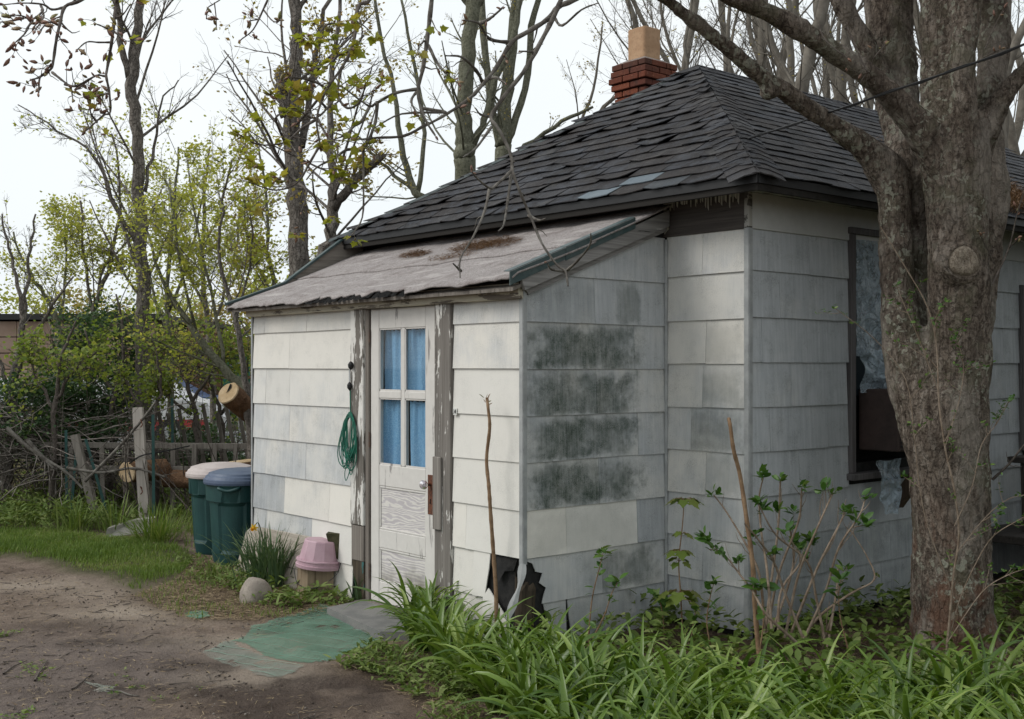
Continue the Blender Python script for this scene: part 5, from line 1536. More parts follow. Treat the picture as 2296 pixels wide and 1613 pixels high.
def bgtree(label, stems, levels, bark, leaf=None, nleaf=3, lsize=0.06, seed=0, zmin=0.6, name='tree', group='trees behind the cottage', lspread=0.10, cover=1.0, lfrom=0.0):
    """tree: stems in photo px with distance; side branches grown; leaves on the last twigs"""
    rng = np.random.default_rng(100 + seed)
    x0, y0, d0, _ = stems[0][0]
    base = P(x0, y0, d0); base[2] = 0
    t = empty(name, base, label, 'tree', group)
    mb = MB(); tw = Twigs(); pl, rl = [], []
    for k, st in enumerate(stems):
        q = np.array(st, float)
        if k == 0:
            yg = HY + 1.65 * FPX / q[0, 2]
            if q[0, 1] < yg - 5: q = np.vstack([[q[0, 0] + (q[0, 0] - q[1, 0]) * 0.3, yg + 15, q[0, 2], q[0, 3] * 1.2], q])
        q = smooth_path(q, 4); P_, r_ = PX(q); r_ = r_ * (1 + rng.normal(0, 0.03, len(r_)))
        P_[1:-1] += rng.normal(0, 0.012, P_[1:-1].shape)
        V, F = tube_arr(P_, r_, 9, True); mb.add(V, F); pl.append(P_); rl.append(r_)
    mb.build('trunk', bark, t, smooth=True)
    ends, er = ramify(tw, pl, rl, levels, rng, zmin)
    tw.build('branches', bark, t, kind='stuff')
    if leaf:
        L_ = Leaves(); E = np.array(ends)
        if lfrom: E = E[E[:, -1, 2] > lfrom]
        E = E[rng.random(len(E)) < cover]
        K = E.shape[1]; f = rng.uniform(0.35, 1.0, (len(E), nleaf)) * (K - 1.001); i = f.astype(int); fr = (f - i)[..., None]
        pos = np.take_along_axis(E, i[..., None].repeat(3, 2), 1) * (1 - fr) + np.take_along_axis(E, (i + 1)[..., None].repeat(3, 2), 1) * fr
        pos = pos.reshape(-1, 3) + rng.normal(0, lspread * 0.35, (pos.shape[0] * nleaf, 3))
        n = len(pos)
        stamp(L_, QUAD, pos, rdir(n, -0.6, 0.8, rng), rdir(n, 0.0, 1, rng), lsize * rng.uniform(0.55, 1.25, n), np.clip(rng.normal(0.5, 0.28, n), 0, 1))
        L_.build('foliage', leaf, t, smooth=False, kind='stuff')
    return t
LV = lambda n1=9, l1=0.32, n2=5, n3=4, trop=0.12, ang=0.75, l2=0.5, l3=0.5: [
    dict(n=n1, len=l1, ang=ang, wander=0.07, trop=trop, lo=0.25, ratio=0.30, K=8, sides=5, rmin=0.005, rmax=0.019),
    dict(n=n2, len=l2, ang=0.75, wander=0.14, trop=trop * 0.7, lo=0.2, ratio=0.48, K=6, sides=4, rmin=0.003, rmax=0.008),
    dict(n=n3, len=l3, ang=0.7, wander=0.18, trop=0.05, lo=0.15, ratio=0.6, K=5, sides=3, rmin=0.002)]
# tall bare trunk at left
bgtree('tall dark trunk rising left of centre behind the wooden fence post', [
    [(325, 960, 14, 17), (318, 800, 14, 16), (320, 600, 14, 15), (312, 430, 14, 13.5), (306, 300, 14, 12.5), (294, 190, 14, 13), (302, 100, 14, 11), (313, 0, 14, 10), (325, -160, 14, 8), (330, -400, 14, 5)],
    [(290, 175, 14, 8), (272, 90, 13.9, 7), (262, -20, 13.8, 6), (255, -200, 13.8, 5)],
    [(312, 560, 14, 6), (250, 440, 13.8, 4.5), (210, 350, 13.7, 3), (130, 290, 13.6, 2), (40, 235, 13.6, 1.2)],
    [(325, 430, 14, 4.5), (345, 330, 14.1, 3.2), (362, 230, 14.1, 2.2), (400, 180, 14.2, 1.4)],
    [(312, 620, 14, 5), (280, 520, 13.9, 3.5), (240, 420, 13.8, 2.5), (190, 260, 13.8, 1.4)]],
    LV(13, 0.26, 6, 5, 0.06), M_barkg, M_leafy, 1, 0.05, 1, cover=0.08, group=None)
# second trunk, left of the roof, with a snapped stub
bgtree('thick leaning trunk with a snapped stub just left of the roof', [
    [(672, 660, 12, 24), (668, 500, 12, 22), (664, 400, 12, 22), (657, 300, 12, 20), (654, 210, 12, 17), (666, 140, 12, 14), (662, 60, 12, 13), (658, -30, 12, 13), (655, -250, 12, 11)],
    [(645, 260, 12, 17), (632, 205, 11.95, 15), (628, 165, 11.95, 13)],
    [(675, 330, 12, 9), (700, 200, 12.2, 7), (720, 60, 12.3, 5), (760, -60, 12.4, 4)],
    [(664, 25, 12, 6), (690, -10, 12, 5), (720, -60, 12, 4)]],
    LV(11, 0.26, 6, 5, 0.05), M_barkg, M_leafbronze, 3, 0.05, 2, cover=0.25, group=None)
bgtree('dark slim trunk forking beside the roof corner, its limb cut off', [
    [(722, 640, 11.4, 14), (740, 540, 11.4, 14), (748, 470, 11.4, 13), (745, 380, 11.4, 9), (738, 250, 11.5, 7), (750, 100, 11.6, 5), (770, -60, 11.7, 4)],
    [(746, 470, 11.4, 11), (790, 410, 11.3, 10), (860, 345, 11.2, 9)]],
    LV(11, 0.36, 6, 5, 0.02), M_barkg, M_leafbronze, 3, 0.05, 3, cover=0.5, group=None)
# green-barked trunks behind the roof
bgtree('smooth greenish trunk behind the middle of the roof', [
    [(1046, 440, 15, 24), (1042, 360, 15, 24), (1044, 320, 15, 22), (1040, 250, 15, 18), (1048, 150, 15, 17), (1058, 20, 15, 16), (1062, -150, 15, 13)],
    [(1058, 330, 15, 9), (1085, 270, 15, 8), (1110, 180, 15, 8), (1150, 80, 15, 7), (1175, -40, 15, 6)],
    [(1058, 20, 15, 8), (1030, -20, 15, 8), (990, -80, 15, 6)], [(1060, 30, 15, 8), (1090, -20, 15, 8), (1130, -80, 15, 6)]],
    LV(7, 0.25, 5, 5, 0.10), M_barkgreen, M_leafbronze, 2, 0.035, 4, cover=0.3)
bgtree('cluster of grey stems rising behind the roof right of the greenish trunk', [
    [(1128, 400, 16.5, 18), (1128, 320, 16.5, 18), (1135, 200, 16.5, 14), (1150, 80, 16.5, 12), (1165, -60, 16.5, 10)],
    [(1125, 350, 16.5, 10), (1100, 220, 16.4, 9), (1085, 80, 16.4, 8), (1080, -60, 16.4, 7)],
    [(1130, 330, 16.5, 9), (1175, 200, 16.6, 8), (1195, 60, 16.6, 7), (1215, -60, 16.6, 6)],
    [(1120, 380, 16.5, 8), (1180, 330, 16.5, 6), (1260, 270, 16.4, 4.5), (1330, 240, 16.4, 3)]],
    LV(6, 0.25, 5, 5, 0.10), M_barkgreen, M_leafbronze, 2, 0.035, 5, cover=0.3)
bgtree('thin pale saplings leaning left above the roof line', [
    [(965, 520, 17, 10), (930, 430, 17, 9), (905, 350, 17, 7), (885, 200, 17, 5), (850, 60, 17, 4), (830, -60, 17, 3)],
    [(935, 440, 17, 6), (950, 300, 17, 5), (930, 150, 17, 4), (900, 0, 17, 3)],
    [(930, 430, 17, 5), (870, 380, 17, 4), (820, 330, 17, 3)]],
    LV(5, 0.25, 4, 3, 0.05), M_barkgreen, M_leafbronze, 3, 0.05, 6, cover=0.35)
bgtree('slender leaning branchy tree between trunk cluster and chimney', [
    [(1260, 380, 18, 7), (1300, 300, 18, 6), (1340, 260, 18, 5), (1420, 170, 18, 4), (1480, 100, 18, 3)], [(1290, 310, 18, 4), (1330, 200, 18, 3), (1350, 60, 18, 2)]],
    LV(7, 0.3, 6, 5, 0.05), M_barkwood, M_leafbronze, 2, 0.035, 7, cover=0.4)
# bare wood behind the right half of the roof
spots = [(1480, 13.5, -70, 9), (1535, 16, -120, 8), (1600, 15, -40, 11), (1655, 18, 30, 10), (1700, 14, 10, 13), (1745, 20, 40, 12), (1790, 13, 60, 20), (1830, 17, -60, 11), (1875, 15, 30, 16), (1905, 21, 60, 12), (1935, 14, 70, 15), (2080, 19, -30, 12), (2262, 15, 60, 14), (2310, 18, -50, 12), (1560, 22, 60, 9), (1820, 24, 20, 10), (2230, 23, 20, 11), (1985, 22, -10, 12)]
sides = ['behind the chimney', 'beside the clay flue', 'just right of the chimney', 'above the roof apex', 'over the ridge', 'over the ridge, further off', 'curving over the ridge', 'leaning left over the ridge', 'between the two long limbs', 'far back between the limbs',
         'close to the old tree', 'deep behind the old tree', 'right of the old tree', 'at the right edge of the picture', 'far behind the flue', 'far behind the ridge', 'far back right of the old tree', 'far back behind the upright stem']
for k, ((x, d, ln, w), sd) in enumerate(zip(spots, sides)):
    x2 = x + ln
    mid = rngt.normal(0, 25)
    bgtree('bare grey-brown tree ' + sd, [
        [(x, 560, d, w), (x + ln * 0.15 + mid * 0.5, 380, d, w * 0.95), (x + ln * 0.5 + mid, 180, d, w * 0.8), (x2, 0, d, w * 0.65), (x2 + ln * 0.4, -200, d, w * 0.45)],
        [(x + ln * 0.15 + mid * 0.5, 370, d, w * 0.6), (x - ln * 0.5 + 20, 220, d + 0.3, w * 0.5), (x - ln - 10, 60, d + 0.5, w * 0.4), (x - ln * 1.3, -80, d + 0.5, w * 0.3)]],
        LV(10, 0.32, 6, 5, 0.10, 0.85), M_barkwood, M_leafbronze, 1, 0.04, 20 + k, cover=0.10, group='bare trees behind the roof')

# ---- leafy growth at left
bgtree('bare forked dark tree at the left edge above the brush pile', [
    [(15, 990, 13.5, 13), (24, 900, 13.5, 12), (36, 820, 13.5, 9), (50, 740, 13.5, 6), (40, 640, 13.5, 4.5), (20, 560, 13.5, 3), (5, 480, 13.5, 2)],
    [(32, 850, 13.5, 6), (75, 760, 13.4, 4.5), (118, 685, 13.3, 3.5), (165, 620, 13.3, 2.2)], [(50, 740, 13.5, 5), (60, 640, 13.6, 4), (66, 560, 13.6, 3), (80, 480, 13.6, 2)], [(24, 880, 13.5, 5), (-5, 800, 13.4, 4), (-40, 700, 13.4, 3)]],
    LV(7, 0.3, 5, 4, 0.10), M_barkg, M_leafy, 1, 0.05, 50, cover=0.12, group=None)
leafy = [
    ('young leafy tree leaning left from beside the lean-to', [[(560, 930, 13, 17), (535, 860, 13, 15), (470, 790, 13, 12), (420, 720, 13, 9), (370, 640, 13, 6), (330, 520, 13, 4)], [(500, 820, 13, 8), (480, 680, 13.2, 6), (440, 520, 13.4, 4), (420, 360, 13.5, 3)], [(440, 745, 13, 6), (400, 560, 12.8, 4), (380, 420, 12.8, 3)]], 60),
    ('leafy sapling standing against the corner of the lean-to', [[(562, 1000, 12.5, 14), (548, 850, 12.5, 10), (530, 720, 12.5, 8), (500, 620, 12.5, 6), (495, 480, 12.5, 4), (520, 360, 12.5, 3)], [(530, 720, 12.5, 5), (560, 600, 12.6, 4), (560, 450, 12.6, 3)]], 61),
    ('slim leafy tree right behind the tall dark trunk', [[(385, 960, 16, 10), (380, 800, 16, 9), (375, 640, 16, 7), (390, 480, 16, 5), (400, 330, 16, 3)], [(378, 700, 16, 6), (430, 560, 16, 5), (460, 420, 16, 3)], [(378, 760, 16, 6), (330, 600, 16.2, 4), (300, 420, 16.4, 3)]], 62),
    ('fork of pale leafy stems left of the tall dark trunk', [[(205, 960, 15, 12), (210, 800, 15, 10), (215, 690, 15, 8), (250, 580, 15, 6), (270, 440, 15, 4), (250, 300, 15, 3)], [(212, 720, 15, 7), (190, 600, 15, 5), (180, 450, 15, 4)], [(215, 690, 15, 6), (235, 600, 15, 5), (300, 520, 15.2, 3)]], 63),
    ('light green arching tree above the tan building', [[(140, 960, 17, 12), (140, 820, 17, 10), (128, 720, 17, 8), (100, 660, 17, 6), (60, 600, 17, 4), (30, 520, 17, 3)], [(130, 740, 17, 5), (150, 600, 17, 4), (140, 480, 17, 3)]], 64),
    ('yellow-green tree filling the gap behind the bins', [[(480, 960, 19, 11), (470, 780, 19, 9), (455, 620, 19, 7), (460, 450, 19, 5), (470, 330, 19, 3)], [(468, 760, 19, 6), (520, 600, 19, 5), (540, 470, 19, 3)], [(465, 700, 19, 6), (400, 560, 19, 4), (380, 400, 19, 3)]], 65),
    ('bronze-tinged leafy tree between trunk and roof corner', [[(610, 900, 14, 9), (615, 700, 14, 8), (605, 560, 14, 6), (595, 430, 14, 4), (580, 330, 14, 3)], [(612, 660, 14, 5), (560, 560, 14, 4), (545, 440, 14, 3)]], 66),
]
for lab, st, sd in leafy:
    st = [[(x, y, d, w * (0.62 if k else 0.72)) for x, y, d, w in s_] for k, s_ in enumerate(st)]
    bgtree(lab, st, LV(12, 0.40, 7, 6, 0.05, 0.85), M_barkg if sd % 2 else M_barkgreen, M_leafbronze if sd == 66 else M_leafy, 3, 0.052, sd, cover=0.8, group='leafy young trees at left', lspread=0.18)
# low shrubs behind the fence
def shrub(label, x, y0, d, wpx, hpx, mat, n, size, seed, stems=14, grp='shrubs behind the fence', bark=None):
    rng = np.random.default_rng(seed)
    b = P(x, 900, d); b[2] = 0.0
    z0 = 1.65 - (y0 - HY) / FPX * d; rx = wpx / 2 / FPX * d; h = hpx / FPX * d
    s = empty('shrub', b, label, 'shrub', grp)
    tw = Twigs()
    D = rdir(stems, 0.4, 0.95, rng); D[:, :2] *= rx / max(0.3, z0) * 1.2
    st = np.repeat(b[None], stems, 0) + np.column_stack([rng.normal(0, rx * 0.25, (stems, 2)), np.zeros(stems)])
    P_, R_ = branch_paths(st, D, np.full(stems, z0 * 0.95), np.full(stems, 0.012), np.full(stems, 0.004), 7, 0.12, 0.1, rng)
    tw.put(P_, R_, 5)
    ends, er = ramify(tw, P_, R_, [dict(n=6, len=0.35, ang=0.8, wander=0.15, trop=0.05, lo=0.2, ratio=0.6, K=5, sides=3, rmin=0.003)], rng)
    tw.build('stems', bark or M_twig, s)
    # clumped leaf shell
    nc = 46
    C = rng.normal(0, 1, (nc, 3)); C = unit(C) * rng.uniform(0.35, 1.0, (nc, 1)) ** 0.5
    C = b + np.column_stack([C[:, 0] * rx, C[:, 1] * rx * 0.8, z0 - h / 2 + C[:, 2] * h / 2])
    k = rng.integers(0, nc, n)
    pos = C[k] + rng.normal(0, 1, (n, 3)) * np.array([rx, rx, h / 2]) * 0.16
    pos[:, 2] = np.maximum(pos[:, 2], 0.02)
    L_ = Leaves()
    stamp(L_, QUAD, pos, rdir(n, -0.5, 0.8, rng), rdir(n, 0.0, 1, rng), size * rng.uniform(0.6, 1.3, n), np.clip(rng.normal(0.45, 0.25, n) + 0.25 * (rng.random(nc)[k] - 0.5), 0, 1))
    L_.build('foliage', mat, s, smooth=False, kind='stuff')
shrub('dark glossy evergreen shrub left of the tall trunk', 225, 695, 14.5, 260, 300, M_leafdark, 9000, 0.055, 1)
shrub('dark low evergreen mass below the yellow-green sprays', 120, 850, 13.5, 330, 190, M_leafdark, 7000, 0.055, 2)
low = [
    ('yellow-green maple sprays before the tan building', [[(120, 1000, 12.8, 6), (125, 880, 12.8, 5), (140, 790, 12.8, 3.5), (170, 720, 12.8, 2)], [(122, 900, 12.8, 4), (170, 830, 12.7, 3), (215, 790, 12.7, 2)], [(122, 920, 12.8, 4), (80, 840, 12.9, 3), (60, 790, 12.9, 2)]], 71),
    ('leafy sprays right of the tall dark trunk above the cars', [[(440, 1020, 13.6, 6), (430, 900, 13.6, 5), (400, 800, 13.6, 3.5), (380, 700, 13.6, 2)], [(432, 900, 13.6, 4), (480, 830, 13.6, 3), (520, 780, 13.6, 2)], [(430, 930, 13.6, 4), (370, 880, 13.5, 3), (335, 850, 13.5, 2)]], 72),
    ('fresh green sprays at the foot of the tall dark trunk', [[(350, 1040, 13.2, 5), (345, 940, 13.2, 4), (360, 860, 13.2, 3), (350, 780, 13.2, 2)], [(345, 950, 13.2, 3), (300, 890, 13.1, 2.5), (270, 840, 13.1, 2)]], 73),
    ('yellow-green sprays low beside the sawn trunk', [[(500, 1030, 14.5, 6), (495, 930, 14.5, 5), (470, 850, 14.5, 3.5), (460, 760, 14.5, 2)], [(495, 930, 14.5, 4), (545, 850, 14.5, 3), (560, 780, 14.5, 2)]], 74),
    ('thin leafy sprays between the evergreen and the trunk', [[(250, 1000, 13.8, 6), (255, 880, 13.8, 5), (280, 780, 13.8, 3.5), (260, 660, 13.8, 2)], [(255, 880, 13.8, 4), (210, 800, 13.8, 3), (190, 740, 13.8, 2)]], 75)]
for lab, st, sd in low:
    bgtree(lab, st, LV(10, 0.55, 7, 5, 0.02, 0.9), M_twig, M_leafgreen, 3, 0.058, sd, cover=0.42, group='leafy sprays behind the fence', lspread=0.2, zmin=0.35, name='young_maple')
shrub('dark green shrub under the cut trunk', 455, 960, 15.5, 240, 150, M_leafdark, 5000, 0.055, 5)
shrub('reddish brown leafless shrub across the road', 420, 740, 30, 330, 190, make_leafmat('russet_leaf', (0.15, 0.085, 0.055), (0.20, 0.12, 0.08), (0.24, 0.16, 0.11), 0.3), 7000, 0.11, 7)
shrub('dark green hedge along the far side of the road', 300, 860, 31, 520, 130, M_leafdark, 8000, 0.12, 8)
# hazy far tree line
for k, (x, y, d, w, hh) in enumerate(((20, 640, 55, 230, 190), (190, 650, 60, 260, 180), (380, 655, 58, 260, 180), (540, 640, 52, 200, 200), (640, 600, 50, 180, 240), (760, 560, 48, 160, 280))):
    shrub('pale far-off tree crown ' + ['at the left edge', 'over the tan roof', 'behind the tall dark trunk', 'left of the lean-to', 'behind the snapped trunk', 'low beside the roof corner'][k], x, y, d, w, hh, M_leafbronze if k % 2 else M_leafy, 2600, 0.22, 30 + k, 10, 'far trees', M_barkwood)

# ---- what shades the side wall: the old tree's crown, and unseen evergreens added to darken it
tw = Twigs(); rngc_ = np.random.default_rng(9); starts = []
for (x, y, d) in ((2110, -300, 6.7), (2080, -700, 6.8), (1980, -200, 7.2), (1960, -500, 7.3), (2200, -300, 6.9), (2172, -200, 6.4), (1500, -80, 5.8), (1300, -190, 5.5), (2550, -60, 6.3), (1400, -60, 6.0)):
    starts += [P(x, y, d)] * 4
st = np.array(starts); n = len(st)
P_, R_ = branch_paths(st, rdir(n, 0.15, 0.9, rngc_), rngc_.uniform(1.6, 3.4, n), np.full(n, 0.045), np.full(n, 0.012), 10, 0.12, 0.03, rngc_)
tw.put(P_, R_, 6)
ends, er = ramify(tw, P_, R_, [dict(n=7, len=0.5, ang=0.8, wander=0.14, trop=0.03, lo=0.2, ratio=0.5, K=7, sides=4, rmin=0.006), dict(n=6, len=0.5, ang=0.8, wander=0.16, trop=0, lo=0.15, ratio=0.5, K=5, sides=3, rmin=0.004)], rngc_, 4.4)
tw.build('crown', M_twig, tree, kind='stuff')
def evergreen(lab, X, Y, h, rx, seed):
    rng = np.random.default_rng(seed); b = W(X, Y)
    o = empty('shade_evergreen', b, lab, 'tree', 'unseen evergreens added for shade')
    mk('trunk', *tube_arr([b - up(0.1), b + up(h * 0.5), b + up(h * 0.95)], [0.16, 0.11, 0.03], 9), M_barkg, o)
    n = 16000; t = rng.random(n) ** 0.8; a = rng.uniform(0, 6.28, n)
    rr_ = rx * (1 - t) ** 0.7 * (0.75 + 0.25 * np.sin(a * 5 + t * 30)) * np.sqrt(rng.uniform(0.2, 1, n))
    pos = b + np.column_stack([rr_ * np.cos(a), rr_ * np.sin(a), 0.15 + t * h])
    L_ = Leaves(); stamp(L_, QUAD, pos, np.column_stack([np.cos(a), np.sin(a), rng.normal(-0.2, 0.4, n)]), rdir(n, 0, 1, rng), rng.uniform(0.12, 0.26, n), rng.random(n))
    L_.build('crown', M_leafdark, o, smooth=False, kind='stuff')
for k, (X, Y, h, rx) in enumerate(((5.6, 6.6, 6.5, 1.5), (7.4, 8.0, 8, 2.0))):
    evergreen(['unseen cone evergreen added to shade the side wall', 'taller unseen evergreen further back, added for shade'][k], X, Y, h, rx, 300 + k)
# ------------------------------------------------------------------ plants on the ground
rg = np.random.default_rng(77)
M_lily = make_leafmat('daylily_leaf', (0.066, 0.130, 0.017), (0.170, 0.270, 0.038), (0.33, 0.42, 0.12), 0.33, 0.36, 0.55)
M_grass = make_leafmat('lawn_blade', (0.09, 0.15, 0.025), (0.16, 0.25, 0.045), (0.30, 0.33, 0.12), 0.35, 0.6, 0.25)
M_weed = make_leafmat('weed_leaf', (0.085, 0.14, 0.028), (0.17, 0.235, 0.058), (0.28, 0.32, 0.12), 0.3, 0.6, 0.25)
M_daff = make_leafmat('daffodil_leaf', (0.055, 0.10, 0.045), (0.085, 0.145, 0.065), (0.14, 0.20, 0.10), 0.22, 0.5, 0.3)
M_shrubleaf = make_leafmat('hydrangea_leaf', (0.045, 0.115, 0.022), (0.085, 0.18, 0.030), (0.17, 0.25, 0.055), 0.3, 0.45, 0.4)
M_straw = make_leafmat('dry_straw', (0.27, 0.20, 0.12), (0.44, 0.35, 0.23), (0.16, 0.105, 0.06), 0.1, 0.9, 0.1)
M_cane = simple('pale_cane', (0.17, 0.125, 0.09), (0.27, 0.215, 0.165), 22, 0.85, 0.2, 0.3, fine=80)
M_stalk = simple('brown_stalk', (0.17, 0.105, 0.06), (0.25, 0.165, 0.10), 22, 0.8, 0.2, 0.4, fine=80)

# daylilies: fans of arching straps
L_ = Leaves()
C = []
cand = scatter(BED, 2600, rg)
for c in cand:
    if all((c[0] - o[0]) ** 2 + (c[1] - o[1]) ** 2 > 0.135 ** 2 for o in C): C.append(c)
C = np.array(C)
for c in C:
    dd = (c - CAM[:2]) @ FWD[:2]; xx = (c - CAM[:2]) @ RGT[:2]
    if dd > 6.0 and xx > -0.32: n = int(rg.integers(9, 14)); sc = 0.58
    elif dd > 7.0: n = int(rg.integers(12, 18)); sc = 0.78
    else: n = int(rg.integers(17, 26)); sc = rg.uniform(0.72, 0.98)
    f = rg.uniform(0, math.pi)                                     # fan plane
    b = np.repeat(c[None], n, 0) + rg.normal(0, 0.028, (n, 2))
    base = onground(b, -0.01)
    az = np.where(rg.random(n) < 0.5, f, f + math.pi) + rg.normal(0, 0.75, n)
    ln = rg.uniform(0.34, 0.66, n) * sc
    blades(L_, base, az, ln, rg.uniform(0.022, 0.038, n), rg.uniform(0.05, 0.5, n), rg.uniform(0.9, 2.5, n), 9, 0.24, np.clip(rg.normal(0.42, 0.27, n) + rg.normal(0, 0.14), 0, 1), rg)
L_.build('daylily_bed', M_lily, None, label='dense bed of arching green daylily leaves in the foreground', cat='daylilies', kind='stuff')

# lawn blades
L_ = Leaves()
q = scatter(LAWN, 44000, rg)
cd = (q - CAM[:2]) @ FWD[:2]; cxx = (q - CAM[:2]) @ RGT[:2]
keep = (np.abs(cxx / cd) < 0.5) & (poly_sd(q[:, 0], q[:, 1], LAWN) + 0.16 * fbm(q[:, 0], q[:, 1], 1.6, 4, 3) + 0.25 * fbm(q[:, 0], q[:, 1], 4.0, 3, 30) > rg.uniform(-0.05, 0.28, len(q)))
q = q[keep]; n = len(q)
dens = fbm(q[:, 0], q[:, 1], 1.8, 3, 33)
blades(L_, onground(q), rg.uniform(0, 6.28, n), rg.uniform(0.025, 0.065, n) * (1 + 0.6 * dens), rg.uniform(0.003, 0.006, n), rg.uniform(0, 0.6, n), rg.uniform(0, 1.4, n), 3, 0.1, np.clip(rg.normal(0.5, 0.25, n) - 0.5 * dens, 0, 1), rg)
# thin tufts straying onto the dirt and litter, and the rough grass beyond
for poly, m_, hgt in ((LITTER, 1800, 0.05), (gpoly((-300, 1110), (560, 1090), (560, 1200), (430, 1230), (330, 1200), (-300, 1190)), 14000, 0.14), (gpoly((-300, 1000), (570, 1000), (570, 1120), (-300, 1120)), 9000, 0.22)):
    q = scatter(poly, m_, rg)
    q = q[fbm(q[:, 0], q[:, 1], 2.2, 3, 40) > (-0.05 if hgt > 0.06 else 0.12)]; n = len(q)
    blades(L_, onground(q), rg.uniform(0, 6.28, n), rg.uniform(0.4, 1.2, n) * hgt, rg.uniform(0.003, 0.007, n) * (1 + 3 * (hgt - 0.05)), rg.uniform(0, 0.6, n), rg.uniform(0, 1.5, n), 4, 0.1, rg.random(n), rg)
L_.build('lawn_grass', M_grass, None, label='short bright green grass strip beside the dirt track', cat='grass', kind='stuff')

# broad-leaved weeds
L_ = Leaves()
def weeds(poly, n, h, size, tpl=OVAL, per=9, thr=-0.1, seed=50):
    q = scatter(poly, n, rg); q = q[fbm(q[:, 0], q[:, 1], 3.0, 3, seed) > thr]
    b = onground(q); m_ = len(b)
    hh = h * rg.uniform(0.4, 1.2, m_)
    k = np.repeat(np.arange(m_), per)
    t = rg.uniform(0.1, 1, len(k))
    pos = b[k] + np.column_stack([rg.normal(0, size * 0.5, (len(k), 2)), t * hh[k]])
    d = rdir(len(k), -0.1, 0.75, rg)
    stamp(L_, tpl, pos, d, np.array([0, 0, 1.0]) + rg.normal(0, 0.35, (len(k), 3)), size * rg.uniform(0.6, 1.3, len(k)), np.clip(rg.normal(0.5, 0.28, len(k)), 0, 1))
weeds(BANK, 170, 0.09, 0.055, NARROW, 9, -0.1)
weeds(BANK, 150, 0.05, 0.045, OVAL, 8, -0.05, 51)
weeds(WALLWEED, 240, 0.07, 0.04, OVAL, 9, -0.25, 52)
weeds(WALLWEED, 60, 0.12, 0.10, NARROW, 7, -0.2, 53)
weeds(gpoly((400, 1260), (480, 1270), (560, 1300), (520, 1335), (440, 1310)), 90, 0.09, 0.05, NARROW, 9, -0.3, 54)
weeds(gpoly((-200, 1120), (240, 1120), (230, 1195), (0, 1195), (-200, 1195)), 420, 0.26, 0.085, NARROW, 14, -0.35, 55)
weeds(gpoly((-200, 1090), (430, 1070), (430, 1180), (-200, 1180)), 500, 0.22, 0.07, OVAL, 12, -0.2, 56)
weeds(gpoly((0, 1410), (110, 1420), (140, 1500), (70, 1620), (-40, 1650), (-40, 1450)), 130, 0.02, 0.025, OVAL, 6, 0.02, 57)
weeds(gpoly((200, 1480), (420, 1500), (460, 1560), (260, 1600)), 30, 0.02, 0.02, OVAL, 5, 0.0, 57)
weeds(SHRUBBED, 800, 0.20, 0.068, OVAL, 10, -0.45, 58)
weeds(BED, 50, 0.16, 0.045, OVAL, 7, -0.1, 59)
L_.build('weeds', M_weed, None, label='low broad-leaved weeds along the track edge and house foot', cat='weeds', kind='stuff')

# dry straw, twigs and chips lying on the earth
L_ = Leaves()
for poly, m_, ln in ((LITTER, 6500, 0.075), (WALLWEED, 700, 0.06), (BANK, 900, 0.07), (SHRUBBED, 900, 0.09), (gpoly((0, 1270), (300, 1330), (740, 1380), (440, 1470), (620, 1560), (900, 1590), (960, 1680), (0, 1680)), 1500, 0.05), (LAWN, 500, 0.08)):
    q = scatter(poly, m_, rg); n = len(q)
    b = onground(q, 0.006)
    blades(L_, b, rg.uniform(0, 6.28, n), rg.uniform(0.3, 1.3, n) * ln, rg.uniform(0.002, 0.005, n), np.full(n, 1.50), rg.normal(0.0, 0.12, n), 2, 0.15, rg.random(n), rg)
L_.build('dry_litter', M_straw, None, label='dry straw and leaf litter strewn over the earth', cat='litter', kind='stuff')
tw = Twigs()
q = scatter(gpoly((0, 1270), (300, 1330), (740, 1380), (440, 1470), (620, 1560), (900, 1590), (960, 1680), (0, 1680)), 260, rg); n = len(q)
D = rdir(n, -0.02, 0.05, rg)
P_, R_ = branch_paths(onground(q, 0.008), D, rg.uniform(0.03, 0.14, n), rg.uniform(0.0015, 0.004, n), np.full(n, 0.001), 4, 0.1, 0, rg)
P_[:, :, 2] = gz_at(P_[:, :, 0], P_[:, :, 1]) + 0.006
tw.put(P_, R_, 4)
tw.build('twig_litter', M_twig, None, label='small dark twigs scattered on the dirt track', cat='twigs', kind='stuff')
# clods and pebbles
CUBE = (np.array([(0,0,.5),(.5,0,.1),(0,.5,.12),(-.5,0,.1),(0,-.5,.14),(0,0,-.3)]) , [(0,1,2),(0,2,3),(0,3,4),(0,4,1),(5,2,1),(5,3,2),(5,4,3),(5,1,4)])
L_ = Leaves()
q = scatter(gpoly((0, 1260), (300, 1330), (740, 1380), (440, 1470), (620, 1560), (900, 1590), (960, 1680), (0, 1680)), 7000, rg)
q = q[fbm(q[:, 0], q[:, 1], 2.5, 3, 61) > rg.uniform(-0.5, 0.5, len(q))]; n = len(q)
stamp(L_, CUBE, onground(q), rdir(n, -0.2, 0.2, rg), np.array([0, 0, 1.0]) + rg.normal(0, 0.2, (n, 3)), 0.004 + 0.016 * rg.random(n) ** 4, rg.random(n))
L_.build('soil_clods', make_leafmat('clod', (0.05, 0.040, 0.034), (0.12, 0.098, 0.082), (0.27, 0.24, 0.21), 0.0, 0.95, 0.1), None, label='small clods and pebbles on the dirt track', cat='clods', kind='stuff', smooth=False)
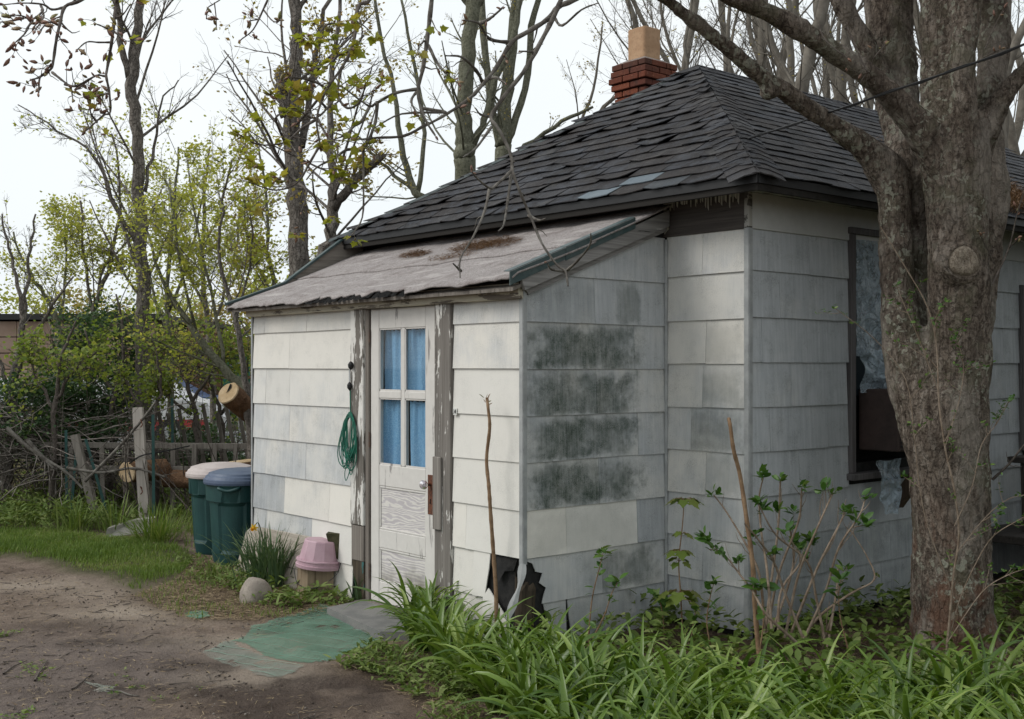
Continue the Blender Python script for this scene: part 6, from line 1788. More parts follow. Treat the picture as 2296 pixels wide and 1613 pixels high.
# four longer fallen sticks, bottom left
for pts, lab in ((((8, 1512), (30, 1495), (60, 1482)), 'dark stick lying at the left edge of the track'), (((78, 1528), (92, 1505), (107, 1482)), 'short forked stick among the weeds on the track'),
                 (((162, 1545), (185, 1530), (207, 1514)), 'thin stick pointing up to the right on the bare track'), (((240, 1556), (285, 1562), (312, 1567)), 'pale stick lying flat near the bottom of the track')):
    p3 = smooth_path(np.array([G(*p) for p in pts]), 3); p3[:, 2] = gz_at(p3[:, 0], p3[:, 1]) + 0.008
    tw = Twigs(); tw.put(p3, np.linspace(0.006, 0.003, len(p3)), 5)
    tw.build('fallen_stick', M_deadtwig if 'pale' in lab else M_twig, None, label=lab, cat='stick', group='sticks on the track')

# daffodil clump and its one flower
c = G(608, 1318)[:2]; d = empty('daffodil_clump', (c[0], c[1], 0), 'clump of narrow blue-green daffodil leaves with one yellow flower by the leaning board', 'daffodils')
L_ = Leaves(); n = 240
b = np.repeat(c[None], n, 0) + rg.normal(0, 0.10, (n, 2)) * (1, 1)
az = np.arctan2(b[:, 1] - c[1], b[:, 0] - c[0]) + rg.normal(0, 0.7, n)
blades(L_, onground(b), az, rg.uniform(0.32, 0.54, n), rg.uniform(0.009, 0.014, n), rg.uniform(0.02, 0.40, n), rg.uniform(0.2, 1.9, n), 7, 0.15, rg.random(n), rg)
L_.build('leaves', M_daff, d, kind='stuff')
fl = P(569, 1184, 8.45); st = np.array([c[0], c[1], 0.02])
tw = Twigs(); tw.put(smooth_path([st, st * 0.5 + fl * 0.5 + (0, 0, 0.14), fl + (0.03, -0.01, 0.035), fl], 4), np.full(13, 0.004), 5); tw.build('stem', M_daff, d)
L_ = Leaves(); fd = unit(np.array([-0.75, -0.5, -0.35]))
s1 = unit(np.cross(fd, (0, 0, 1.0))); s2 = np.cross(fd, s1)
dr = np.array([math.cos(k * 1.047) * s1 + math.sin(k * 1.047) * s2 for k in range(6)])
stamp(L_, OVAL, np.repeat(fl[None], 6, 0), dr - 0.2 * fd, np.repeat(fd[None], 6, 0), 0.035, np.full(6, 0.4))
L_.put((fl + np.array([(math.cos(k * 0.785) * s1 + math.sin(k * 0.785) * s2) * r + fd * h for h, r in ((0, 0.008), (0.028, 0.014)) for k in range(8)]))[None], [(k, (k + 1) % 8, 8 + (k + 1) % 8, 8 + k) for k in range(8)], np.array([0.9]))
L_.build('flower', make_leafmat('daffodil_petal', (0.70, 0.45, 0.02), (0.75, 0.50, 0.03), (0.75, 0.30, 0.01), 0.3), d, label='single yellow daffodil flower')
# tussock by the fence post
def tussock(x, y, n, ln, w, lab, mat=M_daff, sp=0.06, lean=0.8):
    c = G(x, y)[:2]; L_ = Leaves()
    b = np.repeat(c[None], n, 0) + rg.normal(0, sp, (n, 2)); az = np.arctan2(b[:, 1] - c[1], b[:, 0] - c[0]) + rg.normal(0, 0.5, n)
    blades(L_, onground(b), az, rg.uniform(0.6, 1.15, n) * ln, np.full(n, w), rg.uniform(0.05, lean, n), rg.uniform(0.1, 1.1, n), 6, 0.12, rg.random(n), rg)
    return L_.build('grass_tussock', mat, None, label=lab, cat='grass tussock')
tussock(352, 1215, 260, 0.42, 0.008, 'spiky tussock of long grass beside the wooden fence post', M_grass, 0.09, 1.1)
tussock(255, 1195, 40, 0.42, 0.018, 'tuft of broad young leaves in front of the pale stone slab', M_weed, 0.05, 0.6)
tussock(170, 1192, 46, 0.40, 0.016, 'tuft of broad grassy leaves at the verge, left of the stone slab', M_weed, 0.09, 0.7)
tussock(805, 1352, 14, 0.26, 0.022, 'small tuft of curving leaves at the foot of the door casing', M_daff, 0.03, 0.7)
tussock(478, 1300, 16, 0.16, 0.012, 'little green sprout beside the bins', M_weed, 0.03, 0.5)

# ---- shoots and shrubs in front of the walls
def stalk(lab, pts, d, w, mat, top=True, name='bare_shoot'):
    q = [(x, y, d + 0.02 * math.sin(i * 2.0), w * (1 - 0.35 * i / len(pts))) for i, (x, y) in enumerate(pts)]
    yg = HY + 1.65 * FPX / d
    q = [(q[0][0] + 3, yg + 4, d, w * 1.1)] + q
    P_, r_ = PX(smooth_path(np.array(q), 6))
    r_ = r_ * (1 + 0.14 * (np.sin(np.arange(len(r_)) * 1.9) > 0.72))
    b = P_[0].copy(); b[2] = 0
    o = empty(name, b, lab, 'sapling', 'bare shoots before the walls')
    tw = Twigs(); tw.put(P_, r_, 8); tw.build('stem', mat, o)
    if top:
        L_ = Leaves(); n = 9; e = P_[-1]
        dr = rdir(n, 0.2, 1.0, rg); stamp(L_, NARROW, e + rg.normal(0, 0.006, (n, 3)) - (0, 0, 1) * rg.uniform(0, 0.03, n)[:, None] * np.array([0, 0, 1.0]), dr, rdir(n, rng=rg), rg.uniform(0.03, 0.055, n), rg.random(n))
        L_.build('tip_buds', make_leafmat('brown_tip', (0.16, 0.09, 0.04), (0.25, 0.16, 0.07), (0.2, 0.2, 0.07), 0.1), o)
    return o
stalk('bare brown shoot with a budding tip standing before the door wall', [(1112, 1330), (1107, 1250), (1100, 1150), (1096, 1090), (1091, 1030), (1098, 960), (1095, 920), (1092, 893)], 6.75, 4.6, M_stalk)
stalk('tall bare brown shoot in front of the main house corner', [(1702, 1470), (1694, 1380), (1688, 1270), (1676, 1180), (1660, 1070), (1645, 1010), (1638, 960), (1634, 938)], 6.3, 5.6, M_stalk, False)
# maple seedling in the inner corner
ms = empty('maple_seedling', P(1535, 1480, 6.85) * (1, 1, 0), 'slim maple seedling with tiers of drooping leaves in the inner corner', 'sapling')
tw = Twigs(); q = np.array([P(x, y, 6.85) for x, y in ((1538, 1478), (1530, 1400), (1526, 1330), (1522, 1260), (1530, 1180), (1534, 1124))]); q = smooth_path(q, 4)
tw.put(q, np.linspace(0.006, 0.003, len(q)), 6)
L_ = Leaves()
for y, ns, size in ((1124, 7, 0.085), (1190, 4, 0.055), (1240, 6, 0.075), (1268, 4, 0.06), (1330, 5, 0.10), (1350, 4, 0.09)):
    c = q[np.argmin(np.abs(q[:, 2] - P(1530, y, 6.85)[2]))]
    for k in range(ns):
        a = k * 6.28 / ns + rg.uniform(-0.3, 0.3); o = np.array([math.cos(a), math.sin(a), 0.0]); e = c + o * size * rg.uniform(0.5, 0.9) + (0, 0, rg.uniform(0, 0.02))
        tw.put(smooth_path([c, (c + e) / 2 + (0, 0, 0.01), e], 3), np.full(7, 0.0015), 4)
        stamp(L_, MAPLE, e[None], (o + np.array([0, 0, -0.7]))[None], (o * 0.5 + np.array([0, 0, 1.0]))[None], size * rg.uniform(0.85, 1.15), rg.random(1))
tw.build('stem', M_stalk, ms); L_.build('leaves', make_leafmat('seedling_leaf', (0.11, 0.17, 0.03), (0.17, 0.23, 0.045), (0.22, 0.22, 0.06), 0.35), ms, kind='stuff', smooth=False)
# hydrangea: bare canes, leaf tufts
hy = empty('hydrangea_shrub', P(1790, 1440, 6.55) * (1, 1, 0), 'hydrangea shrub of bare tan canes with fresh green leaf tufts before the side wall', 'shrub')
canes = [[(1715, 1420), (1730, 1300), (1745, 1180), (1750, 1075)], [(1720, 1420), (1745, 1290), (1790, 1170), (1798, 1095)], [(1760, 1430), (1790, 1290), (1830, 1190), (1868, 1105)],
         [(1770, 1430), (1830, 1280), (1870, 1200), (1895, 1150)], [(1715, 1420), (1705, 1300), (1680, 1235), (1630, 1150), (1600, 1110)], [(1730, 1410), (1720, 1280), (1708, 1200), (1702, 1120), (1712, 1068)],
         [(1730, 1420), (1765, 1320), (1780, 1250), (1770, 1180)], [(1850, 1440), (1830, 1340), (1810, 1260), (1740, 1200), (1700, 1130)], [(1800, 1440), (1850, 1330), (1880, 1230), (1925, 1160), (1940, 1120)],
         [(1790, 1445), (1840, 1380), (1910, 1330), (1960, 1300), (1945, 1250), (1905, 1185)], [(1790, 1445), (1720, 1380), (1690, 1330), (1660, 1290), (1620, 1240), (1590, 1232)], [(1850, 1480), (1860, 1420), (1875, 1330), (1880, 1270)],
         [(1745, 1430), (1750, 1330), (1790, 1270), (1810, 1240)], [(1800, 1430), (1760, 1330), (1735, 1260), (1700, 1210), (1670, 1175)], [(1840, 1500), (1848, 1440), (1866, 1380)]]
tw = Twigs(); L_ = Leaves(); tips = []; cp, cr_ = [], []
for k, cn in enumerate(canes):
    d0 = 6.5 + 0.25 * math.sin(k * 2.3)
    q = smooth_path(np.array([(x, y, d0 + 0.1 * math.sin(k + i), 4.2 - 0.6 * i) for i, (x, y) in enumerate(cn)]), 5); q[:, 3] = np.maximum(q[:, 3], 1.6)
    P_, r_ = PX(q); r_ *= 0.9; tw.put(P_, r_, 6); cp.append(P_); cr_.append(r_)
ends, er = ramify(tw, cp, cr_, [dict(n=3.4, len=0.24, rel=False, ang=0.7, wander=0.12, trop=0.15, lo=0.4, ratio=0.6, K=6, sides=4, rmin=0.0018)], rg)
tips = [(p[-1], p[-1] - p[-2]) for p in cp[:9]] + [(e[-1], e[-1] - e[-2]) for e in ends if rg.random() < 0.55]
for p, dd in tips:
    n = int(rg.integers(7, 14)); dr = rdir(n, -0.35, 0.85, rg); dr = dr + unit(dd) * 0.4
    stamp(L_, OVAL, p + rg.normal(0, 0.012, (n, 3)), dr, np.array([0, 0, 1.0]) + rg.normal(0, 0.4, (n, 3)), rg.uniform(0.035, 0.075, n), np.clip(rg.normal(0.45, 0.25, n), 0, 1))
tw.build('canes', M_cane, hy); L_.build('leaves', M_shrubleaf, hy, kind='stuff')
# leafy shoots
def leafy_shoot(lab, pts, d, size, n, tpl=OVAL, mat=M_shrubleaf):
    q = smooth_path(np.array([P(x, y, d) for x, y in pts]), 5); b = q[0].copy(); b[2] = 0
    if q[0, 2] > 0.02: q = np.vstack([[q[0, 0], q[0, 1], -0.01], q])
    o = empty('leafy_shoot', b, lab, 'plant', 'leafy shoots by the walls')
    tw = Twigs(); tw.put(q, np.linspace(0.005, 0.002, len(q)), 5); tw.build('stem', M_stalk, o)
    L_ = Leaves(); i = np.clip((rg.beta(2.2, 1.1, n) * len(q)).astype(int), 1, len(q) - 1); i[: n // 3] = len(q) - 1
    stamp(L_, tpl, q[i] + rg.normal(0, 0.01, (n, 3)), rdir(n, -0.2, 0.8, rg), np.array([0, 0, 1.0]) + rg.normal(0, 0.4, (n, 3)), size * rg.uniform(0.6, 1.2, n), rg.random(n))
    L_.build('leaves', mat, o, kind='stuff')
leafy_shoot('thin leafy shoot rising before the stained lean-to side wall', [(1320, 1420), (1328, 1340), (1345, 1270), (1352, 1240)], 6.45, 0.065, 22)
leafy_shoot('second leafy shoot, lower, right of the thin one at the stained wall', [(1330, 1430), (1355, 1380), (1372, 1330), (1385, 1305)], 6.4, 0.065, 20)
leafy_shoot('upright shoot with a pale leaf tuft at the foot of the narrow bay', [(1600, 1480), (1585, 1400), (1592, 1340), (1600, 1310)], 6.5, 0.085, 16)
leafy_shoot('shoot with round glossy leaves left of the main corner strip', [(1705, 1450), (1712, 1390), (1708, 1340), (1705, 1310)], 6.25, 0.095, 14)
leafy_shoot('dark drooping seedling at the foot of the inner corner', [(1490, 1440), (1487, 1390), (1480, 1350), (1468, 1335)], 6.9, 0.09, 7, MAPLE)
leafy_shoot('round-leaved plant low beneath the maple seedling', [(1545, 1470), (1550, 1430), (1556, 1390), (1560, 1370)], 6.75, 0.11, 9)
leafy_shoot('leafy cane curving up before the old tree', [(1900, 1450), (1885, 1390), (1880, 1340), (1885, 1300)], 6.3, 0.08, 18)
# sprigs climbing before the old tree
sp = empty('honeysuckle_sprigs', P(2130, 1490, 6.25) * (1, 1, 0), 'thin twigs with tiny green leaves climbing in front of the old trunk', 'shrub')
tw = Twigs(); cp, cr_ = [], []
for k, (cn, w, d) in enumerate((([(2120, 1480), (2128, 1400), (2138, 1290), (2150, 1200), (2140, 1100), (2120, 1010), (2105, 900), (2100, 780), (2080, 690), (2030, 600), (1975, 510)], 6.5, 6.2),
        ([(2122, 1460), (2150, 1350), (2190, 1260), (2230, 1200), (2296, 1160)], 3.2, 6.2), ([(2135, 1330), (2080, 1180), (2060, 1080), (2050, 980), (2030, 850), (1960, 760), (1870, 690)], 2.6, 6.15), ([(2125, 1440), (2200, 1330), (2260, 1290), (2320, 1270)], 2.6, 6.1),
        ([(2140, 1180), (2180, 1090), (2200, 1000), (2235, 950), (2262, 900)], 2.4, 6.2), ([(2105, 880), (2060, 760), (2030, 690), (2010, 640)], 2.2, 6.25), ([(2120, 1000), (2150, 900), (2160, 820), (2140, 740)], 2.2, 6.2), ([(2145, 1240), (2210, 1160), (2260, 1120), (2300, 1110)], 2.2, 6.15))):
    q = smooth_path(np.array([(x, y, d + 0.03 * math.sin(i + k), w * (1 - 0.06 * i)) for i, (x, y) in enumerate(cn)]), 4); q[:, 3] = np.maximum(q[:, 3], 1.2)
    P_, r_ = PX(q); tw.put(P_, r_ * 0.5, 5); cp.append(P_); cr_.append(r_)
ends, er = ramify(tw, cp, cr_, [dict(n=7, len=0.22, rel=False, ang=0.9, wander=0.15, trop=0.05, lo=0.1, ratio=0.5, K=5, sides=3, rmin=0.0012)], rg)
L_ = Leaves()
for e in list(ends) + cp[1:]:
    for j in (-1, -2, -3):
        n = int(rg.integers(2, 6)); stamp(L_, OVAL, e[j] + rg.normal(0, 0.006, (n, 3)), rdir(n, -0.3, 0.9, rg), np.array([0, 0, 1.0]) + rg.normal(0, 0.5, (n, 3)), rg.uniform(0.016, 0.034, n), rg.random(n))
tw.build('twigs', M_cane, sp); L_.build('leaves', M_shrubleaf, sp, kind='stuff')

# brush pile behind the verge
tw = Twigs(); n = 420
c = np.column_stack([rg.uniform(-90, 200, n), rg.uniform(890, 1010, n), rg.uniform(12.9, 14.2, n)])
st = np.array([P(*r) for r in c]); st[:, 2] = np.clip(st[:, 2], 0.3, 1.15) * np.clip(1.15 - (c[:, 0] + 60) / 420, 0.3, 1)
D = rdir(n, -0.12, 0.30, rg)
P_, R_ = branch_paths(st, D, rg.uniform(0.5, 1.9, n), rg.uniform(0.004, 0.016, n), np.full(n, 0.003), 8, 0.12, -0.02, rg)
P_[:, :, 2] = np.maximum(P_[:, :, 2], 0.03); tw.put(P_, R_, 4)
ends, er = ramify(tw, P_[:260], R_[:260], [dict(n=4, len=0.45, rel=False, ang=0.7, wander=0.18, trop=0, lo=0.2, ratio=0.5, K=5, sides=3, rmin=0.002)], rg)
tw.build('brush_pile', simple('grey_brush', (0.12, 0.103, 0.094), (0.25, 0.222, 0.20), 8, 0.95, 0.1, 0), None, label='tangled pile of grey cut branches at the left behind the verge', cat='brush pile', kind='stuff')
# wild bare stems between the fence and the shrubs
tw = Twigs(); n = 150
c = np.column_stack([rg.uniform(-30, 570, n), np.full(n, 1060), rg.uniform(12.0, 15.0, n)])
st = np.array([P(*r) for r in c]); st[:, 2] = 0
P_, R_ = branch_paths(st, rdir(n, 0.5, 1.0, rg), rg.uniform(0.6, 2.0, n), rg.uniform(0.004, 0.010, n), np.full(n, 0.002), 8, 0.09, 0.0, rg)
tw.put(P_, R_, 4); ramify(tw, P_, R_, [dict(n=3, len=0.3, rel=True, ang=0.6, wander=0.15, trop=0, lo=0.3, ratio=0.6, K=5, sides=3, rmin=0.002)], rg)
tw.build('undergrowth', M_twig, None, label='thin bare brambles standing behind the low fence', cat='brambles', kind='stuff')
# dead grass in front of the low fence
L_ = Leaves()
q = scatter(gpoly((-200, 1060), (300, 1055), (420, 1080), (260, 1140), (-200, 1150)), 5200, rg); q = q[fbm(q[:, 0], q[:, 1], 1.5, 3, 90) > -0.15]; n = len(q)
blades(L_, onground(q), rg.uniform(0, 6.28, n), rg.uniform(0.15, 0.5, n), np.full(n, 0.006), rg.uniform(0.2, 1.3, n), rg.uniform(0, 1.0, n), 4, 0.1, rg.random(n), rg)
L_.build('dead_grass', M_straw, None, label='pale dead grass stalks in front of the low fence', cat='dead grass', kind='stuff')
# brown needles lodged on the roofs
L_ = Leaves()
def needles(fn, n, ln, mx):
    pos = fn(n); m_ = len(pos)
    blades(L_, pos, rg.uniform(0, 6.28, m_), rg.uniform(0.5, 1.2, m_) * ln, np.full(m_, 0.0035), np.full(m_, 1.35), rg.normal(0.1, 0.2, m_), 2, 0.1, rg.random(m_), rg)
def lean_patch(x, y, sx, sy, h):
    def f(n):
        r = ray(x, y)
        best = min(np.arange(5.5, 10.5, 0.01), key=lambda t: abs((CAM + t * r)[2] - leanz((CAM + t * r)[0], (CAM + t * r)[1]) - 0.015))
        c = CAM + best * r
        a = rg.normal(0, 1, (n, 2)); a = a[np.hypot(a[:, 0], a[:, 1]) < 1.7]
        p = c[1] + a[:, 0] * sx; q = c[0] + a[:, 1] * sy + (p - c[1]) * 0.12
        ok = (q < -0.12) & (q > EAVEQ + 0.05); p, q = p[ok], q[ok]
        z = np.array([leanz(b, a_) for b, a_ in zip(q, p)]) + 0.018 + h * np.abs(rg.normal(0, 1, len(q))) * np.exp(-((p - c[1]) / sx) ** 2 * 0.5)
        return np.column_stack([q, p, z])
    return f
needles(lean_patch(1085, 553, 0.26, 0.085, 0.012), 3200, 0.05, 0)
needles(lean_patch(930, 572, 0.14, 0.05, 0.006), 900, 0.05, 0)
needles(lean_patch(1010, 578, 0.2, 0.05, 0.003), 500, 0.05, 0)
L_.build('fallen_needles', make_leafmat('brown_needle', (0.15, 0.085, 0.05), (0.27, 0.165, 0.095), (0.36, 0.24, 0.145), 0.05, 0.9, 0.1), None, label='brown fallen needles lodged on the lean-to roof', cat='needles', kind='stuff')
L_ = Leaves()
pos = []
for _ in range(3800):
    q = rg.uniform(2.6, 3.9); t = abs(rg.normal(0, 0.42)); 
    if t > 1.2: continue
    p = -0.28 + t; pos.append((q, p, EZ + 0.03 + (p + 0.31) / 2.30 * 1.445 + abs(rg.normal(0, 0.05)) * math.exp(-t)))
pos = np.array(pos); n = len(pos)
blades(L_, pos, rg.uniform(0, 6.28, n), rg.uniform(0.05, 0.13, n), np.full(n, 0.005), np.full(n, 1.1), rg.normal(0.2, 0.3, n), 3, 0.1, rg.random(n), rg)
L_.build('fallen_needles', bpy.data.materials['brown_needle'], None, label='deep drift of brown needles on the main roof right of the old tree', cat='needles', kind='stuff')
# ------------------------------------------------------------------ things in the yard
M_bin = simple('green_bin_plastic', (0.008, 0.042, 0.042), (0.012, 0.054, 0.052), 6, 0.5, 0.4, 0.08, fine=90)
M_lidblue = simple('blue_lid_plastic', (0.065, 0.090, 0.150), (0.085, 0.115, 0.175), 6, 0.45, 0.4, 0.05)
M_lidtan = simple('faded_pink_tan_lid', (0.43, 0.37, 0.35), (0.49, 0.43, 0.41), 6, 0.55, 0.35, 0.05)
def bin_(lab, x, d, rot, lidmat):
    c = P(x, 900, d); c[2] = 0.0
    b = empty('trash_can', c, lab, 'trash can', 'trash cans at the house corner')
    n = 64; V = []; F = []
    prof = [(0.0, 0.0), (0.215, 0.0), (0.222, 0.02), (0.236, 0.10), (0.240, 0.13), (0.262, 0.50), (0.265, 0.53), (0.282, 0.535), (0.286, 0.66), (0.290, 0.665), (0.290, 0.685)]
    for j, (r, z) in enumerate(prof):
        for k in range(n):
            t = 2 * math.pi * k / n
            u = ((t - rot) % (math.pi / 2)) / (math.pi / 2)
            rec = 0.014 if (0.22 < u < 0.78) else 0.0
            rr_ = r * (1 + 0.035 * math.cos(4 * (t - rot - math.pi / 4))) if r else 0
            if 3 < j + 1 and 0.1 < z < 0.52: rr_ -= rec
            if 0.53 < z < 0.66 and 0.36 < u < 0.64: rr_ -= 0.018
            V.append(c + (rr_ * math.cos(t), rr_ * math.sin(t), z))
    F = [(j*n+k, j*n+(k+1)%n, (j+1)*n+(k+1)%n, (j+1)*n+k) for j in range(len(prof) - 1) for k in range(n)]
    mk('body', V, F, M_bin, b, smooth=False)
    MB().lathe([(0.283, 0.672), (0.304, 0.674), (0.308, 0.690), (0.306, 0.712), (0.296, 0.716), (0.286, 0.738), (0.270, 0.745), (0.262, 0.762), (0.18, 0.785), (0.08, 0.795), (0.0, 0.797)], c, 48).build('lid', lidmat, b, smooth=False)
    for a in (rot + math.pi / 4, rot + math.pi / 4 + math.pi):
        o = np.array([math.cos(a), math.sin(a), 0]); s = np.array([-math.sin(a), math.cos(a), 0])
        pts = [c + o * 0.275 - s * 0.085 + up(0.655), c + o * 0.315 - s * 0.075 + up(0.65), c + o * 0.322 + s * 0 + up(0.632), c + o * 0.315 + s * 0.075 + up(0.65), c + o * 0.275 + s * 0.085 + up(0.655)]
        MB().tube(smooth_path(pts, 4), 0.014, 8).build('handle', M_bin, b, smooth=True)
    return b
ca = math.atan2(-FWD[1], -FWD[0])
b1 = bin_('dark green trash can with blue lid against the house corner', 540, 9.72, ca - math.pi / 4 - 0.10, M_lidblue)
b2 = bin_('dark green trash can with faded tan lid, behind the blue-lidded one', 496, 10.28, ca - math.pi / 4 + 0.85, M_lidtan)

# leaning board
M_board = make_wood('grey_plywood', (0.26, 0.225, 0.185), (0.40, 0.36, 0.31), axis='y', grain=60)
pts = [(QD - 0.16, 3.97, 0.0), (QD - 0.055, 3.97, 0.34), (QD - 0.045, 3.89, 0.38), (QD - 0.05, 3.35, 0.39), (QD - 0.05, 2.92, 0.395), (QD - 0.16, 2.92, 0.0)]
MB().prism(pts, (0.018, 0, 0.006)).build('leaning_board', M_board, None, label='weathered grey board leaning against the wall behind the daffodils', cat='board')
# boulders
def boulder(lab, x, y, w, h, seed, mat, z0=-0.02):
    rng = np.random.default_rng(seed); c = G(x, y); V = []; F = []; n, m_ = 22, 12
    for j in range(m_ + 1):
        ph = math.pi * j / m_
        for k in range(n):
            t = 2 * math.pi * k / n; d = np.array([math.sin(ph) * math.cos(t), math.sin(ph) * math.sin(t), math.cos(ph)])
            f = 1 + 0.10 * math.sin(1.6 * d[0] + seed) + 0.06 * math.sin(2.6 * d[1] + 1.6 * d[2] + seed) + 0.02 * math.sin(7 * d[0] + 5 * d[2])
            V.append(c + np.array([d[0] * w / 2, d[1] * w / 2, max(-0.3, d[2]) * h / 1.3 + h * 0.25]) * f + up(z0))
    F = [(j*n+k, (j+1)*n+k, (j+1)*n+(k+1)%n, j*n+(k+1)%n) for j in range(m_) for k in range(n)]
    return mk('boulder', V, F, mat, None, label=lab, cat='rock', smooth=True)
M_stone = simple('granite', (0.34, 0.30, 0.255), (0.24, 0.21, 0.18), 9, 0.95, 0.15, 0.6, 6, 0.01, fine=120)
boulder('rounded grey-tan boulder in front of the daffodils', 576, 1350, 0.23, 0.20, 3, M_stone)
boulder('small pale rock at the foot of the door casing', 778, 1338, 0.11, 0.10, 6, M_stone)
# pale stone slab by the fence
a, b_, c_ = G(238, 1203), G(335, 1168), G(330, 1160)
MB().prism([G(236, 1205) + up(0.0), G(262, 1203), G(345, 1192), G(345, 1192) + up(0.13), G(300, 1190) + up(0.10), G(240, 1203) + up(0.075)], (0.10, 0.16, 0.0)).build('stone_slab', simple('pale_concrete', (0.34, 0.325, 0.29), (0.26, 0.25, 0.22), 14, 0.95, 0.1, 0.4, fine=90), None, label='pale lichen-grey concrete slab lying at the foot of the fence post', cat='slab')
# doorstep
st_ = [G(733, 1362, 0.055), G(812, 1346, 0.055), G(960, 1390, 0.055), G(985, 1420, 0.055), G(852, 1416, 0.055)]
MB().prism(st_, (0, 0, -0.085)).build('door_step', simple('slate_step', (0.145, 0.145, 0.14), (0.20, 0.195, 0.185), 7, 0.85, 0.2, 0.35, fine=110), None, label='flat grey stone step in front of the door', cat='step')

# stump, bucket, mossy offcut
M_mossy = simple('mossy_wood', (0.10, 0.092, 0.055), (0.045, 0.045, 0.025), 12, 0.95, 0.1, 0.5, fine=60)
sc_ = G(712, 1338)
MB().prism([sc_ + (-0.115, 0.10, -0.02), sc_ + (-0.10, -0.02, -0.02), sc_ + (0.06, -0.11, -0.02), sc_ + (0.12, 0.02, -0.02), sc_ + (0.02, 0.13, -0.02)], (0.012, 0.004, 0.235)).build('post_stump', make_wood('stump_wood', (0.17, 0.125, 0.08), (0.33, 0.26, 0.18), grain=40), None, label='squared wooden stump under the pink bucket', cat='stump')
def tilted(V, c, ax, ang):
    Mx = np.array(Matrix.Rotation(ang, 3, Vector(ax))); return (np.asarray(V) - c) @ Mx.T + c
bc = sc_ + np.array([0.01, 0.0, 0.212])
M_pink = simple('faded_pink_plastic', (0.40, 0.255, 0.30), (0.47, 0.32, 0.365), 7, 0.5, 0.4, 0.05)
bk = empty('bucket', bc, 'faded pink plastic bucket upside down on the wooden stump', 'bucket')
def bpart(name, mb, mat): 
    V, F = mb.get(); return mk(name, tilted(V, bc, RGT.tolist() if False else FWD.tolist(), 0.10), F, mat, bk, smooth=False)
prof = [(0.152, 0.05), (0.122, 0.188), (0.116, 0.196), (0.0, 0.196)]
bpart('body', MB().lathe(prof, bc, 12, rot=0.2), M_pink)
bpart('rim', MB().lathe([(0.148, 0.0), (0.165, 0.0), (0.168, 0.022), (0.161, 0.026), (0.161, 0.045), (0.167, 0.05), (0.165, 0.06), (0.148, 0.062)], bc, 36), M_pink)
hp = smooth_path([bc + RGT * 0.17 - FWD * 0.05 + up(0.05), bc + RGT * 0.14 - FWD * 0.15 - up(0.04), bc - FWD * 0.20 - up(0.115), bc - RGT * 0.12 - FWD * 0.16 - up(0.09), bc - RGT * 0.168 - FWD * 0.06 + up(0.0)], 6)
mk('handle', *tube_arr(hp, 0.003, 6), M_black, bk)
oc = bc + RGT * 0.135 - FWD * 0.06
mb = MB(); mb.prism([oc + RGT * -0.075 + up(0.245), oc + RGT * 0.06 + up(0.25), oc + RGT * 0.065 + up(0.06), oc + RGT * 0.02 + up(0.055), oc - RGT * 0.035 + up(0.10)], FWD * 0.16)
mb.build('wood_offcut', M_mossy, None, label='mossy dark wood offcut resting against the pink bucket', cat='wood')

# green plastic mesh on the ground
M_mesh = simple('green_plastic_mesh', (0.11, 0.27, 0.185), (0.17, 0.34, 0.25), 5, 0.6, 0.3, 0)
M_meshpale = simple('dusty_plastic_mesh', (0.26, 0.31, 0.26), (0.30, 0.29, 0.25), 5, 0.8, 0.2, 0)
M_rib = simple('pale_mesh_rib', (0.24, 0.40, 0.31), (0.19, 0.36, 0.27), 5, 0.6, 0.3, 0)
def mesh_mat(name, poly, lab, ax, pitch, w, mat, h=0.012, holes=()):
    pa = [(p[0], p[1]) for p in poly]; a = np.array(pa); c = a.mean(0); ext = np.abs(a - c).max() * 1.5
    e1 = np.array(ax[:2], float); e1 /= np.linalg.norm(e1); e2 = np.array([-e1[1], e1[0]])
    V = []; F = []; n = 0; VR = []
    ks = np.arange(-ext, ext, pitch); ss = np.arange(-ext, ext, 0.03)
    for da, db, ww in ((e1, e2, w), (e2, e1, w)):
        for ki, k in enumerate(ks):
            line = c + db * k + da * ss[:, None]
            ins = (poly_sd(line[:, 0], line[:, 1], pa) + 0.05 * fbm(line[:, 0], line[:, 1], 7, 2, 71) > 0) & (fbm(line[:, 0], line[:, 1], 5, 3, 74) > -0.62)
            rib = ki % 9 == 0 and da is e1; wv = ww * (1.5 if rib else 1.0)
            fold = 0.035 * np.exp(-((line - c) @ e2 - 0.18) ** 2 / 0.0022) * 0 
            z = gz_at(line[:, 0], line[:, 1]) + h + 0.007 * fbm(line[:, 0], line[:, 1], 5, 3, 72) + fold
            for i in range(len(ss) - 1):
                if ins[i] and ins[i + 1]:
                    o = db * wv / 2
                    qd = [(*(line[i] - o), z[i]), (*(line[i] + o), z[i]), (*(line[i+1] + o), z[i+1]), (*(line[i+1] - o), z[i+1])]
                    if rib: VR += [(a_, b_, c_ + 0.003) for a_, b_, c_ in qd]; continue
                    V += qd
                    F.append((n, n + 1, n + 2, n + 3)); n += 4
    V = np.array(V); F = np.array(F)
    Vb = V.copy(); Vb[:, 2] -= 0.0025
    o_ = mk(name, np.vstack([V, Vb]), np.vstack([F, F[:, ::-1] + len(V)]).astype(np.int32), mat, None, label=lab, cat='plastic mesh')
    if len(VR) > 40: mk('ribs', np.array(VR), np.arange(len(VR)).reshape(-1, 4).astype(np.int32), M_rib, o_, kind='stuff')
    return o_
axm = (G(840, 1432) - G(600, 1400))
mesh_mat('plastic_mesh', gpoly((520, 1440), (560, 1412), (640, 1385), (728, 1362), (760, 1378), (838, 1412), (848, 1446), (770, 1478), (690, 1490), (620, 1480)), 'green plastic mesh mat pressed into the dirt before the door step', axm, 0.0150, 0.0026, M_mesh, 0.006)
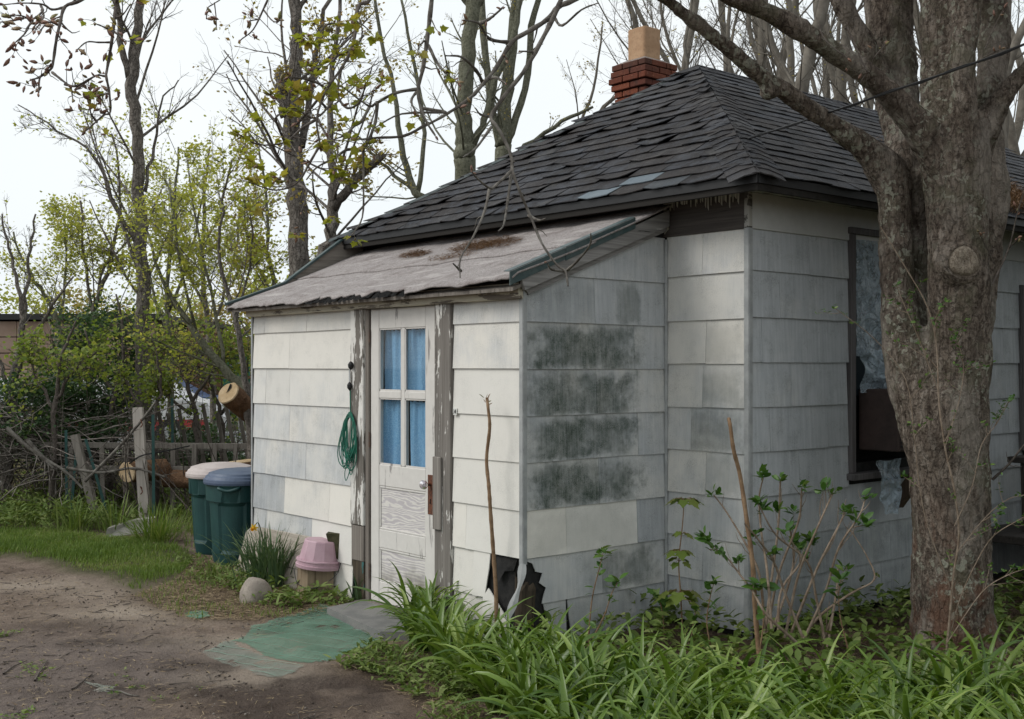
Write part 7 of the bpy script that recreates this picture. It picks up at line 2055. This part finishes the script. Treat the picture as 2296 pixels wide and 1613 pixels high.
mesh_mat('plastic_mesh', gpoly((440, 1462), (520, 1440), (620, 1482), (690, 1492), (660, 1510), (600, 1520)), 'dusty frayed edge of mesh half buried in sand below the green mat', axm, 0.013, 0.003, M_meshpale, 0.004)
mesh_mat('plastic_mesh', gpoly((405, 1378), (440, 1374), (475, 1385), (440, 1395)), 'small scrap of green mesh showing through the dirt left of the mat', axm, 0.0125, 0.005, M_mesh, 0.008)
mesh_mat('plastic_mesh', gpoly((195, 1530), (270, 1535), (265, 1560), (225, 1562)), 'pale scrap of mesh flush with the track at the bottom left', axm, 0.014, 0.003, M_meshpale, 0.004)

# coil of green cord on the casing
M_cord = simple('green_cord', (0.008, 0.10, 0.065), (0.012, 0.15, 0.095), 20, 0.45, 0.4, 0)
pk, zk = onD(797, 930); nail = np.array([QD - 0.045, pk, zk])
co = empty('cord_coil', nail, 'coil of thin green cord hanging from the left door casing', 'cord')
rngc = np.random.default_rng(3); mb = MB()
for k in range(17):
    a, bb = rngc.uniform(0.035, 0.095), rngc.uniform(0.14, 0.20); ox, oz = rngc.normal(0, 0.022), rngc.uniform(-0.02, 0.02); ph = rngc.uniform(-0.25, 0.25); dx = rngc.uniform(-0.035, 0.01)
    t = np.linspace(0, 2 * math.pi, 26)
    x_, z_ = a * np.sin(t) + ox * (1 - np.cos(t)) / 2, -bb * (1 - np.cos(t)) + oz
    lp = np.column_stack([nail[0] + dx * (1 - np.cos(t)) / 2 - 0.006 * np.sin(3 * t + k), nail[1] + x_ * math.cos(ph) - z_ * math.sin(ph) * 0.5, nail[2] + z_])
    mk('loop', *tube_arr(lp, 0.0034, 5, False), M_cord, co)
for k in range(2):
    l2 = [nail + (0, 0.01, -0.3), nail + (-0.01, 0.05 - 0.06 * k, -0.40), nail + (-0.012, 0.03 - 0.07 * k, -0.46 + 0.05 * k), nail + (-0.01, -0.03 - 0.03 * k, -0.36)]
    mk('loop', *tube_arr(smooth_path(l2, 5), 0.003, 5), M_cord, co)
p1, zz1 = onD(796, 866); p2, zz2 = onD(799, 820)
mk('lead', *tube_arr([(QD - 0.04, pk, zk), (QD - 0.04, p1, zz1)], 0.005, 6), M_cord, co)
for nm, (pp_, z_, r_) in (('plug', (p1, zz1, 0.017)), ('plug', (p2, zz2, 0.020))):
    MB().lathe([(0.002, -0.032), (r_, -0.012), (r_ * 1.05, 0.008), (r_ * 0.6, 0.022), (0.002, 0.03)], (QD - 0.045, pp_, z_), 9).build(nm, M_black, co)
MB().bbox((QD - 0.046, p1 - 0.008, zz1 + 0.03), (QD - 0.042, p1 + 0.008, zz2 - 0.03), 0.001).build('hanger', M_cornermetal, co)
# house number
pn, zn = onD(1026, 923)
npl = MB().bbox((QD - 0.022, pn - 0.019, zn - 0.022), (QD - 0.018, pn + 0.019, zn + 0.022), 0.001).build('number_plate', simple('plate_white', (0.72, 0.72, 0.68), None, 20, 0.5, 0.4, 0), None, label='small white plate with the number 14 beside the door', cat='house number')
x_ = QD - 0.0222
MB().box((x_ - 0.0015, pn + 0.006, zn - 0.014), (x_, pn + 0.010, zn + 0.014)).build('digit', M_black, npl)
d4 = MB(); d4.box((x_ - 0.0015, pn - 0.011, zn - 0.014), (x_, pn - 0.007, zn + 0.014)); d4.box((x_ - 0.0015, pn - 0.014, zn - 0.006), (x_, pn - 0.0112, zn - 0.002)); d4.box((x_ - 0.0015, pn - 0.0068, zn - 0.006), (x_, pn + 0.002, zn - 0.002)); d4.prism([(x_, pn - 0.0068, zn + 0.014), (x_, pn - 0.0068, zn + 0.009), (x_, pn - 0.001, zn - 0.0018), (x_, pn + 0.002, zn - 0.0018)], (-0.0015, 0, 0))
d4.build('digit', M_black, npl)

# ---- fence and posts at the left
M_fence = make_wood('grey_fence', (0.13, 0.115, 0.10), (0.27, 0.245, 0.215), axis='z', grain=40)
fn = empty('picket_fence', P(320, 1080, 13.0) * (1, 1, 0), 'low grey rail fence with short pickets behind the yard', 'fence')
def fp3(x, y, d=13.0): return P(x, y, d)
MB().beam(fp3(62, 997), fp3(574, 1001), 0.05, 0.06).build('rail', M_fence, fn)
MB().beam(fp3(120, 1049, 12.9), fp3(574, 1052, 12.9), 0.05, 0.05).build('rail', M_fence, fn)
for k, x in enumerate((118, 160, 228, 284, 335, 388, 436, 482, 528, 560)):
    a = fp3(x, 1000, 12.93); b = a.copy(); b[2] = 0.05; b[:2] += rg.normal(0, 0.02, 2); a[2] += 0.02
    MB().beam(b, a, 0.05, 0.025, FWD).build('picket', M_fence, fn)
sl = empty('slat_fence', P(500, 1050, 14.2) * (1, 1, 0), 'row of thin dark slats leaning left behind the low rail fence', 'fence')
for k in range(11):
    x = 300 + k * 26; a = P(x - 26 + rg.normal(0, 5), 905 + rg.normal(0, 12), 14.2); b = P(x + 14, 1075, 14.2); b[2] = 0
    MB().beam(b, a, 0.045, 0.02, FWD).build('slat', M_wood, sl)
MB().beam(P(285, 1010, 14.23), P(575, 1010, 14.23), 0.05, 0.02).build('rail', M_wood, sl)
def post(name, lab, x0, y0, x1, y1, d, w, mat, grp, cat='post'):
    a, b = P(x0, y0, d), P(x1, y1, d); b[2] = min(b[2], -0.02)
    return MB().beam(b, a, w, w, FWD).build(name, mat, None, label=lab, cat=cat, group=grp)
wp = MB().beam(P(326, 1180, 12.1), P(309, 914, 12.1), 0.105, 0.06, FWD).build('fence_post', make_wood('bleached_post', (0.30, 0.265, 0.23), (0.52, 0.475, 0.43), grain=45), None, label='bleached wooden post with bent nails at the yard edge', cat='post')
for y in (945, 1095):
    c = P(318, y, 12.03); mk('nail', *tube_arr(smooth_path([c, c - FWD * 0.04 + up(0.02), c - FWD * 0.045 + RGT * 0.02 - up(0.03), c - FWD * 0.04 - up(0.06)], 3), 0.006, 5), M_rust, wp)
post('wooden_stake', 'old grey stake leaning left in front of the brush pile', 168, 975, 218, 1150, 12.3, 0.075, M_fence, None)
M_tpost = simple('green_steel_post', (0.010, 0.050, 0.045), (0.016, 0.065, 0.058), 20, 0.5, 0.4, 0)
for lab, x0, y0, x1, y1, d in (('green steel post standing in the brush pile', 148, 965, 150, 1120, 12.6), ('green steel post leaning against the one in the brush pile', 172, 1000, 158, 1120, 12.5),
        ('green steel post leaning far left beside the stake', 192, 985, 247, 1172, 12.2), ('upright green steel post right of the bleached wooden post', 343, 930, 345, 1180, 11.9), ('distant green steel post between trunk and bins', 386, 893, 388, 1100, 13.3)):
    a, b = P(x0, y0, d), P(x1, y1, d); b[2] = min(b[2], -0.02)
    mb = MB().beam(b, a, 0.030, 0.006, FWD); mb.beam(b + FWD * 0.014, a + FWD * 0.014, 0.006, 0.022, FWD)
    mb.build('steel_post', M_tpost, None, label=lab, cat='post', group='green steel posts')
mk('black_cable', *tube_arr(smooth_path([P(290, 1040, 12.2), P(318, 1022, 12.0), P(370, 1012, 12.1), P(425, 1000, 12.4)], 5), 0.008, 5), M_black, None, label='black cable strung between the wooden post and the bins', cat='cable')

# ---- logs
M_cut = simple('cut_wood', (0.50, 0.385, 0.25), (0.40, 0.29, 0.17), 7, 0.9, 0.1, 0.3, fine=50)
M_rotlog = simple('rotten_log', (0.13, 0.075, 0.045), (0.22, 0.13, 0.08), 10, 0.95, 0.1, 0.8, 5, 0.03, fine=40)
def log(lab, c, d, length, r, bark, seed, flat=1.0, name='cut_log', hollow=False):
    rng = np.random.default_rng(seed); d = unit(np.asarray(d, float)); s1 = unit(np.cross(d, (0, 0, 1.0))); s2 = np.cross(s1, d); n = 22
    o = empty(name, c - np.array([0, 0, r]), lab, 'log')
    rr_ = r * (1 + 0.10 * np.sin(np.arange(n) * 2 * math.pi / n * 2 + seed) + rng.normal(0, 0.03, n)); V = []; F = []; K = 6
    for j in range(K):
        for k in range(n):
            t = 2 * math.pi * k / n; V.append(c + d * length * j / (K - 1) + (s1 * math.cos(t) * flat + s2 * math.sin(t)) * rr_[k] * (1 + 0.05 * j / K + rng.normal(0, 0.02)))
    F = [(j*n+k, (j+1)*n+k, (j+1)*n+(k+1)%n, j*n+(k+1)%n) for j in range(K - 1) for k in range(n)] + [tuple(range((K-1)*n, K*n))]
    mk('bark', V, F, bark, o, smooth=True)
    V = [c + (s1 * math.cos(2 * math.pi * k / n) * flat + s2 * math.sin(2 * math.pi * k / n)) * rr_[k] * f - d * 0.012 * (1 if f < 1 else 0) for f in (1.0, 0.93, 0.0001) for k in range(n)]
    F = [(j*n+k, j*n+(k+1)%n, (j+1)*n+(k+1)%n, (j+1)*n+k) for j in range(2) for k in range(n)]
    mk('cut_face', V, F, M_cut, o)
    if hollow:
        h = c - d * 0.02; mk('hollow', [h + s1 * x * r + s2 * z * r for x, z in ((0.0, 0.75), (0.16, 0.72), (0.22, 0.45), (0.10, 0.2), (-0.02, 0.02), (-0.12, -0.1), (-0.06, 0.12), (-0.04, 0.35))], [tuple(range(8))], M_dark, o)
    return o
log('sawn trunk leaning up with a pale hollow cut end beside the lean-to', P(512, 882, 12.3), FWD * 0.88 + RGT * 0.36 - up(0.50), 2.8, 0.135, M_rotlog, 1, 0.82, hollow=True)
log('log with a pale yellow cut end lying behind the bleached post', P(285, 1060, 12.5), FWD * 0.8 + RGT * 0.5, 0.5, 0.12, M_rotlog, 2)
log('dark rotten log lying behind the tan-lidded can', P(372, 1072, 12.9), RGT * 0.75 - FWD * 0.1 - up(0.02), 0.42, 0.10, M_rotlog, 3)
log('brown root stump close behind the house corner', P(548, 1035, 12.2), up(-1) + RGT * 0.1, 0.55, 0.19, M_rotlog, 4)
# thick fallen branches over the brush
for lab, pts, w in (('pale fallen branch slanting down across the brush pile', [(15, 960), (60, 1000), (110, 1035), (150, 1060), (185, 1095)], 5), ('reddish fallen branch above the brush pile', [(60, 985), (90, 1020), (120, 1050)], 5),
        ('long fallen limb lying towards the bleached post', [(150, 1050), (230, 1060), (300, 1050), (370, 1070)], 4), ('grey branch crossing in front of the tall dark trunk', [(190, 1080), (260, 1010), (320, 940), (350, 900)], 4)):
    P_, r_ = PX(smooth_path(np.array([(x, y, 12.0, w * (1 - 0.12 * i)) for i, (x, y) in enumerate(pts)]), 4))
    tw = Twigs(); tw.put(P_, r_, 6); ramify(tw, [P_], [r_], [dict(n=6, len=0.35, rel=False, ang=0.7, wander=0.15, trop=0, lo=0.2, ratio=0.5, K=5, sides=3)], rg)
    tw.build('fallen_branch', M_deadtwig, None, label=lab, cat='branch', group='fallen branches')

# ---- beyond: cars, building, road sign
def car(lab, X, Y, yaw, cb, cr, L=4.3, H=1.42):
    o = empty('car', W(X, Y), lab, 'car', 'cars on the road')
    cs, sn = math.cos(yaw), math.sin(yaw); fx = RGT * cs + FWD * sn; fy = -RGT * sn + FWD * cs
    T_ = lambda x, y, z: W(X, Y) + fx * x + fy * y + up(z)
    side = [(-2.1, 0.30), (-2.15, 0.62), (-2.0, 0.86), (-1.2, 0.93), (-0.55, H - 0.05), (0.1, H), (0.95, H - 0.04), (1.6, 0.98), (2.05, 0.93), (2.12, 0.6), (2.08, 0.30)]
    wy = [0.82, 0.85, 0.84, 0.83, 0.64, 0.62, 0.64, 0.82, 0.82, 0.84, 0.82]
    n = len(side); V = [T_(x * L / 4.3, -w, z) for (x, z), w in zip(side, wy)] + [T_(x * L / 4.3, w, z) for (x, z), w in zip(side, wy)]
    F = [tuple(range(n)), tuple(range(n, 2 * n))[::-1]] + [(i, n + i, n + (i + 1) % n, (i + 1) % n) for i in range(n)]
    mk('body', V, F, cb, o)
    for sy in (-1, 1):
        mk('window', [T_(-1.05, sy * 0.80, 0.95), T_(-0.55, sy * 0.665, H - 0.10), T_(0.15, sy * 0.65, H - 0.07), T_(0.15, sy * 0.80, 0.95)], [(0, 1, 2, 3)], M_winglass, o)
        mk('window', [T_(0.22, sy * 0.80, 0.95), T_(0.22, sy * 0.65, H - 0.07), T_(0.9, sy * 0.665, H - 0.10), T_(1.45, sy * 0.80, 0.97)], [(0, 1, 2, 3)], M_winglass, o)
        MB().box((0, 0, 0), (1, 1, 1)); 
        for x in (-1.35, 1.35):
            c = T_(x, sy * 0.80, 0.31); wh = mk('wheel', *tube_arr([c - fy * 0.10, c + fy * 0.10], 0.31, 18), M_black, o); mk('rim', *tube_arr([c - fy * 0.11, c + fy * 0.11], 0.18, 12), M_cornermetal, wh)
        mb = MB(); mb.prism([T_(-2.0, sy * 0.856, 0.38), T_(2.0, sy * 0.856, 0.38), T_(2.0, sy * 0.856, 0.60), T_(-2.0, sy * 0.856, 0.60)], fy * sy * 0.01); mb.build('side_stripe', cr, o)
        mb = MB(); mb.prism([T_(-2.13, sy * 0.80, 0.62), T_(-1.85, sy * 0.862, 0.62), T_(-1.85, sy * 0.862, 0.74), T_(-2.13, sy * 0.80, 0.74)], fy * sy * 0.012); mb.build('turn_light', M_amber, o)
    return o
M_amber = simple('amber_lens', (0.80, 0.25, 0.02), None, 5, 0.3, 0.5, 0)
M_white = simple('white_paint', (0.50, 0.50, 0.50), None, 3, 0.3, 0.5, 0); M_red = simple('red_paint', (0.32, 0.03, 0.03), None, 3, 0.35, 0.5, 0)
M_blue = simple('blue_paint', (0.02, 0.06, 0.16), None, 3, 0.3, 0.5, 0); M_silver = simple('silver_paint', (0.40, 0.42, 0.44), None, 3, 0.3, 0.5, 0)
car('white car with a red side and amber light on the road behind the shrubs', -8.1, 23.5, 0.05, M_white, M_red)
car('dark blue car beyond the white one behind the shrubs', -8.9, 27.0, 0.05, M_blue, M_blue)
car('pale silver car behind the brush pile at the left', -12.0, 25.0, 0.05, M_silver, M_silver)
bd = empty('shop_building', W(-19, 36), 'low tan-fronted brick building at the far left beyond the road', 'building')
M_tan = simple('tan_panel', (0.31, 0.225, 0.175), (0.27, 0.19, 0.145), 2, 0.8, 0.2, 0.1)
B = lambda x0, y0, z0, x1, y1, z1: MB().prism([W(x0, y0, z0), W(x1, y0, z0), W(x1, y1, z0), W(x0, y1, z0)], (0, 0, z1 - z0))
B(-26, 36, 0, -11, 46, 1.05).build('brick_wall', simple('far_brick', (0.22, 0.09, 0.065), (0.16, 0.065, 0.05), 9, 0.9, 0.1, 0), bd)
B(-26, 36.2, 1.05, -11.2, 46, 3.0).build('wall', M_dark, bd)
for r in range(4):
    for k in range(14):
        B(-26 + k * 1.06, 35.9, 1.08 + r * 0.5, -26 + k * 1.06 + 1.04, 36.15, 1.08 + r * 0.5 + 0.47).build('panel', M_tan, bd)
B(-26.2, 35.7, 3.10, -11.0, 46, 3.28).build('roof_edge', M_black, bd)
sg = empty('road_sign', P(528, 860, 20) * (1, 1, 0), 'green road sign with white lettering glimpsed by the lean-to corner', 'sign')
M_sign = simple('sign_green', (0.01, 0.13, 0.085), None, 3, 0.5, 0.4, 0)
def sgn(x0, y0, x1, y1, d):
    c0, c1 = P(x0, y1, d), P(x1, y0, d)
    return MB().prism([c0, c0 + RGT * ((c1 - c0) @ RGT), c1, c1 - RGT * ((c1 - c0) @ RGT)], FWD * 0.03)
sgn(505, 795, 560, 843, 20).build('sign_board', M_sign, sg)
sgn(500, 850, 575, 895, 20.1).build('sign_board', M_sign, sg)
MB().beam(P(540, 1060, 20.2) * (1, 1, 0), P(540, 795, 20.2), 0.08, 0.08, FWD).build('sign_post', M_cornermetal, sg)
def glyph(name, segs, x, y, w, h, d):
    mb = MB()
    for (a, b, c, e) in segs: mb.beam(P(x + a * w, y + (1 - b) * h, d), P(x + c * w, y + (1 - e) * h, d), 0.022, 0.012, FWD)
    mb.build(name, M_white, sg)
glyph('letter', [(1, 1, 0, 1), (0, 1, 0, 0), (0, 0, 1, 0), (1, 0, 1, 0.45)], 516, 806, 9, 14, 19.95)
glyph('letter', [(0, 0, 0, 1), (0, 1, 1, 0), (1, 0, 1, 1)], 531, 806, 9, 14, 19.95)

# ---- side window: air conditioner, plastic, bracket
M_acbox = simple('brown_metal', (0.040, 0.027, 0.024), (0.055, 0.036, 0.032), 8, 0.6, 0.35, 0.1, fine=60)
ac = MB().bbox((1.175, -0.30, 1.09), (1.78, 0.0, 1.50), 0.008).build('air_conditioner', M_acbox, None, label='dark brown air conditioner box sticking out of the side window', cat='air conditioner')
for k in range(14): MB().box((1.20, -0.306, 1.12 + k * 0.026), (1.75, -0.3005, 1.132 + k * 0.026)).build('grille_bar', M_black, ac)
for k in range(9): MB().box((1.782, -0.26, 1.13 + k * 0.036), (1.787, -0.05, 1.145 + k * 0.036)).build('louvre', M_black, ac)
MB().beam((1.62, -0.02, 0.70), (1.55, -0.32, 1.05), 0.05, 0.09).build('support_bracket', make_wood('brown_brace', (0.05, 0.035, 0.025), (0.12, 0.085, 0.06), axis='z'), None, label='brown wooden brace propping the air conditioner', cat='brace')
mpl = M('plastic_sheet', 0.18, 0.5); mpl.col((0.36, 0.44, 0.50)); mpl.bump(mpl.noise(7, 4, 0.6, None, 1.5), 0.9, 0.05)
trp = mpl.n.new('ShaderNodeBsdfTransparent'); mxp = mpl.n.new('ShaderNodeMixShader'); mpl.L(mpl.ramp(mpl.noise(9, 4, 0.7, None, 2.0), (0.38, 0.40), (0.66, 0.85)), mxp.inputs[0]); mpl.L(trp.outputs[0], mxp.inputs[1]); mpl.L(mpl.b.outputs[0], mxp.inputs[2]); mpl.L(mxp.outputs[0], mpl.out.inputs['Surface']); M_plastic = mpl.done()
def crumple(lab, q0, q1, z0, z1, p, amp, seed, taper=0.0):
    n, m_ = 22, 22; V = []; F = []; rng = np.random.default_rng(seed)
    for j in range(m_ + 1):
        for i in range(n + 1):
            s, t = i / n, j / m_
            q = q0 + (q1 - q0) * (s * (1 - taper * t) + taper * t * 0.4); z = z1 + (z0 - z1) * t
            pv = p - amp * (abs(float(fbm(q * 3, z * 3, 2.0, 3, seed))) + 0.4 * t * s) - 0.01
            V.append((q, pv, z + 0.01 * float(fbm(q, z, 9, 2, seed + 3))))
    F = [(j*(n+1)+i, j*(n+1)+i+1, (j+1)*(n+1)+i+1, (j+1)*(n+1)+i) for j in range(m_) for i in range(n)]
    mk('plastic_sheet', V, F, M_plastic, None, label=lab, cat='plastic sheet', smooth=True)
crumple('clear plastic film stretched over the upper side window', WQ0 + 0.02, WQ1 - 0.02, 1.72, WZ1, -0.006, 0.02, 1)
crumple('crumpled bluish plastic stuffed above the air conditioner', WQ0 + 0.03, WQ1 - 0.1, 1.47, 1.76, -0.03, 0.11, 2)
crumple('strip of grey plastic hanging over the air conditioner front', 1.32, 1.42, 1.33, 1.53, -0.31, 0.03, 3, 0.2)
crumple('loose flap of clear plastic hanging below the window sill', 1.20, 1.50, 0.66, 1.02, -0.10, 0.10, 4, 0.6)
# side landing at the right edge
ld = empty('side_landing', (3.1, -0.5, 0), 'dark wooden side landing with a peeling post at the right edge', 'landing')
M_darkwood = make_wood('dark_deck', (0.022, 0.019, 0.017), (0.06, 0.052, 0.046), axis='x')
MB().bbox((2.55, -0.75, 0.36), (4.2, -0.03, 0.42), 0.006).build('deck', M_darkwood, ld)
MB().bbox((2.55, -0.78, 0.26), (4.2, -0.752, 0.42), 0.004).build('fascia', M_darkwood, ld)
MB().box((2.6, -0.70, 0.0), (4.2, -0.66, 0.255)).build('skirt', M_dark, ld)
MB().beam((2.86, -0.35, 0.42), (2.93, -0.30, 0.93), 0.06, 0.05, FWD).build('post', make_wood('peeling_post', (0.05, 0.042, 0.036), (0.12, 0.105, 0.09), paint=-0.02, pcol=(0.30, 0.29, 0.26)), ld)
MB().bbox((2.80, -0.42, 0.931), (4.1, -0.22, 0.975), 0.005).build('handrail', M_darkwood, ld)
mb = MB().bbox((3.42, -0.035, 0.98), (3.47, -0.001, 2.3), 0.004); mb.build('door_jamb', M_winwood, ld)
MB().bbox((3.471, -0.02, 0.45), (4.3, -0.014, 2.3), 0.002).build('screen_door', M_dark, ld)
# overhead service cable
a, b, c = P(1545, 354, 8.0), P(2000, 205, 6.1), P(2900, -150, 4.6)
cp_ = smooth_path([a, P(1760, 285, 7.0), b, P(2296, 100, 5.4), c], 8)
sv = mk('service_cable', *tube_arr(cp_, 0.006, 6), M_black, None, label='black overhead service cable crossing in front of the old tree', cat='cable')
sw = cp_ + np.column_stack([np.zeros(len(cp_)), np.zeros(len(cp_)), 0.009 * np.sin(np.arange(len(cp_)) * 1.3)])
mk('strand', *tube_arr(sw, 0.004, 5), M_black, sv)
